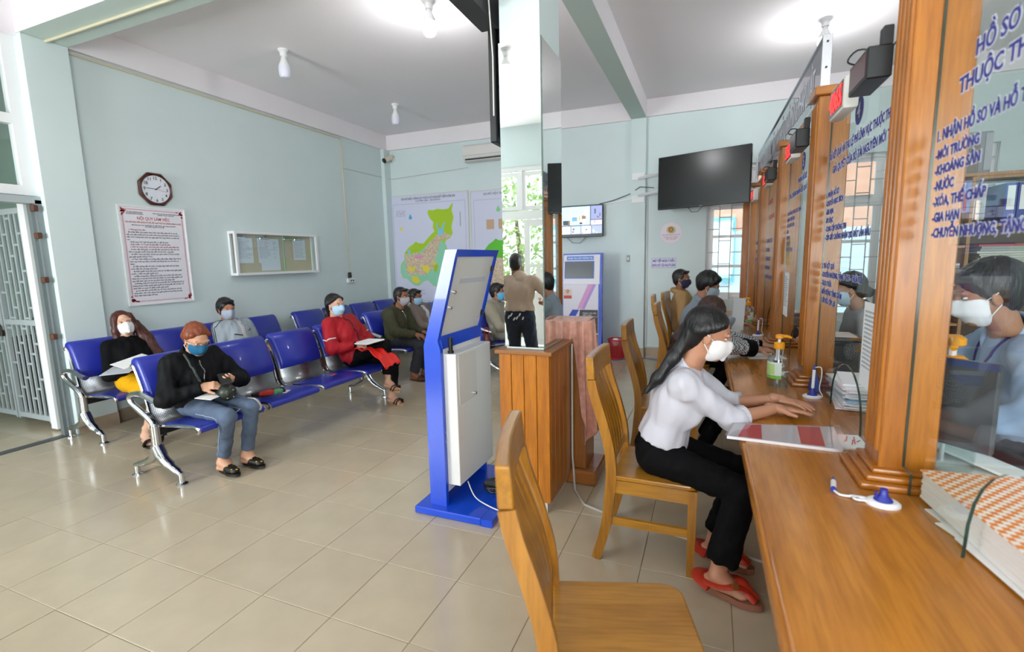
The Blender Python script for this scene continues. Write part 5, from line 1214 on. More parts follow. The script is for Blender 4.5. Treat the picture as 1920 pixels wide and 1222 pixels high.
    Hr = Field(hd-.45*(st == 'long')-.2, hd+.2+.1*(st == 'long'), hv) if st != 'pony' else Field(np.minimum(hd, np.min(S['tail'], 0))-.2, hd+.2, hv)
    fr, low = S.get('hairline', (.084, .078)), S.get('nape', (-.085, -.055) if S.get('style') in ('pony', 'bun') else (-.045, -.085))
    dv = nz(V3(low[0]-fr[0], low[1]-fr[1], 0)); nn = V3(-dv[1], dv[0], 0)
    cutn = f*nn[0]+u*nn[1]; 
    if cutn @ (f-u) < 0: cutn = -cutn
    th = S.get('hthick', .014)
    Hr.ell(hp(-.026, 0, .032), ax, ((.091+th)*hs, (.074+th*.75)*hs, (.086+th)*hs), 0, cuts=[(hp(fr[0], 0, fr[1]-.016), cutn)])
    Hr.ell(hp(-.055, 0, -.01), ax, (.055*hs, (.072)*hs, .085*hs), .02, cuts=[(hp(-.02, 0, 0), f)])
    arch = S.get('arch', (.05, .064, .07) if st == 'short' else (.062, .056, .088)); Hr.ell(hp(.1, 0, -.004), ax, tuple(q*hs for q in arch), .008, mode='s')
    if st == 'short':
        for g in (1, -1): Hr.cone(hp(.036, .066*g, .05), hp(.014, .073*g, .0), .012*hs, .009*hs, .012)
        for q in ((.05, -.036, .085), (.06, .0, .086), (.05, .036, .085)): Hr.ell(hp(*q), ax, (.032*hs, .03*hs, (.010+th*.4)*hs), .02)
    if st == 'long':
        for g in (1, -1):
            Hr.cone(hp(.045, .062*g, .065), hp(.02, .085*g, -.06), .022*hs, .026*hs, .03).cone(hp(.02, .085*g, -.06), hp(.01, .1*g, -.2), .026*hs, .03*hs, .03).cone(hp(.0, .1*g, -.2), hp(.06, .13*g, -.4), .036*hs, .022*hs, .03)
        Hr.cone(hp(-.06, 0, 0), hp(-.07, 0, -.22), .05*hs, .04*hs, .03, l, 1.6)
    for q in S.get('locks', ()): Hr.cone(*q, .03)
    if st in ('pony', 'bun'):
        for g in (1, -1): Hr.cone(hp(.045, .062*g, .066), hp(-.05, .071*g, .012), .014*hs, .018*hs, .03)
    if st == 'pony':
        T_ = [np.asarray(q, float) for q in S['tail']]; R_ = S.get('tailr', [.035, .04, .03, .012])
        for i in range(len(T_)-1): Hr.cone(T_[i], T_[i+1], R_[i]*hs, R_[i+1]*hs, .03)
    if st == 'bun': Hr.ell(hp(-.115, 0, -.055), ax, (.04*hs, .045*hs, .04*hs), .02)
    Hr.wrinkle(S.get('hwr', .003), 3, .03, (1, 1, .3)); npmesh('hair', [Hr.mesh()], hm, o)
    # ---- mask
    mk = S.get('mask')
    if mk:
        mm = M('mask_'+mk, mk, .8, bump=.08, bscale=200); Fk = Field(hd-.16*hs, hd+.16*hs, .0045)
        cuts = [(hp(.016, 0, -.05), -f), (hp(.09, 0, -.010), nz(u+f*.05)), (hp(.06, 0, -.122), nz(-u+f*.15))]
        Fk.ell(hp(.026, 0, -.045), ax, (.079*hs, .068*hs, .083*hs), 0, cuts=cuts)
        Fk.cone(hp(.096, 0, -.012), hp(.101, 0, -.05), .015*hs, .018*hs, .022, cuts=cuts)
        if S.get('kn95'): Fk.cone(hp(.1, 0, -.03), hp(.094, 0, -.1), .016*hs, .010*hs, .012, cuts=cuts)
        else: Fk.wrinkle(.0016, 2, .05, (.3, .3, 1))
        m_o = npmesh('face_mask', [Fk.mesh()], mm, o)
        b = MB()
        for g in (1, -1):
            for z0, z1 in ((-.02, .004), (-.085, -.042)): b.tube([hp(.024, .066*g, z0), hp(.008, .078*g, (z0+z1)/2), hp(-.012, .084*g, z1)], .0022, 5)
        b.build('ear_loops', M('mask_loop', '#e8e8ea', .8), m_o)['kind'] = 'stuff'
    # ---- trousers or skirt
    bm_ = bot['mat']; inf = bot.get('inf', .014)
    if kn:
        G = Field(lo, hi, h)
        G.ell(pel+up*.0*s, (ft, lf, up), ((.105+inf)*s, (.152+inf)*s, (.12+inf)*s), .03).cone(pel+up*.03*s, pel+up*.14*s, (.09+inf)*s, (.092+inf)*s, .04, lf, 1.32)
        G.cut(pel+up*bot.get('waist', .12)*s, up)
        for g in kn:
            G.cone(hp_[g], kn[g], (.08+inf)*s, (.052+inf)*s, .035)
            if bot.get('kind', 'trousers') == 'trousers':
                fr_ = bot.get('len', .93); e = kn[g]+(an[g]-kn[g])*fr_; dn = nz(an[g]-kn[g]); r1 = bot.get('hem', .05)
                G.cone(kn[g], e+dn*.06, (.052+inf)*s, r1*s, .025, cuts=[(e, dn)])
            else: G.cut(hp_[g]+(kn[g]-hp_[g])*bot.get('len', .85), nz(kn[g]-hp_[g]))
        G.wrinkle(bot.get('wr', .004)*.9, 11, .1).wrinkle(bot.get('wr', .004)*.5, 12, .05); bo = npmesh(bot.get('kind', 'trousers'), [G.mesh()], bm_, o)
    else: bo = None
    # ---- top garment
    inf = top.get('inf', .018); G = Field(lo, hi, top.get('h', h))
    G.ell(pel+up*.03*s, (ft, lf, up), ((.107+inf)*s, (.157+inf)*s, (.13+inf)*s), .04).cone(pel+up*.06*s, nk-up*.17*s, (.09+inf)*s, (.097+inf)*s, .06, ls, 1.38)
    G.ell(nk-up*.16*s, (ft, ls, up), ((.108+inf)*s, (.158+inf)*s, (.135+inf)*s), .05)
    if S.get('bust'):
        for g in (1, -1): G.ell(nk-up*.2*s+ft*.085*s+ls*.07*s*g, (ft, ls, up), (.055*s, .065*s, .065*s), .04)
    G.cone(sh[1]-ls*.03, sh[-1]+ls*.03, (.048+inf)*s, (.048+inf)*s, .06).cone(nk-up*.06*s, nk-up*.012, .085*s, .058*s, .04)
    hem = top.get('hem', -.05); G.cut(pel+up*hem*s, -up)
    for g in el:
        fr_ = top.get('sleeve', .96); dn = nz(wr[g]-el[g]); e = el[g]+(wr[g]-el[g])*fr_; ri = top.get('arm', .05)
        G.cone(sh[g], el[g], (ri+.008)*s, ri*s, .035).cone(el[g], e+dn*.05, ri*s, top.get('cuff', .036)*s, .02, cuts=[(e, dn)])
    G.wrinkle(top.get('wr', .004)*.9, 7, top.get('wl', .15), (1, 1, .6)).wrinkle(top.get('wr', .004)*.75, 8, .06, (1, 1, .45))
    if top.get('vneck'): G.cone(nk+ft*.10*s+up*.05*s, nk+ft*.15*s-up*.10*s, .062*s, .012*s, .008, mode='s')
    to = npmesh(top.get('name', 'shirt'), [G.mesh()], top['mat'], o)
    nd = nz(hp(-.02, 0, -.07)-nk)
    if top.get('collar', 1):
        C = Field(nk-.14, nk+.16, .006); ch = top.get('ch', .032)
        C.cone(nk-nd*.03, nk+nd*ch*1.2*s, .094*s, .076*s, 0, cuts=[(nk+nd*ch*s, nz(nd+ft*.5))]); C.cone(nk-nd*.05, nk+nd*.12, .066*s, .058*s, 0, mode='s')
        if top.get('open'): C.cone(nk+ft*.09*s+nd*.04, nk+ft*.07*s-nd*.05, .035*s, .016*s, .01, mode='s')
        npmesh('collar', [C.mesh()], top.get('cmat', top['mat']), to)
    return dict(o=o, top=to, bot=bo, sh=sh, el=el, wr=wr, kn=kn, an=an, hp=hp, f=f, l=l, u=u, nk=nk, pel=pel, up=up, ft=ft, ls=ls, s=s, fw=fw, lf=lf)
from mathutils.bvhtree import BVHTree
def snap_line(cl, pts, r, name, mat, off=.002, flat=None, n=14):
    "thin trim laid on the surface of a garment, a child of it"
    me = cl.data; M_ = wm(cl); bv = BVHTree.FromPolygons([M_ @ v.co for v in me.vertices], [p.vertices for p in me.polygons]); P = []
    for i in range(len(pts)-1):
        for k in range(n): P.append(Vector(pts[i]).lerp(Vector(pts[i+1]), k/n))
    P.append(Vector(pts[-1])); Q = []
    for p in P:
        q, nn, _, _ = bv.find_nearest(p); Q.append(q+nn*off)
    b = MB(); b.tube(Q, r, 5); return b.build(name, mat, cl, 70)
# ------------------------------------------------------------------ the people
def shoe(P, g, d, kind, m1, m2, s=None, pitch=0.):
    "footwear as children of the person: sandal, slipper or closed shoe"
    s = s or P['s']; o = P['o']; d = nz(d); up = V3(0, 0, 1); l = nz(np.cross(up, d))
    if pitch: d = nz(d*math.cos(pitch)-up*math.sin(pitch)); up = nz(np.cross(d, l))
    A = P['an'][g]; b0 = A-up*.078*s
    out = []
    for k in range(28):
        a = 2*PI*k/28; x = math.cos(a); y = math.sin(a); w = (.046 if x > 0 else .035)*s
        out.append((.062*s+x*.132*s, y*w))
    th = .028 if kind == 'wedge' else .016
    b = MB(); n = len(out)
    Vt = [b0+d*x+l*y+up*.004 for x, y in out]; Vb = [b0+d*x*1.0+l*y-up*(th-.004) for x, y in out]
    b.add([tuple(v) for v in Vt+Vb], [tuple(range(n)), tuple(range(2*n-1, n-1, -1))]+[(i, (i+1) % n, (i+1) % n+n, i+n) for i in range(n)])
    sole = b.build('sole', m2, o)
    C = lambda x, y, z: tuple(b0+d*x*s+l*y*s+up*z*s)
    if kind in ('sandal', 'wedge'):
        b = MB()
        if kind == 'wedge':
            b.tube(smoothline([C(-.06, .034, .03), C(.03, .047, .045), C(.09, .03, .06), C(.13, 0, .04), C(.165, -.0, .012)], 4), .017*s, 6, flat=(1.5, .6)); b.tube(smoothline([C(-.06, -.034, .03), C(.03, -.047, .045), C(.09, -.03, .06), C(.13, 0, .04), C(.165, 0, .012)], 4), .017*s, 6, flat=(1.5, .6))
            b.tube(smoothline([C(-.02, .044, .02), C(-.065, .03, .03), C(-.082, 0, .035), C(-.065, -.03, .03), C(-.02, -.044, .02)], 4), .026*s, 6, flat=(1.5, .5))
        else:
            for x in (.095, .135): b.tube(smoothline([C(x-.02, .048, .0), C(x, .03, .045), C(x+.005, 0, .052), C(x, -.03, .042), C(x-.01, -.048, .0)], 4), .012*s, 6, flat=(1.6, .5))
        b.build('strap', m1, o, 60)
        if kind == 'wedge': b = MB(); b.tube([C(.085, .04*g, .066), C(.09, .048*g, .075)], .014*s, 10); b.build('buckle', M('brass', '#b0793a', .3, .8), o)
    else:
        F = Field(b0-.25*s, b0+.25*s, .006); cut = [] if kind == 'shoe' else [(b0+d*.045*s, nz(-d+up*.35))]
        F.cone(b0+d*.0*s+up*.03*s, b0+d*.14*s+up*.018*s, .045*s, .03*s, 0, l, 1.15, cuts=cut)
        if kind == 'shoe': F.cone(b0-d*.03*s+up*.03*s, b0+up*.055*s, .04*s, .044*s, .02)
        F.cut(b0+up*.002, -up); npmesh('upper', [F.mesh()], m1, o)
def block(name, label, cat, c, sz, rot, mat, bev=.002, group=None):
    "a small rigid slab: centre, size, rotation matrix 3x3 columns"
    b = MB(); m = Matrix.Translation(c) @ rot; b.box(-sz[0]/2, sz[0]/2, -sz[1]/2, sz[1]/2, -sz[2]/2, sz[2]/2, bev, mtx=m)
    return tag(b.build(name, mat), label, cat, group)
blk = cloth('black', '#08080a', bump=.08, spec=.15); drk = M('black_leather', '#17140f', .4)
# 1 woman in white shirt at the counter
Wp = build_person('woman in a white shirt and black trousers leaning on the counter', dict(s=.96, h=.009, hh=.0045, skin='#b98468', pel=(2.055, 1.0, .555), nk=(2.19, .995, .968), hd=(2.275, .97, 1.145), face=(1, .03, -.3), hair='#0d0b0c', style='pony', hs=1.02, hwr=.0018, bust=1,
    tail=[(2.185, .955, 1.13), (2.12, .93, 1.03), (2.05, .91, .93), (2.0, .90, .86)], tailr=[.042, .028, .026, .012], hairline=(.07, .092), mask='#ece8e8', kn95=1, shw=.16,
    wrR=(2.575, 1.05, .79), elR=(-.1, -.45, -1), wrL=(2.60, 1.15, .808), elL=(0, .5, -1), handR=dict(d=(1, .12, -.06), n=(0, -.1, -1), curl=(.06, .12, .1), thumb=.2, h=.0032), handL=dict(d=(1, -.32, -.08), n=(0, 0, -1), curl=(.12, .15, .12), h=.0032),
    anR=(2.345, .735, .103), anL=(2.33, .985, .103), knR=(1, -.15, .6), knL=(1, .05, .6), footR=dict(d=(.95, -.31, 0)), footL=dict(d=(.95, -.28, 0)),
    top=dict(mat=cloth('white_shirt', '#c6c3cc', bump=.1), sleeve=.22, cuff=.05, arm=.054, hem=.06, wr=.0042, inf=.014, open=1, ch=.034), bot=dict(mat=blk, hem=.072, len=.86, waist=.13)))
rs = M('red_leather', '#b5331f', .4); bs = M('brown_sole', '#8d5a44', .7)
shoe(Wp, -1, (.95, -.31, 0), 'wedge', rs, bs); shoe(Wp, 1, (.95, -.28, 0), 'wedge', rs, bs)
for g in (1, -1):
    e, w_ = Wp['el'][g], Wp['wr'][g]; c = e+(w_-e)*.2; dn = nz(w_-e); b = MB(); b.tube([c-dn*.03, c+dn*.018], .054, 16); b.build('rolled_cuff', cloth('white_shirt', '#c6c3cc'), Wp['top'], 40)
# 2 woman in black and white patterned jacket
hnd = M('houndstooth', '#24252a', .85)
def houndstooth():
    nt = hnd.node_tree; N = nt.nodes; L = nt.links; tc = N.new('ShaderNodeTexCoord'); mp_ = N.new('ShaderNodeMapping'); mp_.inputs['Rotation'].default_value = (.5, .6, .7); L.new(tc.outputs['Object'], mp_.inputs[0])
    ck_ = N.new('ShaderNodeTexChecker'); ck_.inputs['Scale'].default_value = 95; ck_.inputs[1].default_value = (.55, .55, .57, 1); ck_.inputs[2].default_value = (.012, .012, .014, 1); L.new(mp_.outputs[0], ck_.inputs[0]); L.new(ck_.outputs[0], N['Principled BSDF'].inputs['Base Color'])
houndstooth()
Pp = build_person('woman in a black and white patterned jacket bent over the counter', dict(s=.98, h=.011, skin='#bb8a70', pel=(2.02, 2.36, .55), nk=(2.2, 2.38, .955), hd=(2.29, 2.42, 1.075), face=(.85, .15, -.6), hair='#3a2019', style='pony', tail=[(2.21, 2.38, 1.08), (2.12, 2.33, .99), (2.05, 2.30, .9), (2.0, 2.29, .82)], tailr=[.05, .035, .034, .014], hairline=(.07, .092),
    wrR=(2.66, 2.52, .80), elR=(0, -1, -.4), wrL=(2.70, 2.72, .80), elL=(0, 1, -.4), handR=dict(d=(1, .3, -.05), n=(0, .2, -1), curl=(.3, .4, .3)), handL=dict(d=(1, -.2, -.05), n=(0, 0, -1), curl=(.3, .4, .3)), anR=(2.25, 2.25, .09), anL=(2.25, 2.48, .09),
    top=dict(mat=hnd, name='jacket', arm=.06, cuff=.055, sleeve=.8, hem=-.02), bot=dict(mat=blk)))
e, w_ = Pp['el'][-1], Pp['wr'][-1]; b = MB(); b.tube([e+(w_-e)*.5, e+(w_-e)*.82], [.068, .062], 16); b.build('black_cuff', blk, Pp['top'], 40)
b = MB(); w_ = Pp['wr'][1]; dn = nz(w_-Pp['el'][1]); b.tube([w_-dn*.045, w_-dn*.02], .034, 14); b.build('wristband', blk, Pp['o'], 40)
b = MB(); c = w_-dn*.075
a1 = nz(np.cross(dn, V3(0, 0, 1))); a2 = np.cross(dn, a1)
for k in range(14): q = c+(a1*math.cos(k*2*PI/14)+a2*math.sin(k*2*PI/14))*.034; b.lathe([(0, -.006), (.006, 0), (0, .006)], 6, mtx=T(*q))
b.build('pearl_bracelet', M('pearl', '#e4ddd2', .3), Pp['o'])['kind'] = 'stuff'
# 3 man in grey shirt
Gm = build_person('man in a grey-blue shirt reading at the far end of the counter', dict(s=1, h=.012, skin='#a9775c', pel=(2.05, 3.7, .56), nk=(2.19, 3.7, 1.045), hd=(2.265, 3.72, 1.215), face=(1, -.05, -.4), hair='#0e0c0d', hthick=.024, style='short', hairline=(.084, .072), nape=(-.05, -.075), mask='#a8b8c4',
    wrR=(2.52, 3.62, .93), wrL=(2.55, 3.85, .82), handR=dict(d=(.8, .1, .35), n=(.2, .9, -.1), curl=(.5, .6, .5), h=.0045), handL=dict(d=(1, 0, 0), n=(0, 0, -1)), anR=(2.3, 3.6, .09), anL=(2.3, 3.8, .09), top=dict(mat=cloth('grey_shirt', '#8b96a2'), hem=-.02), bot=dict(mat=blk)))
# 4 man in tan jacket
Tm = build_person('man in a tan hooded jacket and navy mask seated sideways by the window', dict(s=1, h=.012, skin='#8d5f47', pel=(1.97, 5.2, .56), nk=(1.94, 5.15, 1.03), hd=(1.94, 5.1, 1.215), face=(1, -.3, .0), hair='#171212', hthick=.008, hairline=(.08, .088), mask='#1b2244',
    wrR=(2.2, 5.0, .70), wrL=(2.2, 5.3, .7), handR=dict(d=(1, .3, -.1), n=(0, 0, -1)), anR=(2.28, 5.08, .09), anL=(2.28, 5.3, .09), top=dict(mat=cloth('tan_jacket', '#a8855a'), name='jacket', inf=.035, arm=.065, hem=-.06, wr=.006, ch=.042), bot=dict(mat=cloth('dark_trousers', '#2a2a30'))))
snap_line(Tm['top'], [Tm['nk']+Tm['ft']*.12-Tm['up']*.04+V3(0, -.03, 0), Tm['nk']+Tm['ft']*.14-Tm['up']*.24], .012, 'green_lanyard', M('lime_green', '#7bd44a', .6), .004)
b = MB(); b.tube(smoothline([tuple(Tm['nk']+V3(*q)) for q in ((.04, -.11, .0), (-.07, -.1, .03), (-.11, 0, .04), (-.07, .1, .03), (.04, .11, .0))], 4), .035, 8); b.build('hood', cloth('tan_jacket', '#a8855a'), Tm['top'], 60)
# 5 woman in yellow skirt
Yw = build_person('woman with long brown hair, black top and yellow skirt on the wall bench', dict(s=.93, h=.009, hh=.005, skin='#d2a68c', pel=(-2.48, 1.23, .525), nk=(-2.63, 1.235, .862), hd=(-2.66, 1.262, 1.01), face=(.95, -.3, .22), roll=.14, hair='#48190d', style='long', locks=[((-2.66, 1.36, 1.0), (-2.58, 1.40, .86), .035, .045), ((-2.58, 1.40, .86), (-2.50, 1.42, .70), .045, .05), ((-2.50, 1.42, .70), (-2.46, 1.41, .60), .05, .02)], hthick=.016, hairline=(.066, .098), nape=(-.02, -.1), mask='#eeeef2', kn95=1, bust=1, shw=.155,
    wrR=(-2.33, 1.12, .66), wrL=(-2.36, 1.33, .66), handR=dict(d=(.8, .5, -.1), n=(0, .2, -1), curl=(.4, .4, .3)), handL=dict(d=(.3, -.9, .05), n=(-.3, 0, -1), curl=(.4, .4, .3)), anR=(-2.17, 1.06, .09), anL=(-1.98, 1.02, .23), knL=(1, .0, .8), knR=(1, .1, .7), footR=dict(d=(.85, -.35, 0)), footL=dict(d=(.9, -.3, 0), pitch=.4),
    top=dict(mat=blk, sleeve=.9, hem=.0, arm=.05, collar=0, vneck=1), bot=dict(mat=cloth('yellow_skirt', '#dfa400', bump=.06), kind='skirt', len=.84, inf=.022)))
shoe(Yw, -1, (.85, -.35, 0), 'sandal', drk, drk); shoe(Yw, 1, (.9, -.3, 0), 'sandal', drk, drk, pitch=.4)
for k, (c, ang, lab) in enumerate((((-2.30, 1.13, .70), .25, 'white paper sheet held over the yellow skirt'), ((-2.27, 1.0, .675), -.05, 'clear plastic folder lying on the yellow skirt'))):
    block('document', lab, 'paper', c, (.21, .30, .003), rotm(.12, ang, .25+k*.4), m_paper if k == 0 else M('clear_folder', '#c9cdd4', .2), 0)
# 6 woman with phone
jn = M('washed_denim', '#56647a', .85, bump=.25, bscale=300, var=.3, vscale=7)
Fw = build_person('woman in a black jacket and ripped jeans looking at her phone', dict(s=.94, h=.009, hh=.0045, skin='#cf9d80', pel=(-1.245, .925, .53), nk=(-1.275, .925, .865), hd=(-1.175, .905, .985), face=(.9, -.16, -.44), hair='#7d3b1a', style='bun', hs=.98, hairline=(.07, .092), mask='#12638c', bust=1,
    wrR=(-1.06, .83, .655), elR=(-.4, -1, -.5), wrL=(-1.02, 1.02, .665), elL=(-.4, 1, -.5), handR=dict(d=(.75, .65, .1), n=(-.3, .55, -.7), curl=(.45, .5, .4), h=.0035), handL=dict(d=(.8, -.6, .15), n=(-.4, -.4, .6), curl=(.5, .6, .4), h=.0035), anR=(-.99, .875, .098), anL=(-.94, 1.03, .098), knR=(1, -.05, .6), knL=(1, .1, .6), footR=dict(d=(1, -.12, 0), toes=False), footL=dict(d=(1, -.05, 0), toes=False),
    top=dict(mat=cloth('black_satin', '#08090c', rough=.65, spec=.2), name='jacket', inf=.032, arm=.062, cuff=.044, hem=-.03, wr=.006, ch=.042), bot=dict(mat=jn, inf=.008, hem=.044, len=.9, wr=.004)))
shoe(Fw, -1, (1, -.12, 0), 'slipper', drk, drk); shoe(Fw, 1, (1, -.05, 0), 'slipper', drk, drk)
gold = M('gold_thread', '#d1a92c', .5)
for g, dd in ((-1, (1, -.12, 0)), (1, (1, -.05, 0))):
    d_ = nz(dd); l_ = nz(np.cross(V3(0, 0, 1), d_)); A_ = Fw['an'][g]-V3(0, 0, .02)
    for kk, (x, y) in enumerate(((.075, -.018), (.08, .02), (.105, 0), (.13, -.022), (.135, .02), (.155, 0))):
        q = A_+d_*x+l_*y-V3(0, 0, .25*max(0, x-.08)+.3*abs(y)*.5); b = MB(); b.lathe([(.008, -.003), (.009, 0), (.0, .004)], 5, mtx=T(*q)); b.build('gold_bee', gold, Fw['o'])
wl = M('white_print', '#d9d9de', .7)
snap_line(Fw['top'], [Fw['nk']+Fw['ft']*.15+V3(0, -.03, -.03), Fw['nk']+Fw['ft']*.2+V3(0, -.035, -.13), Fw['nk']+Fw['ft']*.2+V3(0, -.03, -.26)], .005, 'jacket_zip', m_chrome)
snap_line(Fw['top'], [Fw['nk']+Fw['ft']*.2+V3(0, -.1, -.10), Fw['nk']+Fw['ft']*.2+V3(0, -.075, -.24)], .006, 'printed_drawstring', wl)
snap_line(Fw['top'], [Fw['nk']-Fw['up']*.02+Fw['ft']*.03+Fw['ls']*-.09, Fw['nk']+Fw['ft']*.2-Fw['up']*.14-Fw['ls']*.1, Fw['nk']+Fw['ft']*.2-Fw['up']*.3-Fw['ls']*.02], .009, 'bag_strap', M('dark_green_strap', '#2a322c', .6), .004)
for g in (1, -1): snap_line(Fw['bot'], [Fw['kn'][g]+V3(-.22, -.1*1, .02), Fw['kn'][g]+V3(-.03, -.1, 0), Fw['kn'][g]+(Fw['an'][g]-Fw['kn'][g])*.5+V3(0, -.1, 0), Fw['an'][g]+V3(0, -.1, .05)], .0035, 'pale_seam', M('seam_thread', '#8e9cb0', .8), .001)
snap_line(Fw['bot'], [Fw['kn'][1]+V3(-.05, .03, .08), Fw['kn'][1]+V3(.03, .03, .05), Fw['kn'][1]+V3(.05, .03, -.03)], .022, 'ripped_knee', M('frayed_denim', '#b9b6b4', .9, bump=.6, bscale=80), -.014)
b = MB(); w_ = Fw['wr'][-1]; dn = nz(w_-Fw['el'][-1]); b.tube([w_-dn*.035, w_-dn*.02], .028, 14); wt = b.build('watch_strap', M('gold_strap', '#b89a78', .4, .5), Fw['o'], 40); b = MB(); b.tube([tuple(w_-dn*.028+V3(.0, -.02, .022)), tuple(w_-dn*.028+V3(0, -.024, .027))], .016, 16); b.build('watch_dial', M('dial_white', '#e3e6f0', .5), wt)
b = MB(); hp_f = Fw['hp']
for g in (1, -1): b.tube([hp_f(.098, .031*g+.024*math.cos(a), .002+.017*math.sin(a)) for a in [k*PI/7 for k in range(14)]], .0016, 5, closed=True); b.tube([hp_f(.096, .054*g, .006), hp_f(.04, .078*g, .008), hp_f(-.01, .083*g, .0)], .0016, 5)
b.tube([hp_f(.1, .008, .006), hp_f(.1, -.008, .006)], .0016, 5); b.build('eyeglasses', M('gold_wire', '#9a7a52', .3, .8), Fw['o'])
ph = block('phone', 'black phone in the hands of the jeans woman', 'phone', (-.955, .925, .70), (.15, .075, .009), rotm(0, .35, -.5), m_dark, .004)
bg_ = thing('handbag', 'small round dark green handbag with studs on the lap of the jeans woman', 'handbag', (-.98, .93, .58))
F_ = Field(V3(-1.12, .8, .48), V3(-.84, 1.1, .72), .006); F_.cone((-1.03, .96, .595), (-.945, .925, .60), .058, .062, 0); npmesh('bag_body', [F_.mesh()], M('green_leather', '#232a22', .4), bg_)
for a in range(4): q = V3(-.885, .905+.035*math.cos(PI/4+a*PI/2), .60+.035*math.sin(PI/4+a*PI/2)); b = MB(); b.lathe([(.006, -.004), (.006, 0), (0, .004)], 8, mtx=T(*q)); b.build('stud', m_chrome, bg_)
block('document', 'white paper under the round handbag', 'paper', (-1.0, .84, .592), (.12, .16, .004), rotm(0, .1, .3), m_paper, 0)
# 7 man in light grey jacket
Jm = build_person('man in a light grey jacket with striped sleeves on the wall bench', dict(s=.98, h=.011, skin='#b57f63', pel=(-2.5, 2.31, .535), nk=(-2.64, 2.31, .882), hd=(-2.66, 2.285, 1.035), face=(.97, -.2, .0), hair='#100d0d', hthick=.018, hairline=(.086, .075), mask='#a9b4c6', wrR=(-2.3, 2.2, .62), wrL=(-2.3, 2.42, .62), handR=dict(d=(1, .3, 0), n=(0, 0, -1)), handL=dict(d=(1, -.3, 0), n=(0, 0, -1)), anR=(-2.1, 2.2, .09), anL=(-2.1, 2.42, .09),
    top=dict(mat=cloth('light_grey_jacket', '#a3adb6'), name='jacket', inf=.03, arm=.062, hem=-.05, wr=.006, open=1, ch=.04, vneck=1, cmat=cloth('mid_grey', '#7f878f')), bot=dict(mat=cloth('dark_trousers', '#2a2a30'))))
for k in range(3):
    off = V3(.0, -.07, 0)+V3(.028*(k-1), 0, 0); snap_line(Jm['top'], [Jm['sh'][-1]+V3(.02*(k-1), .05, .09), Jm['sh'][-1]+off+V3(0, 0, .0), Jm['el'][-1]+off], .004, 'sleeve_stripe', m_dark, .001)
snap_line(Jm['top'], [Jm['nk']+Jm['ft']*.16-Jm['up']*.17-Jm['ls']*.13, Jm['nk']+Jm['ft']*.17-Jm['up']*.2-Jm['ls']*.04], .006, 'chest_stripe', m_dark); snap_line(Jm['top'], [Jm['nk']+Jm['ft']*.16-Jm['up']*.15+Jm['ls']*.06, Jm['nk']+Jm['ft']*.17-Jm['up']*.13+Jm['ls']*.13], .005, 'chest_stripe', m_dark)
snap_line(Jm['top'], [Jm['nk']+Jm['ft']*.13-Jm['up']*.0, Jm['nk']+Jm['ft']*.18-Jm['up']*.22], .022, 'grey_undershirt', cloth('pale_shirt', '#b9b2b2'), -.012)
# 8 woman in red jacket
red_c = cloth('red_jacket', '#a3121f', rough=.6)
Rw = build_person('woman in a red jacket with crossed legs holding papers', dict(s=.95, h=.0095, hh=.005, skin='#d0a189', pel=(-1.22, 2.64, .535), nk=(-1.385, 2.59, .918), hd=(-1.37, 2.55, 1.075), face=(1, -.08, .04), hair='#140e0e', style='pony', tail=[(-1.46, 2.57, 1.06), (-1.49, 2.56, .98), (-1.485, 2.55, .92)], tailr=[.045, .035, .02], hairline=(.07, .092), mask='#a9cfe6', bust=1,
    wrR=(-1.11, 2.52, .66), elR=(-.5, -1, -.4), wrL=(-1.07, 2.68, .65), elL=(-.3, 1, -.4), handR=dict(d=(.9, .45, -.05), n=(-.1, .4, -.7), curl=(.45, .5, .4), h=.004), handL=dict(d=(.8, -.5, 0), n=(0, 0, 1), curl=(.5, .5, .4), h=.004), anR=(-.86, 2.70, .26), anL=(-.86, 2.74, .09), knR=(1, .35, 1), knL=(1, .1, .7), footR=dict(d=(.95, -.25, 0), pitch=.12), footL=dict(d=(.93, -.3, 0)),
    top=dict(mat=red_c, name='jacket', inf=.03, arm=.064, cuff=.045, hem=-.07, wr=.0055, ch=.03, open=1, vneck=1), bot=dict(mat=blk, len=.8, hem=.06)))
shoe(Rw, -1, (.95, -.25, 0), 'sandal', drk, M('tan_sole', '#b28f66', .7), pitch=.12); shoe(Rw, 1, (.93, -.3, 0), 'sandal', drk, M('tan_sole', '#b28f66', .7))
for g in (1, -1):
    c = Rw['sh'][g]+(Rw['el'][g]-Rw['sh'][g])*.62; b_ = Rw['ls']*g; snap_line(Rw['top'], [c+V3(-.09, 0, -.0), c+b_*.08, c+V3(.09, 0, .03)], .006, 'white_piping', wl); 
    e, w_ = Rw['el'][g], Rw['wr'][g]; b = MB(); b.tube([e+(w_-e)*.88, e+(w_-e)*1.0], [.047, .042], 14); b.build('black_cuff', blk, Rw['top'], 40)
snap_line(Rw['top'], [Rw['nk']+Rw['ft']*.1, Rw['nk']+Rw['ft']*.2-Rw['up']*.12, Rw['nk']+Rw['ft']*.2-Rw['up']*.36], .005, 'jacket_zip', m_dark)
block('document', 'sheaf of white papers in the hands of the red jacket woman', 'paper', (-.98, 2.55, .70), (.30, .21, .012), rotm(.1, -.08, -.35), m_paper, .002)
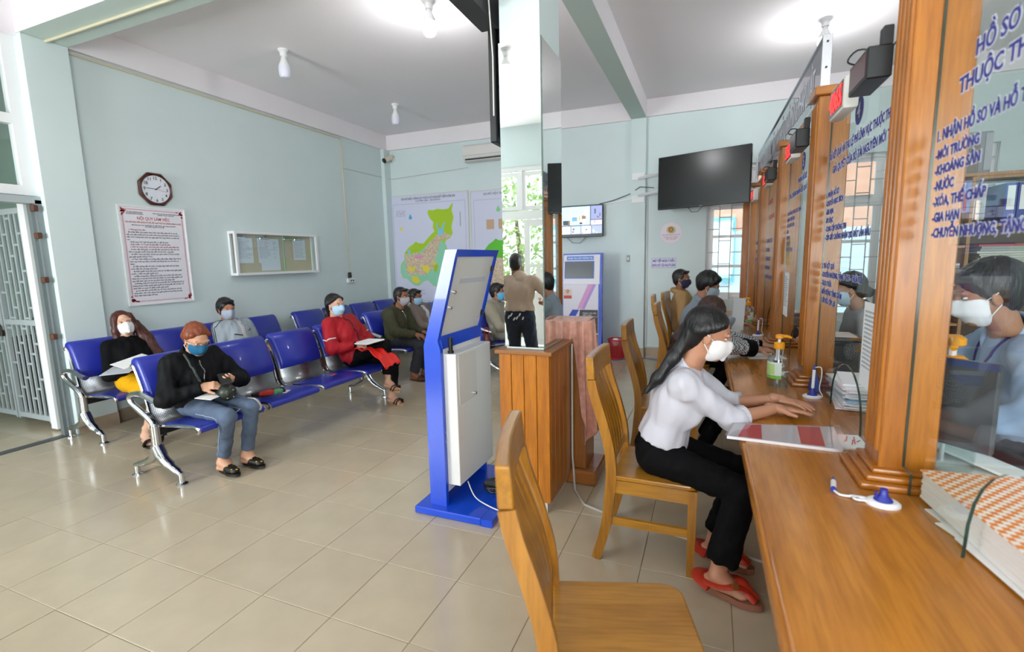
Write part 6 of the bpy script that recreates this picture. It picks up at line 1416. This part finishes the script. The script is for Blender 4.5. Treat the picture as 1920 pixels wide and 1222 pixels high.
def redbag():
    n = 16; V = []; F = []
    for i in range(n+1):
        for j in range(n+1):
            u, v = i/n, j/n; x = -1.08+u*.40; y = 2.45+v*.27; z = .625-.16*max(0, u-.45)**1.2*2+.012*math.sin(u*17+v*6)+.01*math.sin(v*19+u*3); V.append((x, y-.03*u, z))
    for i in range(n):
        for j in range(n): a = i*(n+1)+j; F.append((a, a+1, a+n+2, a+n+1))
    b = MB(); b.add(V, F); o = b.build('plastic_bag', M('red_plastic_bag', '#e0231a', .25), None, 60); md = o.modifiers.new('t', 'SOLIDIFY'); md.thickness = .006; tag(o, 'bright red plastic bag over the knee of the red jacket woman', 'bag')
redbag()
# 9 man in olive jacket
Om = build_person('man in an olive jacket with a grey mask sitting beyond the red jacket woman', dict(s=1.0, h=.011, skin='#8a5a44', pel=(-1.5, 3.78, .54), nk=(-1.49, 3.78, .90), hd=(-1.40, 3.79, 1.065), face=(1, -.06, -.02), hair='#171213', hthick=.007, hairline=(.08, .088), mask='#a9a6ae', wrR=(-1.13, 3.66, .60), elR=(-.4, -1, -.6), wrL=(-1.13, 3.85, .6), handR=dict(d=(1, .25, -.2), n=(0, .3, -.9), curl=(.4, .4, .3), h=.0045), handL=dict(d=(1, -.2, -.2), n=(0, 0, -1), h=.0045), anR=(-1.2, 3.68, .09), anL=(-1.18, 3.9, .09), footR=dict(d=(1, -.15, 0)), footL=dict(d=(1, 0, 0)),
    top=dict(mat=cloth('olive_jacket', '#3f3f2c'), name='jacket', inf=.032, arm=.066, hem=-.07, wr=.006, ch=.042), bot=dict(mat=cloth('charcoal_trousers', '#33343a'), hem=.066)))
shoe(Om, -1, (1, -.15, 0), 'sandal', M('brown_strap', '#4d3524', .5), M('dark_sole', '#3a2a1e', .7)); shoe(Om, 1, (1, 0, 0), 'sandal', M('brown_strap', '#4d3524', .5), M('dark_sole', '#3a2a1e', .7))
snap_line(Om['top'], [Om['nk']+Om['ft']*.12, Om['nk']+Om['ft']*.2-Om['up']*.3], .004, 'jacket_zip', m_chrome)
# 10 person behind him
Bm = build_person('person in a taupe cardigan half hidden behind the olive jacket man', dict(s=.95, h=.013, skin='#84563f', pel=(-1.45, 4.36, .535), nk=(-1.54, 4.33, .89), hd=(-1.52, 4.28, 1.015), face=(1, .0, 0), hair='#14100f', hthick=.012, mask='#9cc9e6', wrR=(-1.15, 4.25, .62), wrL=(-1.15, 4.45, .62), handR=dict(d=(1, 0, 0), n=(0, 0, -1), h=.005), anR=(-1.1, 4.27, .09), anL=(-1.1, 4.45, .09), top=dict(mat=cloth('taupe_cardigan', '#7d7068'), name='cardigan', inf=.03, arm=.062, hem=-.05), bot=dict(mat=cloth('dark_trousers', '#2a2a30'))))
snap_line(Bm['top'], [Bm['nk']+Bm['ft']*.12, Bm['nk']+Bm['ft']*.2-Bm['up']*.34], .05, 'patterned_blouse', M('patterned_white', '#cfd0dc', .8, var=.5, vscale=40), -.035)
# 11 man in beige jacket by the column
Cm = build_person('man in a beige jacket and blue mask sitting between kiosk and column', dict(s=1, h=.012, skin='#a3745a', pel=(-.35, 4.56, .54), nk=(-.46, 4.58, .90), hd=(-.43, 4.66, 1.065), face=(1, -.02, .02), hair='#17120f', hthick=.014, hairline=(.084, .078), mask='#63b3de', wrR=(-.05, 4.46, .62), wrL=(-.05, 4.65, .62), handR=dict(d=(1, .2, 0), n=(0, 0, -1), h=.005), anR=(.0, 4.46, .09), anL=(.02, 4.68, .09), top=dict(mat=cloth('beige_jacket', '#9d9786'), name='jacket', inf=.032, arm=.066, hem=-.06, wr=.006), bot=dict(mat=cloth('stone_trousers', '#8d897c'))))
# 12 standing man seen in the mirror
Sm = build_person('standing man in a beige shirt and dark jeans, seen from behind in the column mirror', dict(s=.97, h=.012, yaw=-PI/2-.15, skin='#8f6349', pel=(.24, -1.45, .86), nk=(.24, -1.47, 1.30), hd=(.17, -1.52, 1.455), face=(-.35, -1, -.15), hair='#15110f', hthick=.01, wrL=(.42, -1.68, 1.0), elL=(1, .3, -.5), wrR=(.02, -1.7, 1.02), elR=(-1, .3, -.5), handL=dict(d=(-.2, -1, .2), n=(-.8, 0, -.5), h=.005), handR=dict(d=(.2, -1, .2), n=(.8, 0, -.5), h=.005), anL=(.35, -1.42, .09), anR=(.13, -1.44, .09), knL=(.1, -1, 0), knR=(-.1, -1, 0),
    top=dict(mat=cloth('dusty_beige_shirt', '#b7a08f'), sleeve=.6, arm=.056, hem=.06, inf=.024, wr=.006), bot=dict(mat=cloth('dark_jeans', '#1f2736'), waist=.1, inf=.02)))
for g in (1, -1): shoe(Sm, g, (0, -1, 0), 'sandal', drk, drk)
for k in range(6): q = Sm['pel']+V3(-.1+.035*k, .13, -.02+.03*math.sin(k*2)); snap_line(Sm['bot'], [q, q+V3(.02, 0, .035)], .008, 'white_splash_print', wl)
# 13, 14 staff behind the glass
Aw = build_person('clerk in a pale jacket and blue mask at the desk behind screen four', dict(s=.96, h=.012, yaw=PI, skin='#b98a72', pel=(3.42, 2.85, .66), nk=(3.30, 2.8, 1.08), hd=(3.215, 2.78, 1.24), face=(-.97, .05, -.25), hair='#0f0d0e', style='bun', hairline=(.07, .092), mask='#bcd6ea', wrL=(3.05, 2.6, .86), wrR=(3.05, 2.95, .86), handL=dict(d=(-1, 0, -.1), n=(0, 0, -1), h=.005), handR=dict(d=(-1, 0, -.1), n=(0, 0, -1), h=.005), anL=(3.2, 2.7, .1), anR=(3.2, 2.95, .1), top=dict(mat=cloth('pale_grey_jacket', '#b4b1b2'), inf=.022, hem=-.03, cmat=cloth('slate_collar', '#5d636b')), bot=dict(mat=blk)))
Am = build_person('clerk in a light blue shirt with lanyard behind the nearest glass screen', dict(s=1.02, h=.0095, hh=.005, yaw=PI-.05, skin='#a5765c', pel=(3.54, 1.13, .74), nk=(3.395, 1.09, 1.155), hd=(3.29, 1.05, 1.335), face=(-.97, .08, -.28), hair='#121012', hthick=.02, hairline=(.086, .07), nape=(-.05, -.07), mask='#e4e4ea', wrL=(3.13, .87, .85), elL=(.2, -1, -.4), wrR=(3.10, 1.25, .84), elR=(0, 1, -.4), handL=dict(d=(-1, .3, -.1), n=(0, 0, -1)), handR=dict(d=(-1, -.2, -.1), n=(0, 0, -1)), anL=(3.37, 1.0, .1), anR=(3.37, 1.25, .1), top=dict(mat=cloth('light_blue_shirt', '#9db4d6', bump=.08), sleeve=.95, arm=.056, hem=-.02, inf=.018, open=1, ch=.05), bot=dict(mat=blk)))
snap_line(Am['top'], [Am['nk']-Am['ls']*.07-Am['ft']*.02, Am['nk']+Am['ft']*.16-Am['up']*.2, Am['nk']+Am['ft']*.16-Am['up']*.2, Am['nk']+Am['ls']*.07-Am['ft']*.02], .006, 'lanyard', M('purple_ribbon', '#3a2f77', .6))
ORD = ['first', 'second', 'third', 'fourth', 'fifth', 'sixth', 'seventh', 'eighth', 'ninth', 'tenth', 'eleventh', 'twelfth', 'thirteenth', 'fourteenth', 'fifteenth', 'topmost']
# ------------------------------------------------------------------ small things on the counter
ZT = .7505
def sanitizer(x, y, label, s=1., rz=0, body=True, z0=ZT):
    o = thing('sanitizer_bottle', label, 'bottle', (x, y, z0), rz, 'hand sanitizer bottles on the counter'); mt = T(x, y, z0) @ Matrix.Rotation(rz, 4, 'Z') @ Matrix.Scale(s, 4)
    clear = glassmat('clear_plastic', (.9, .94, .95), .12); yel_ = M('pump_yellow', '#eb9c12', .35)
    b = MB(); b.lathe([(.047, 0), (.05, .006), (.05, .14), (.046, .155), (.03, .175), (.02, .185), (.02, .2)], 24, mtx=mt); b.build('bottle_body', clear, o, 40)
    b = MB(); b.lathe([(.0475, .004), (.0475, .05)], 24, mtx=mt); b.build('gel', glassmat('gel', (.86, .93, .92), .04), o, 40)
    lab = MB(); n = 14
    V = [((.0508)*math.cos(a), .0508*math.sin(a), z) for z in (.045, .13) for a in [PI*.55+PI*.95*k/n for k in range(n+1)]]
    lab.add(V, [(k, k+1, n+2+k, n+1+k) for k in range(n)], mtx=mt); lb = lab.build('label', M('label_white', '#d8e4d8', .5), o, 60)
    V = [((.0512)*math.cos(a), .0512*math.sin(a), z) for z in (.045, .062) for a in [PI*.55+PI*.95*k/n for k in range(n+1)]]
    lab = MB(); lab.add(V, [(k, k+1, n+2+k, n+1+k) for k in range(n)], mtx=mt); lab.build('label_band', M('label_green', '#7dbb4a', .5), lb, 60)
    V = [((.0512)*math.cos(a), .0512*math.sin(a), z) for z in (.066, .12) for a in [PI*1.0+PI*.3*k/6 for k in range(7)]]
    lab = MB(); lab.add(V, [(k, k+1, 8+k, 7+k) for k in range(6)], mtx=mt); lab.build('label_picture', M('label_lime', '#b7d98c', .5), lb, 60)
    b = MB(); b.lathe([(.024, .195), (.025, .2), (.025, .222), (.018, .228)], 20, mtx=mt); b.build('pump_collar', yel_, o, 40)
    b = MB(); b.tube([(0, 0, .01), (0, 0, .2)], .004, 8, mtx=mt); b.tube([(0, 0, .225), (0, 0, .25)], .007, 8, mtx=mt); b.build('pump_stem', m_alu, o)
    b = MB(); b.lathe([(.012, .245), (.02, .25), (.02, .262), (.012, .268)], 16, mtx=mt); b.tube([(0, 0, .258), (.035, 0, .258), (.055, 0, .25)], [.01, .008, .006], 8, mtx=mt); b.build('pump_head', yel_, o, 50)
sanitizer(2.65, 1.66, 'sanitizer bottle with yellow pump nearest, beside the second post', 1.12, .2)
sanitizer(2.655, 4.25, 'sanitizer bottle with yellow pump at the far end of the counter', 1.12, PI*.9)
sanitizer(3.05, .64, 'sanitizer bottle behind the nearest glass, only its yellow pump showing', 1.75, -1.9)
m_navy = M('pen_navy', '#2c3296', .35); m_pw = M('pen_white', '#e8e8ec', .4)
def penstand(x, y, label, pen=True):
    o = thing('pen_stand', label, 'pen stand', (x, y, ZT), 0, 'blue and white pens on stands')
    b = MB(); b.lathe([(.036, 0), (.036, .008), (.03, .014)], 20, mtx=T(x, y, ZT) @ Matrix.Diagonal((1.25, 1, 1, 1))); b.build('base', m_pw, o, 40)
    b = MB(); b.lathe([(.026, .012), (.022, .02), (.012, .03), (.01, .05), (.0, .052)], 16, mtx=T(x, y, ZT)); b.build('holder', m_navy, o, 40)
    if pen:
        b = MB(); b.tube([(x, y, ZT+.045), (x+.002, y, ZT+.15)], .0075, 10); p = b.build('pen_barrel', m_pw, o, 40); b = MB(); b.tube([(x+.002, y, ZT+.15), (x+.002, y, ZT+.175)], [.0075, .004], 10); b.build('pen_cap', m_navy, p, 40)
        b = MB(); b.tube(smoothline([(x+.002, y, ZT+.16), (x+.03, y-.01, ZT+.165), (x+.035, y-.01, ZT+.12), (x+.03, y-.005, ZT+.05), (x+.045, y-.01, ZT+.012), (x+.025, y-.02, ZT+.01)], 4), .003, 6); b.build('tether', m_pw, o, 60)
    return o
penstand(2.79, 1.45, 'upright pen on a blue and white stand beside the document pile')
penstand(2.70, 2.16, 'upright pen stand behind the sanitizer bottle'); penstand(2.70, 3.55, 'upright pen stand near the green folder'); penstand(2.70, 4.62, 'farthest upright pen stand on the counter')
o = penstand(2.775, .245, 'fallen pen with its coiled cord and empty stand on the near counter', False)
for k in (-1, 1): b = MB(); b.box(2.765+k*.012, 2.771+k*.012, .238, .252, ZT+.02, ZT+.04, .002); b.build('clip_lug', m_navy, o)
b = MB(); b.tube([(2.657, .292, ZT+.009), (2.668, .35, ZT+.009)], .008, 10); b.build('pen_barrel', m_pw, o, 40); b = MB(); b.tube([(2.668, .35, ZT+.009), (2.674, .383, ZT+.009)], [.008, .003], 10); b.build('pen_cap', m_navy, o, 40); b = MB(); b.tube([(2.657, .292, ZT+.009), (2.655, .283, ZT+.009)], .0085, 10); b.build('pen_end', m_navy, o)
cv = [(2.657, .285, ZT+.006), (2.668, .262, ZT+.005)]+[(2.705+.018*math.cos(a)+.0012*k, .252+.012*math.sin(a), ZT+.006) for k, a in enumerate([2.6-.5*i for i in range(26)])]+[(2.745, .25, ZT+.007)]
b = MB(); b.tube(smoothline(cv, 2), .0035, 6); b.build('coiled_cord', m_pw, o, 60)
# plastic sleeve with red and white form
def quad(name, c, z, th, mat, parent=None):
    b = MB(); n = len(c); b.add([(x, y, z) for x, y in c]+[(x, y, z+th) for x, y in c], [tuple(range(n-1, -1, -1)), tuple(n+i for i in range(n))]+[(i, (i+1) % n, (i+1) % n+n, i+n) for i in range(n)]); return b.build(name, mat, parent)
c = [(2.355, .675), (2.39, .85), (2.785, .935), (2.76, .655)]
f = thing('document_sleeve', 'clear plastic sleeve holding red and white forms before the woman in white', 'folder', (2.57, .78, ZT))
def lerp2(u, v): a = [c[0][i]*(1-u)+c[3][i]*u for i in (0, 1)]; d_ = [c[1][i]*(1-u)+c[2][i]*u for i in (0, 1)]; return tuple(a[i]*(1-v)+d_[i]*v for i in (0, 1))
quad('forms', c, ZT, .012, M('form_white', '#dcd8dc', .7), f)
for u0, u1, k in ((.1, .3, .02), (.66, .84, -.02)): quad('red_panel', [lerp2(u0, .05), lerp2(u0+k, .95), lerp2(u1-k, .95), lerp2(u1+.02, .05)], ZT+.0122, .0006, M('form_red', '#cf4a55', .6), f)
quad('sleeve_film', [lerp2(-.02, -.03), lerp2(-.02, 1.03), lerp2(1.06, 1.04), lerp2(1.07, -.03)], ZT+.0135, .001, glassmat('sleeve_film', (.97, .97, .98), .1, .08), f)
f = thing('receipt_card', 'white card with red scribbles beside the nearest post', 'card', (2.81, .78, ZT)); quad('card', [(2.766, .695), (2.766, .855), (2.86, .868), (2.86, .703)], ZT, .006, m_paper, f)
for k in range(5): b = MB(); b.tube([(2.785+.012*k, .76+.02*math.sin(k*2), ZT+.0065), (2.80+.012*k, .82-.02*math.cos(k*3), ZT+.0065)], .0022, 4); b.build('red_scribble', M('pink_red', '#d76a77', .6), f)
# document pile behind screen four
rng = random.Random(9)
for k in range(16):
    z = ZT+.002+k*.0082; w, d_ = rng.uniform(.2, .225), rng.uniform(.28, .31); x, y = 2.985+rng.uniform(-.012, .012), 1.37+rng.uniform(-.02, .02)
    b = MB(); b.box(-w/2, w/2, -d_/2, d_/2, 0, .0072, 0, mtx=T(x, y, z) @ Matrix.Rotation(rng.uniform(-.12, .12), 4, 'Z'))
    cl = rng.choice(['#e8e8ee', '#dfe3ea', '#d7dbe4', '#f0efee', '#e8e8ee', '#efeef2', '#e2e4ea', '#9cc4dc', '#ecdede'])
    tag(b.build('paper_file', M('file_'+cl, cl, .8)), ORD[k]+' file from the bottom of the pile under screen four', 'file', 'files piled under screen four')
# orange checked binder on spilled papers
def checked():
    m = M('orange_check', '#e8913a', .5); nt = m.node_tree; N = nt.nodes; L = nt.links; tc = N.new('ShaderNodeTexCoord'); mp_ = N.new('ShaderNodeMapping'); L.new(tc.outputs['Object'], mp_.inputs[0]); mp_.inputs['Location'].default_value = (.003, .003, .0037)
    ck_ = N.new('ShaderNodeTexChecker'); ck_.inputs['Scale'].default_value = 62; ck_.inputs[1].default_value = (*lin('#e8852a'), 1); ck_.inputs[2].default_value = (*lin('#efe6da'), 1); L.new(mp_.outputs[0], ck_.inputs[0]); L.new(ck_.outputs[0], N['Principled BSDF'].inputs['Base Color']); return m
bn = thing('file_bundle', 'thick file bundle with an orange and white checked cover under the near glass', 'file bundle', (3.0, .0, ZT), .06)
mt = T(2.885, .31, ZT+.012) @ Matrix.Rotation(.1, 4, 'Z')
for k in range(10): b = MB(); b.box(.0015*(k % 3), .235, -.60, -.002*(k % 2), .008*k, .008*k+.0078, mtx=mt); b.build('bundle_sheets', M('sheet_cream', '#e6e2de', .8, var=.05, vscale=40, stretch=(1, 1, 60)), bn)
b = MB(); b.box(-.004, .245, -.61, .006, .082, .086, .001, mtx=mt); b.build('checked_cover', checked(), bn)
for k, (x, y, r) in enumerate(((2.878, .12, .22), (2.872, .03, .32), (2.885, -.05, .15))):
    b = MB(); b.box(0, .21, -.3, 0, 0, .003, mtx=T(x, y+.13, ZT+.0035*k) @ Matrix.Rotation(r, 4, 'Z')); tag(b.build('loose_sheet', m_paper), ['loose white sheet at the bottom under the checked bundle', 'loose white sheet spilling toward the camera under the bundle', 'uppermost loose sheet under the checked bundle'][k], 'paper', 'loose sheets under the bundle')
# green folder, papers, triangular calendar near the patterned jacket
f = thing('green_folder', 'pale green folder on the far counter', 'folder', (2.56, 2.85, ZT)); quad('cover', [(2.46, 2.98), (2.5, 3.24), (2.76, 3.22), (2.72, 2.92)], ZT, .006, M('folder_green', '#86b99a', .5), f); quad('label_patch', [(2.55, 3.05), (2.56, 3.1), (2.62, 3.1), (2.61, 3.05)], ZT+.0062, .0005, M('pale_patch', '#cfe3d6', .6), f)
block('paper', 'grey-white sheet held upright by the man in the grey shirt', 'paper', (2.53, 3.57, .95), (.105, .004, .30), rotm(-.1, .06, .12), M('held_paper', '#cfd3d8', .8), 0)
b = MB(); b.prism([(2.80, .752), (2.85, .752), (2.825, .86)], 1, 1.655-.1, 1.655); tag(b.build('desk_calendar', M('calendar_blue', '#3d4f9a', .5)), 'small triangular blue desk card beside the second post', 'card')
block('paper', 'white sheets beside the sanitizer bottle', 'paper', (2.76, 1.93, ZT+.004), (.12, .2, .005), rotm(0, 0, .3), m_paper, 0)
block('tray_card', 'sheet under the hands of the patterned jacket woman', 'paper', (2.66, 2.55, ZT+.003), (.25, .2, .003), rotm(0, 0, .2), m_paper, 0)
# gloves left on the bench seat and handbag on the far bench
sc_ = thing('woollen_gloves', 'green, red and black gloves left on the empty blue seat', 'gloves', (-1.02, 1.32, .455))
for k, (a, e_, cl) in enumerate((((-1.08, 1.25, .475), (-1.0, 1.32, .48), '#15171a'), ((-1.03, 1.28, .485), (-.985, 1.33, .49), '#a02823'), ((-1.01, 1.34, .48), (-.96, 1.40, .485), '#54805f'), ((-1.03, 1.36, .485), (-.97, 1.43, .48), '#1a2420'))):
    F_ = Field(np.minimum(a, e_)-.05, np.maximum(a, e_)+.05, .005); F_.cone(a, e_, .02, .024, 0).wrinkle(.004, k, .03); npmesh('glove', [F_.mesh()], M('knit_'+cl, cl, .95), sc_)
block('ticket', 'small pale ticket on the empty blue seat', 'paper', (-.96, 1.45, .466), (.05, .09, .002), rotm(0, .03, .4), M('ticket', '#d9c9d4', .8), 0)
block('ticket', 'red and white sticker on the third blue seat', 'sticker', (-1.0, 2.05, .466), (.03, .09, .002), rotm(0, .03, .3), M('sticker_red', '#b04a5a', .6), 0)
hb = thing('dark_red_bag', 'dark red bag hanging at the bench behind the kiosk', 'bag', (-.40, 4.20, .32))
F_ = Field(V3(-.52, 4.10, .25), V3(-.3, 4.30, .62), .008); F_.ell((-.405, 4.20, .44), (V3(1, 0, 0), V3(0, 1, 0), V3(0, 0, 1)), (.055, .04, .12), 0); npmesh('bag_body', [F_.mesh()], M('maroon_leather', '#5d1c1c', .4), hb); b = MB(); b.tube(smoothline([(-.44, 4.20, .50), (-.43, 4.20, .62), (-.38, 4.20, .62), (-.37, 4.20, .50)], 4), .006, 6); b.build('bag_handle', M('red_handle', '#a8322a', .5), hb)
# ------------------------------------------------------------------ staff side
mn = thing('monitor', 'dark computer monitor behind the nearest glass screen', 'monitor', (3.0, .42, ZT))
A_, B_ = Vector((2.895, .52, 0)), Vector((3.055, .36, 0)); dx_ = (B_-A_).normalized(); mf = frame((A_.x, A_.y, .90), dx_, (0, 0, 1)); ww = .235
b = MB(); b.box(-.1, ww, 0, .275, -.012, .012, .004, mtx=mf); b.build('panel', M('monitor_grey', '#3c3f45', .25), mn); b = MB(); b.box(-.1, ww, .255, .275, .0122, .014, mtx=mf); b.build('top_edge', M('navy_edge', '#1f2f5c', .4), mn)
b = MB(); b.box(.02, .08, -.148, .1, -.03, -.012, mtx=mf); b.box(-.04, .14, -.149, -.135, -.09, .05, mtx=mf); b.build('stand', m_dark2, mn)
for k, (x, y, z, r) in enumerate(((3.10, .62, .0, .4), (3.08, .72, .012, -.3), (3.16, .70, .02, .9))):
    b = MB(); b.box(-.1, .1, -.14, .14, 0, .008, mtx=T(x, y, ZT+z) @ rotm(.1*k, .08*k, r)); tag(b.build('desk_paper', m_paper), ['bottom sheet among the clerk papers behind the near glass', 'middle sheet among the clerk papers behind the near glass', 'tilted top sheet among the clerk papers behind the near glass'][k], 'paper', 'papers on the clerk desk')
for k, (x, cl) in enumerate(((3.02, '#5a3fa8'), (3.06, '#3f6fc8'), (3.1, '#58a848'))): b = MB(); b.lathe([(.012, 0), (.013, .02), (.006, .03)], 10, mtx=T(x, .50, ZT)); tag(b.build('stamp', M('stamp_'+cl, cl, .4)), ['purple stamp behind the near glass', 'blue stamp behind the near glass', 'green stamp behind the near glass'][k], 'stamp')
def workstation(x, y, label, lab2):
    o = thing('monitor', label, 'monitor', (x, y, ZT)); b = MB(); b.box(x-.02, x+.01, y-.26, y+.26, .84, 1.14, .005); b.build('panel', m_dark, o); b = MB(); b.box(x-.04, x-.02, y-.04, y+.04, .752, .95); b.box(x-.1, x+.08, y-.12, y+.12, .751, .765); b.build('stand', m_dark2, o)
    p = thing('printer', lab2, 'printer', (x+.0, y-.45, ZT)); b = MB(); b.box(x-.09, x+.16, y-.62, y-.3, .751, .96, .02); b.build('printer_body', m_dark2, p); b = MB(); b.box(x-.06, x+.14, y-.58, y-.34, .96, .985, .005); b.build('paper_tray', m_dark, p); b = MB(); b.box(x-.05, x+.1, y-.56, y-.36, .986, .992); b.build('printed_sheets', M('pinkish_paper', '#e2cfc8', .8), p)
workstation(3.02, 2.62, 'black monitor before the clerk in the pale jacket', 'black printer behind screen four')
workstation(3.0, 3.95, 'far black monitor on the staff side of the counter', 'far black printer on the staff side')
# shelves with files
def shelves():
    o = thing('bookcase', 'wooden office shelves with files behind the clerk in blue', 'bookcase', (4.9, 3.7, 0)); ws = wood('shelf_laminate', '#c19063', '#ab7a4e', 'z', .6, .45, .1)
    y0, y1 = 3.45, 3.85
    xs = [3.92, 4.10, 5.5]
    for x in (3.92, 4.13, 4.8, 5.5): b = MB(); b.box(x-.012, x+.012, y0, y1, 0, 2.06 if x > 4 else 1.78, .002); b.build('side_panel', ws, o)
    b = MB(); b.box(3.9, 5.52, y1-.01, y1, 0, 1.75); b.build('back_panel', M('shelf_back', '#6d5a4a', .7), o)
    for z in (.1, .5, .9, 1.22, 1.52): b = MB(); b.box(3.932, 4.118, y0+.01, y1-.01, z, z+.02); b.build('shelf', ws, o)
    for z in (.1, .5, .95, 1.36, 1.68, 2.04): b = MB(); b.box(4.142, 4.788, y0+.005, y1-.011, z, z+.022); b.build('shelf', ws, o); b = MB(); b.box(4.812, 5.488, y0+.005, y1-.011, z, z+.022); b.build('shelf', ws, o)
    b = MB(); b.box(3.9, 5.52, y0-.01, y1, 2.062, 2.085); b.build('top_board', ws, o)
    blue_b = M('binder_blue', '#2b3f9a', .5)
    for k in range(7):
        x = 4.33+k*.075
        if x > 4.77: break
        t = thing('ring_binder', ORD[k]+' blue ring binder from the left on the staff shelf', 'binder', (x, y0+.02, 1.70), 0, 'blue binders on the staff shelf'); b = MB(); b.box(x, x+.07, y0+.02, y0+.3, 1.704, 2.0, .002); b.build('cover', blue_b, t); b = MB(); b.box(x+.012, x+.058, y0+.0185, y0+.02, 1.80, 1.98); b.build('spine_label', m_paper, t); b = MB(); b.lathe([(.012, 0), (.012, .002)], 12, mtx=FB(x+.035, y0+.02, 1.745)); b.build('finger_ring', m_chrome, t)
    rng = random.Random(21)
    for k in range(9):
        z = 1.384+k*.018; cl = ['#b9bcae', '#c9cbc0', '#a8b0a4', '#b84a52'][0 if k < 3 else 1 if k < 6 else 2 if k < 8 else 3]
        b = MB(); b.box(4.2+rng.uniform(0, .03), 4.7+rng.uniform(0, .05), y0+.02, y0+.3, z, z+.016); tag(b.build('file_stack_item', M('stk_'+cl, cl, .7)), ORD[k]+' folder from the bottom of the staff shelf stack' if k < 8 else 'red checked folder topping the stack on the staff shelf', 'folder', 'stacked folders on the staff shelf')
    for k in range(8):
        z = 1.242+k*.02; b = MB(); b.box(3.945, 4.10, y0+.02, y0+.25, z, z+.016, mtx=None); tag(b.build('file_stack_item', M('stk2_%d' % (k % 3), ['#8f9aa4', '#c9ccd2', '#5f6e66'][k % 3], .8)), ORD[k]+' paper from the bottom on the narrow shelf column', 'paper', 'papers on the narrow shelf column')
    for k, (x, h_, cl) in enumerate(((3.95, .22, '#e4e4e6'), (4.0, .24, '#d9dce6'), (4.05, .18, '#3d5a44'))):
        b = MB(); b.box(x, x+.04, y0+.03, y0+.25, 1.542, 1.542+h_, .003); tag(b.build('upright_file', M('up_'+cl, cl, .6)), ['white upright file on the narrow shelf', 'second pale upright file on the narrow shelf', 'dark green upright file on the narrow shelf'][k], 'file')
    # picture calendar and knick-knacks on top of the narrow column
    t = thing('picture_calendar', 'colourful picture calendar leaning on the staff shelf', 'calendar', (3.98, y0, 1.79)); b = MB(); b.box(3.80, 4.11, y0-.02, y0-.01, 1.79, 2.03); b.build('picture', M('calendar_sky', '#8c93cf', .5, var=.5, vscale=16), t)
    for k in range(9): b = MB(); q = 3.83+k*.03; b.box(q, q+.018, y0-.022, y0-.02, 1.80, 1.83+.12*abs(math.sin(k*1.7))); b.build('picture_tower', M('tower_%d' % (k % 3), ['#c98a4a', '#d8cbb8', '#b8505a'][k % 3], .6), t)
    # grey cabinet on top
    t = thing('grey_cabinet', 'grey metal equipment box standing on the staff shelves', 'cabinet', (4.0, 3.65, 2.086)); b = MB(); b.box(3.95, 4.24, 3.5, 3.8, 2.087, 2.40, .012, seg=2); b.build('cabinet_body', M('cabinet_grey', '#8d8f96', .5), t); b = MB(); b.box(4.10, 4.16, 3.492, 3.5, 2.1, 2.3); b.build('door_slot', M('slot_brown', '#7d6f66', .5), t); b = MB(); b.box(4.19, 4.235, 3.494, 3.5, 2.11, 2.38); b.build('side_strip', M('strip_light', '#a9abb2', .5), t)
shelves()
# staff chair silhouettes
def office_chair(x, y, rz, label):
    o = thing('office_chair', label, 'chair', (x, y, 0), rz, 'office chairs behind the counter'); mt = T(x, y, 0) @ Matrix.Rotation(rz, 4, 'Z')
    b = MB(); b.box(-.22, .22, -.23, .23, .50, .57, .03, seg=2, mtx=mt); b.build('seat', m_dark2, o); b = MB(); b.box(-.27, -.21, -.22, .22, .68, 1.15, .03, seg=2, mtx=mt); b.build('backrest', m_dark2, o)
    b = MB(); b.box(-.25, -.22, -.03, .03, .52, .75, mtx=mt); b.build('back_bracket', m_dark, o); b = MB(); b.tube([(0, 0, .1), (0, 0, .5)], .03, 12, mtx=mt); b.build('gas_stem', m_chrome, o)
    for k in range(5): a = 2*PI*k/5; b = MB(); b.tube([(0, 0, .12), (.26*math.cos(a), .26*math.sin(a), .07)], [.025, .018], 8, mtx=mt); lg = b.build('leg', m_dark, o); b = MB(); b.tube([(.26*math.cos(a)-.01, .26*math.sin(a), .03), (.26*math.cos(a)+.01, .26*math.sin(a), .03)], .03, 12, mtx=mt); b.build('castor', m_dark, lg)
office_chair(3.5, 2.9, PI, 'black office chair of the clerk in the pale jacket'); office_chair(3.55, 4.1, PI, 'empty black office chair farther behind the counter'); office_chair(3.58, 1.13, PI, 'black office chair of the clerk in the blue shirt')
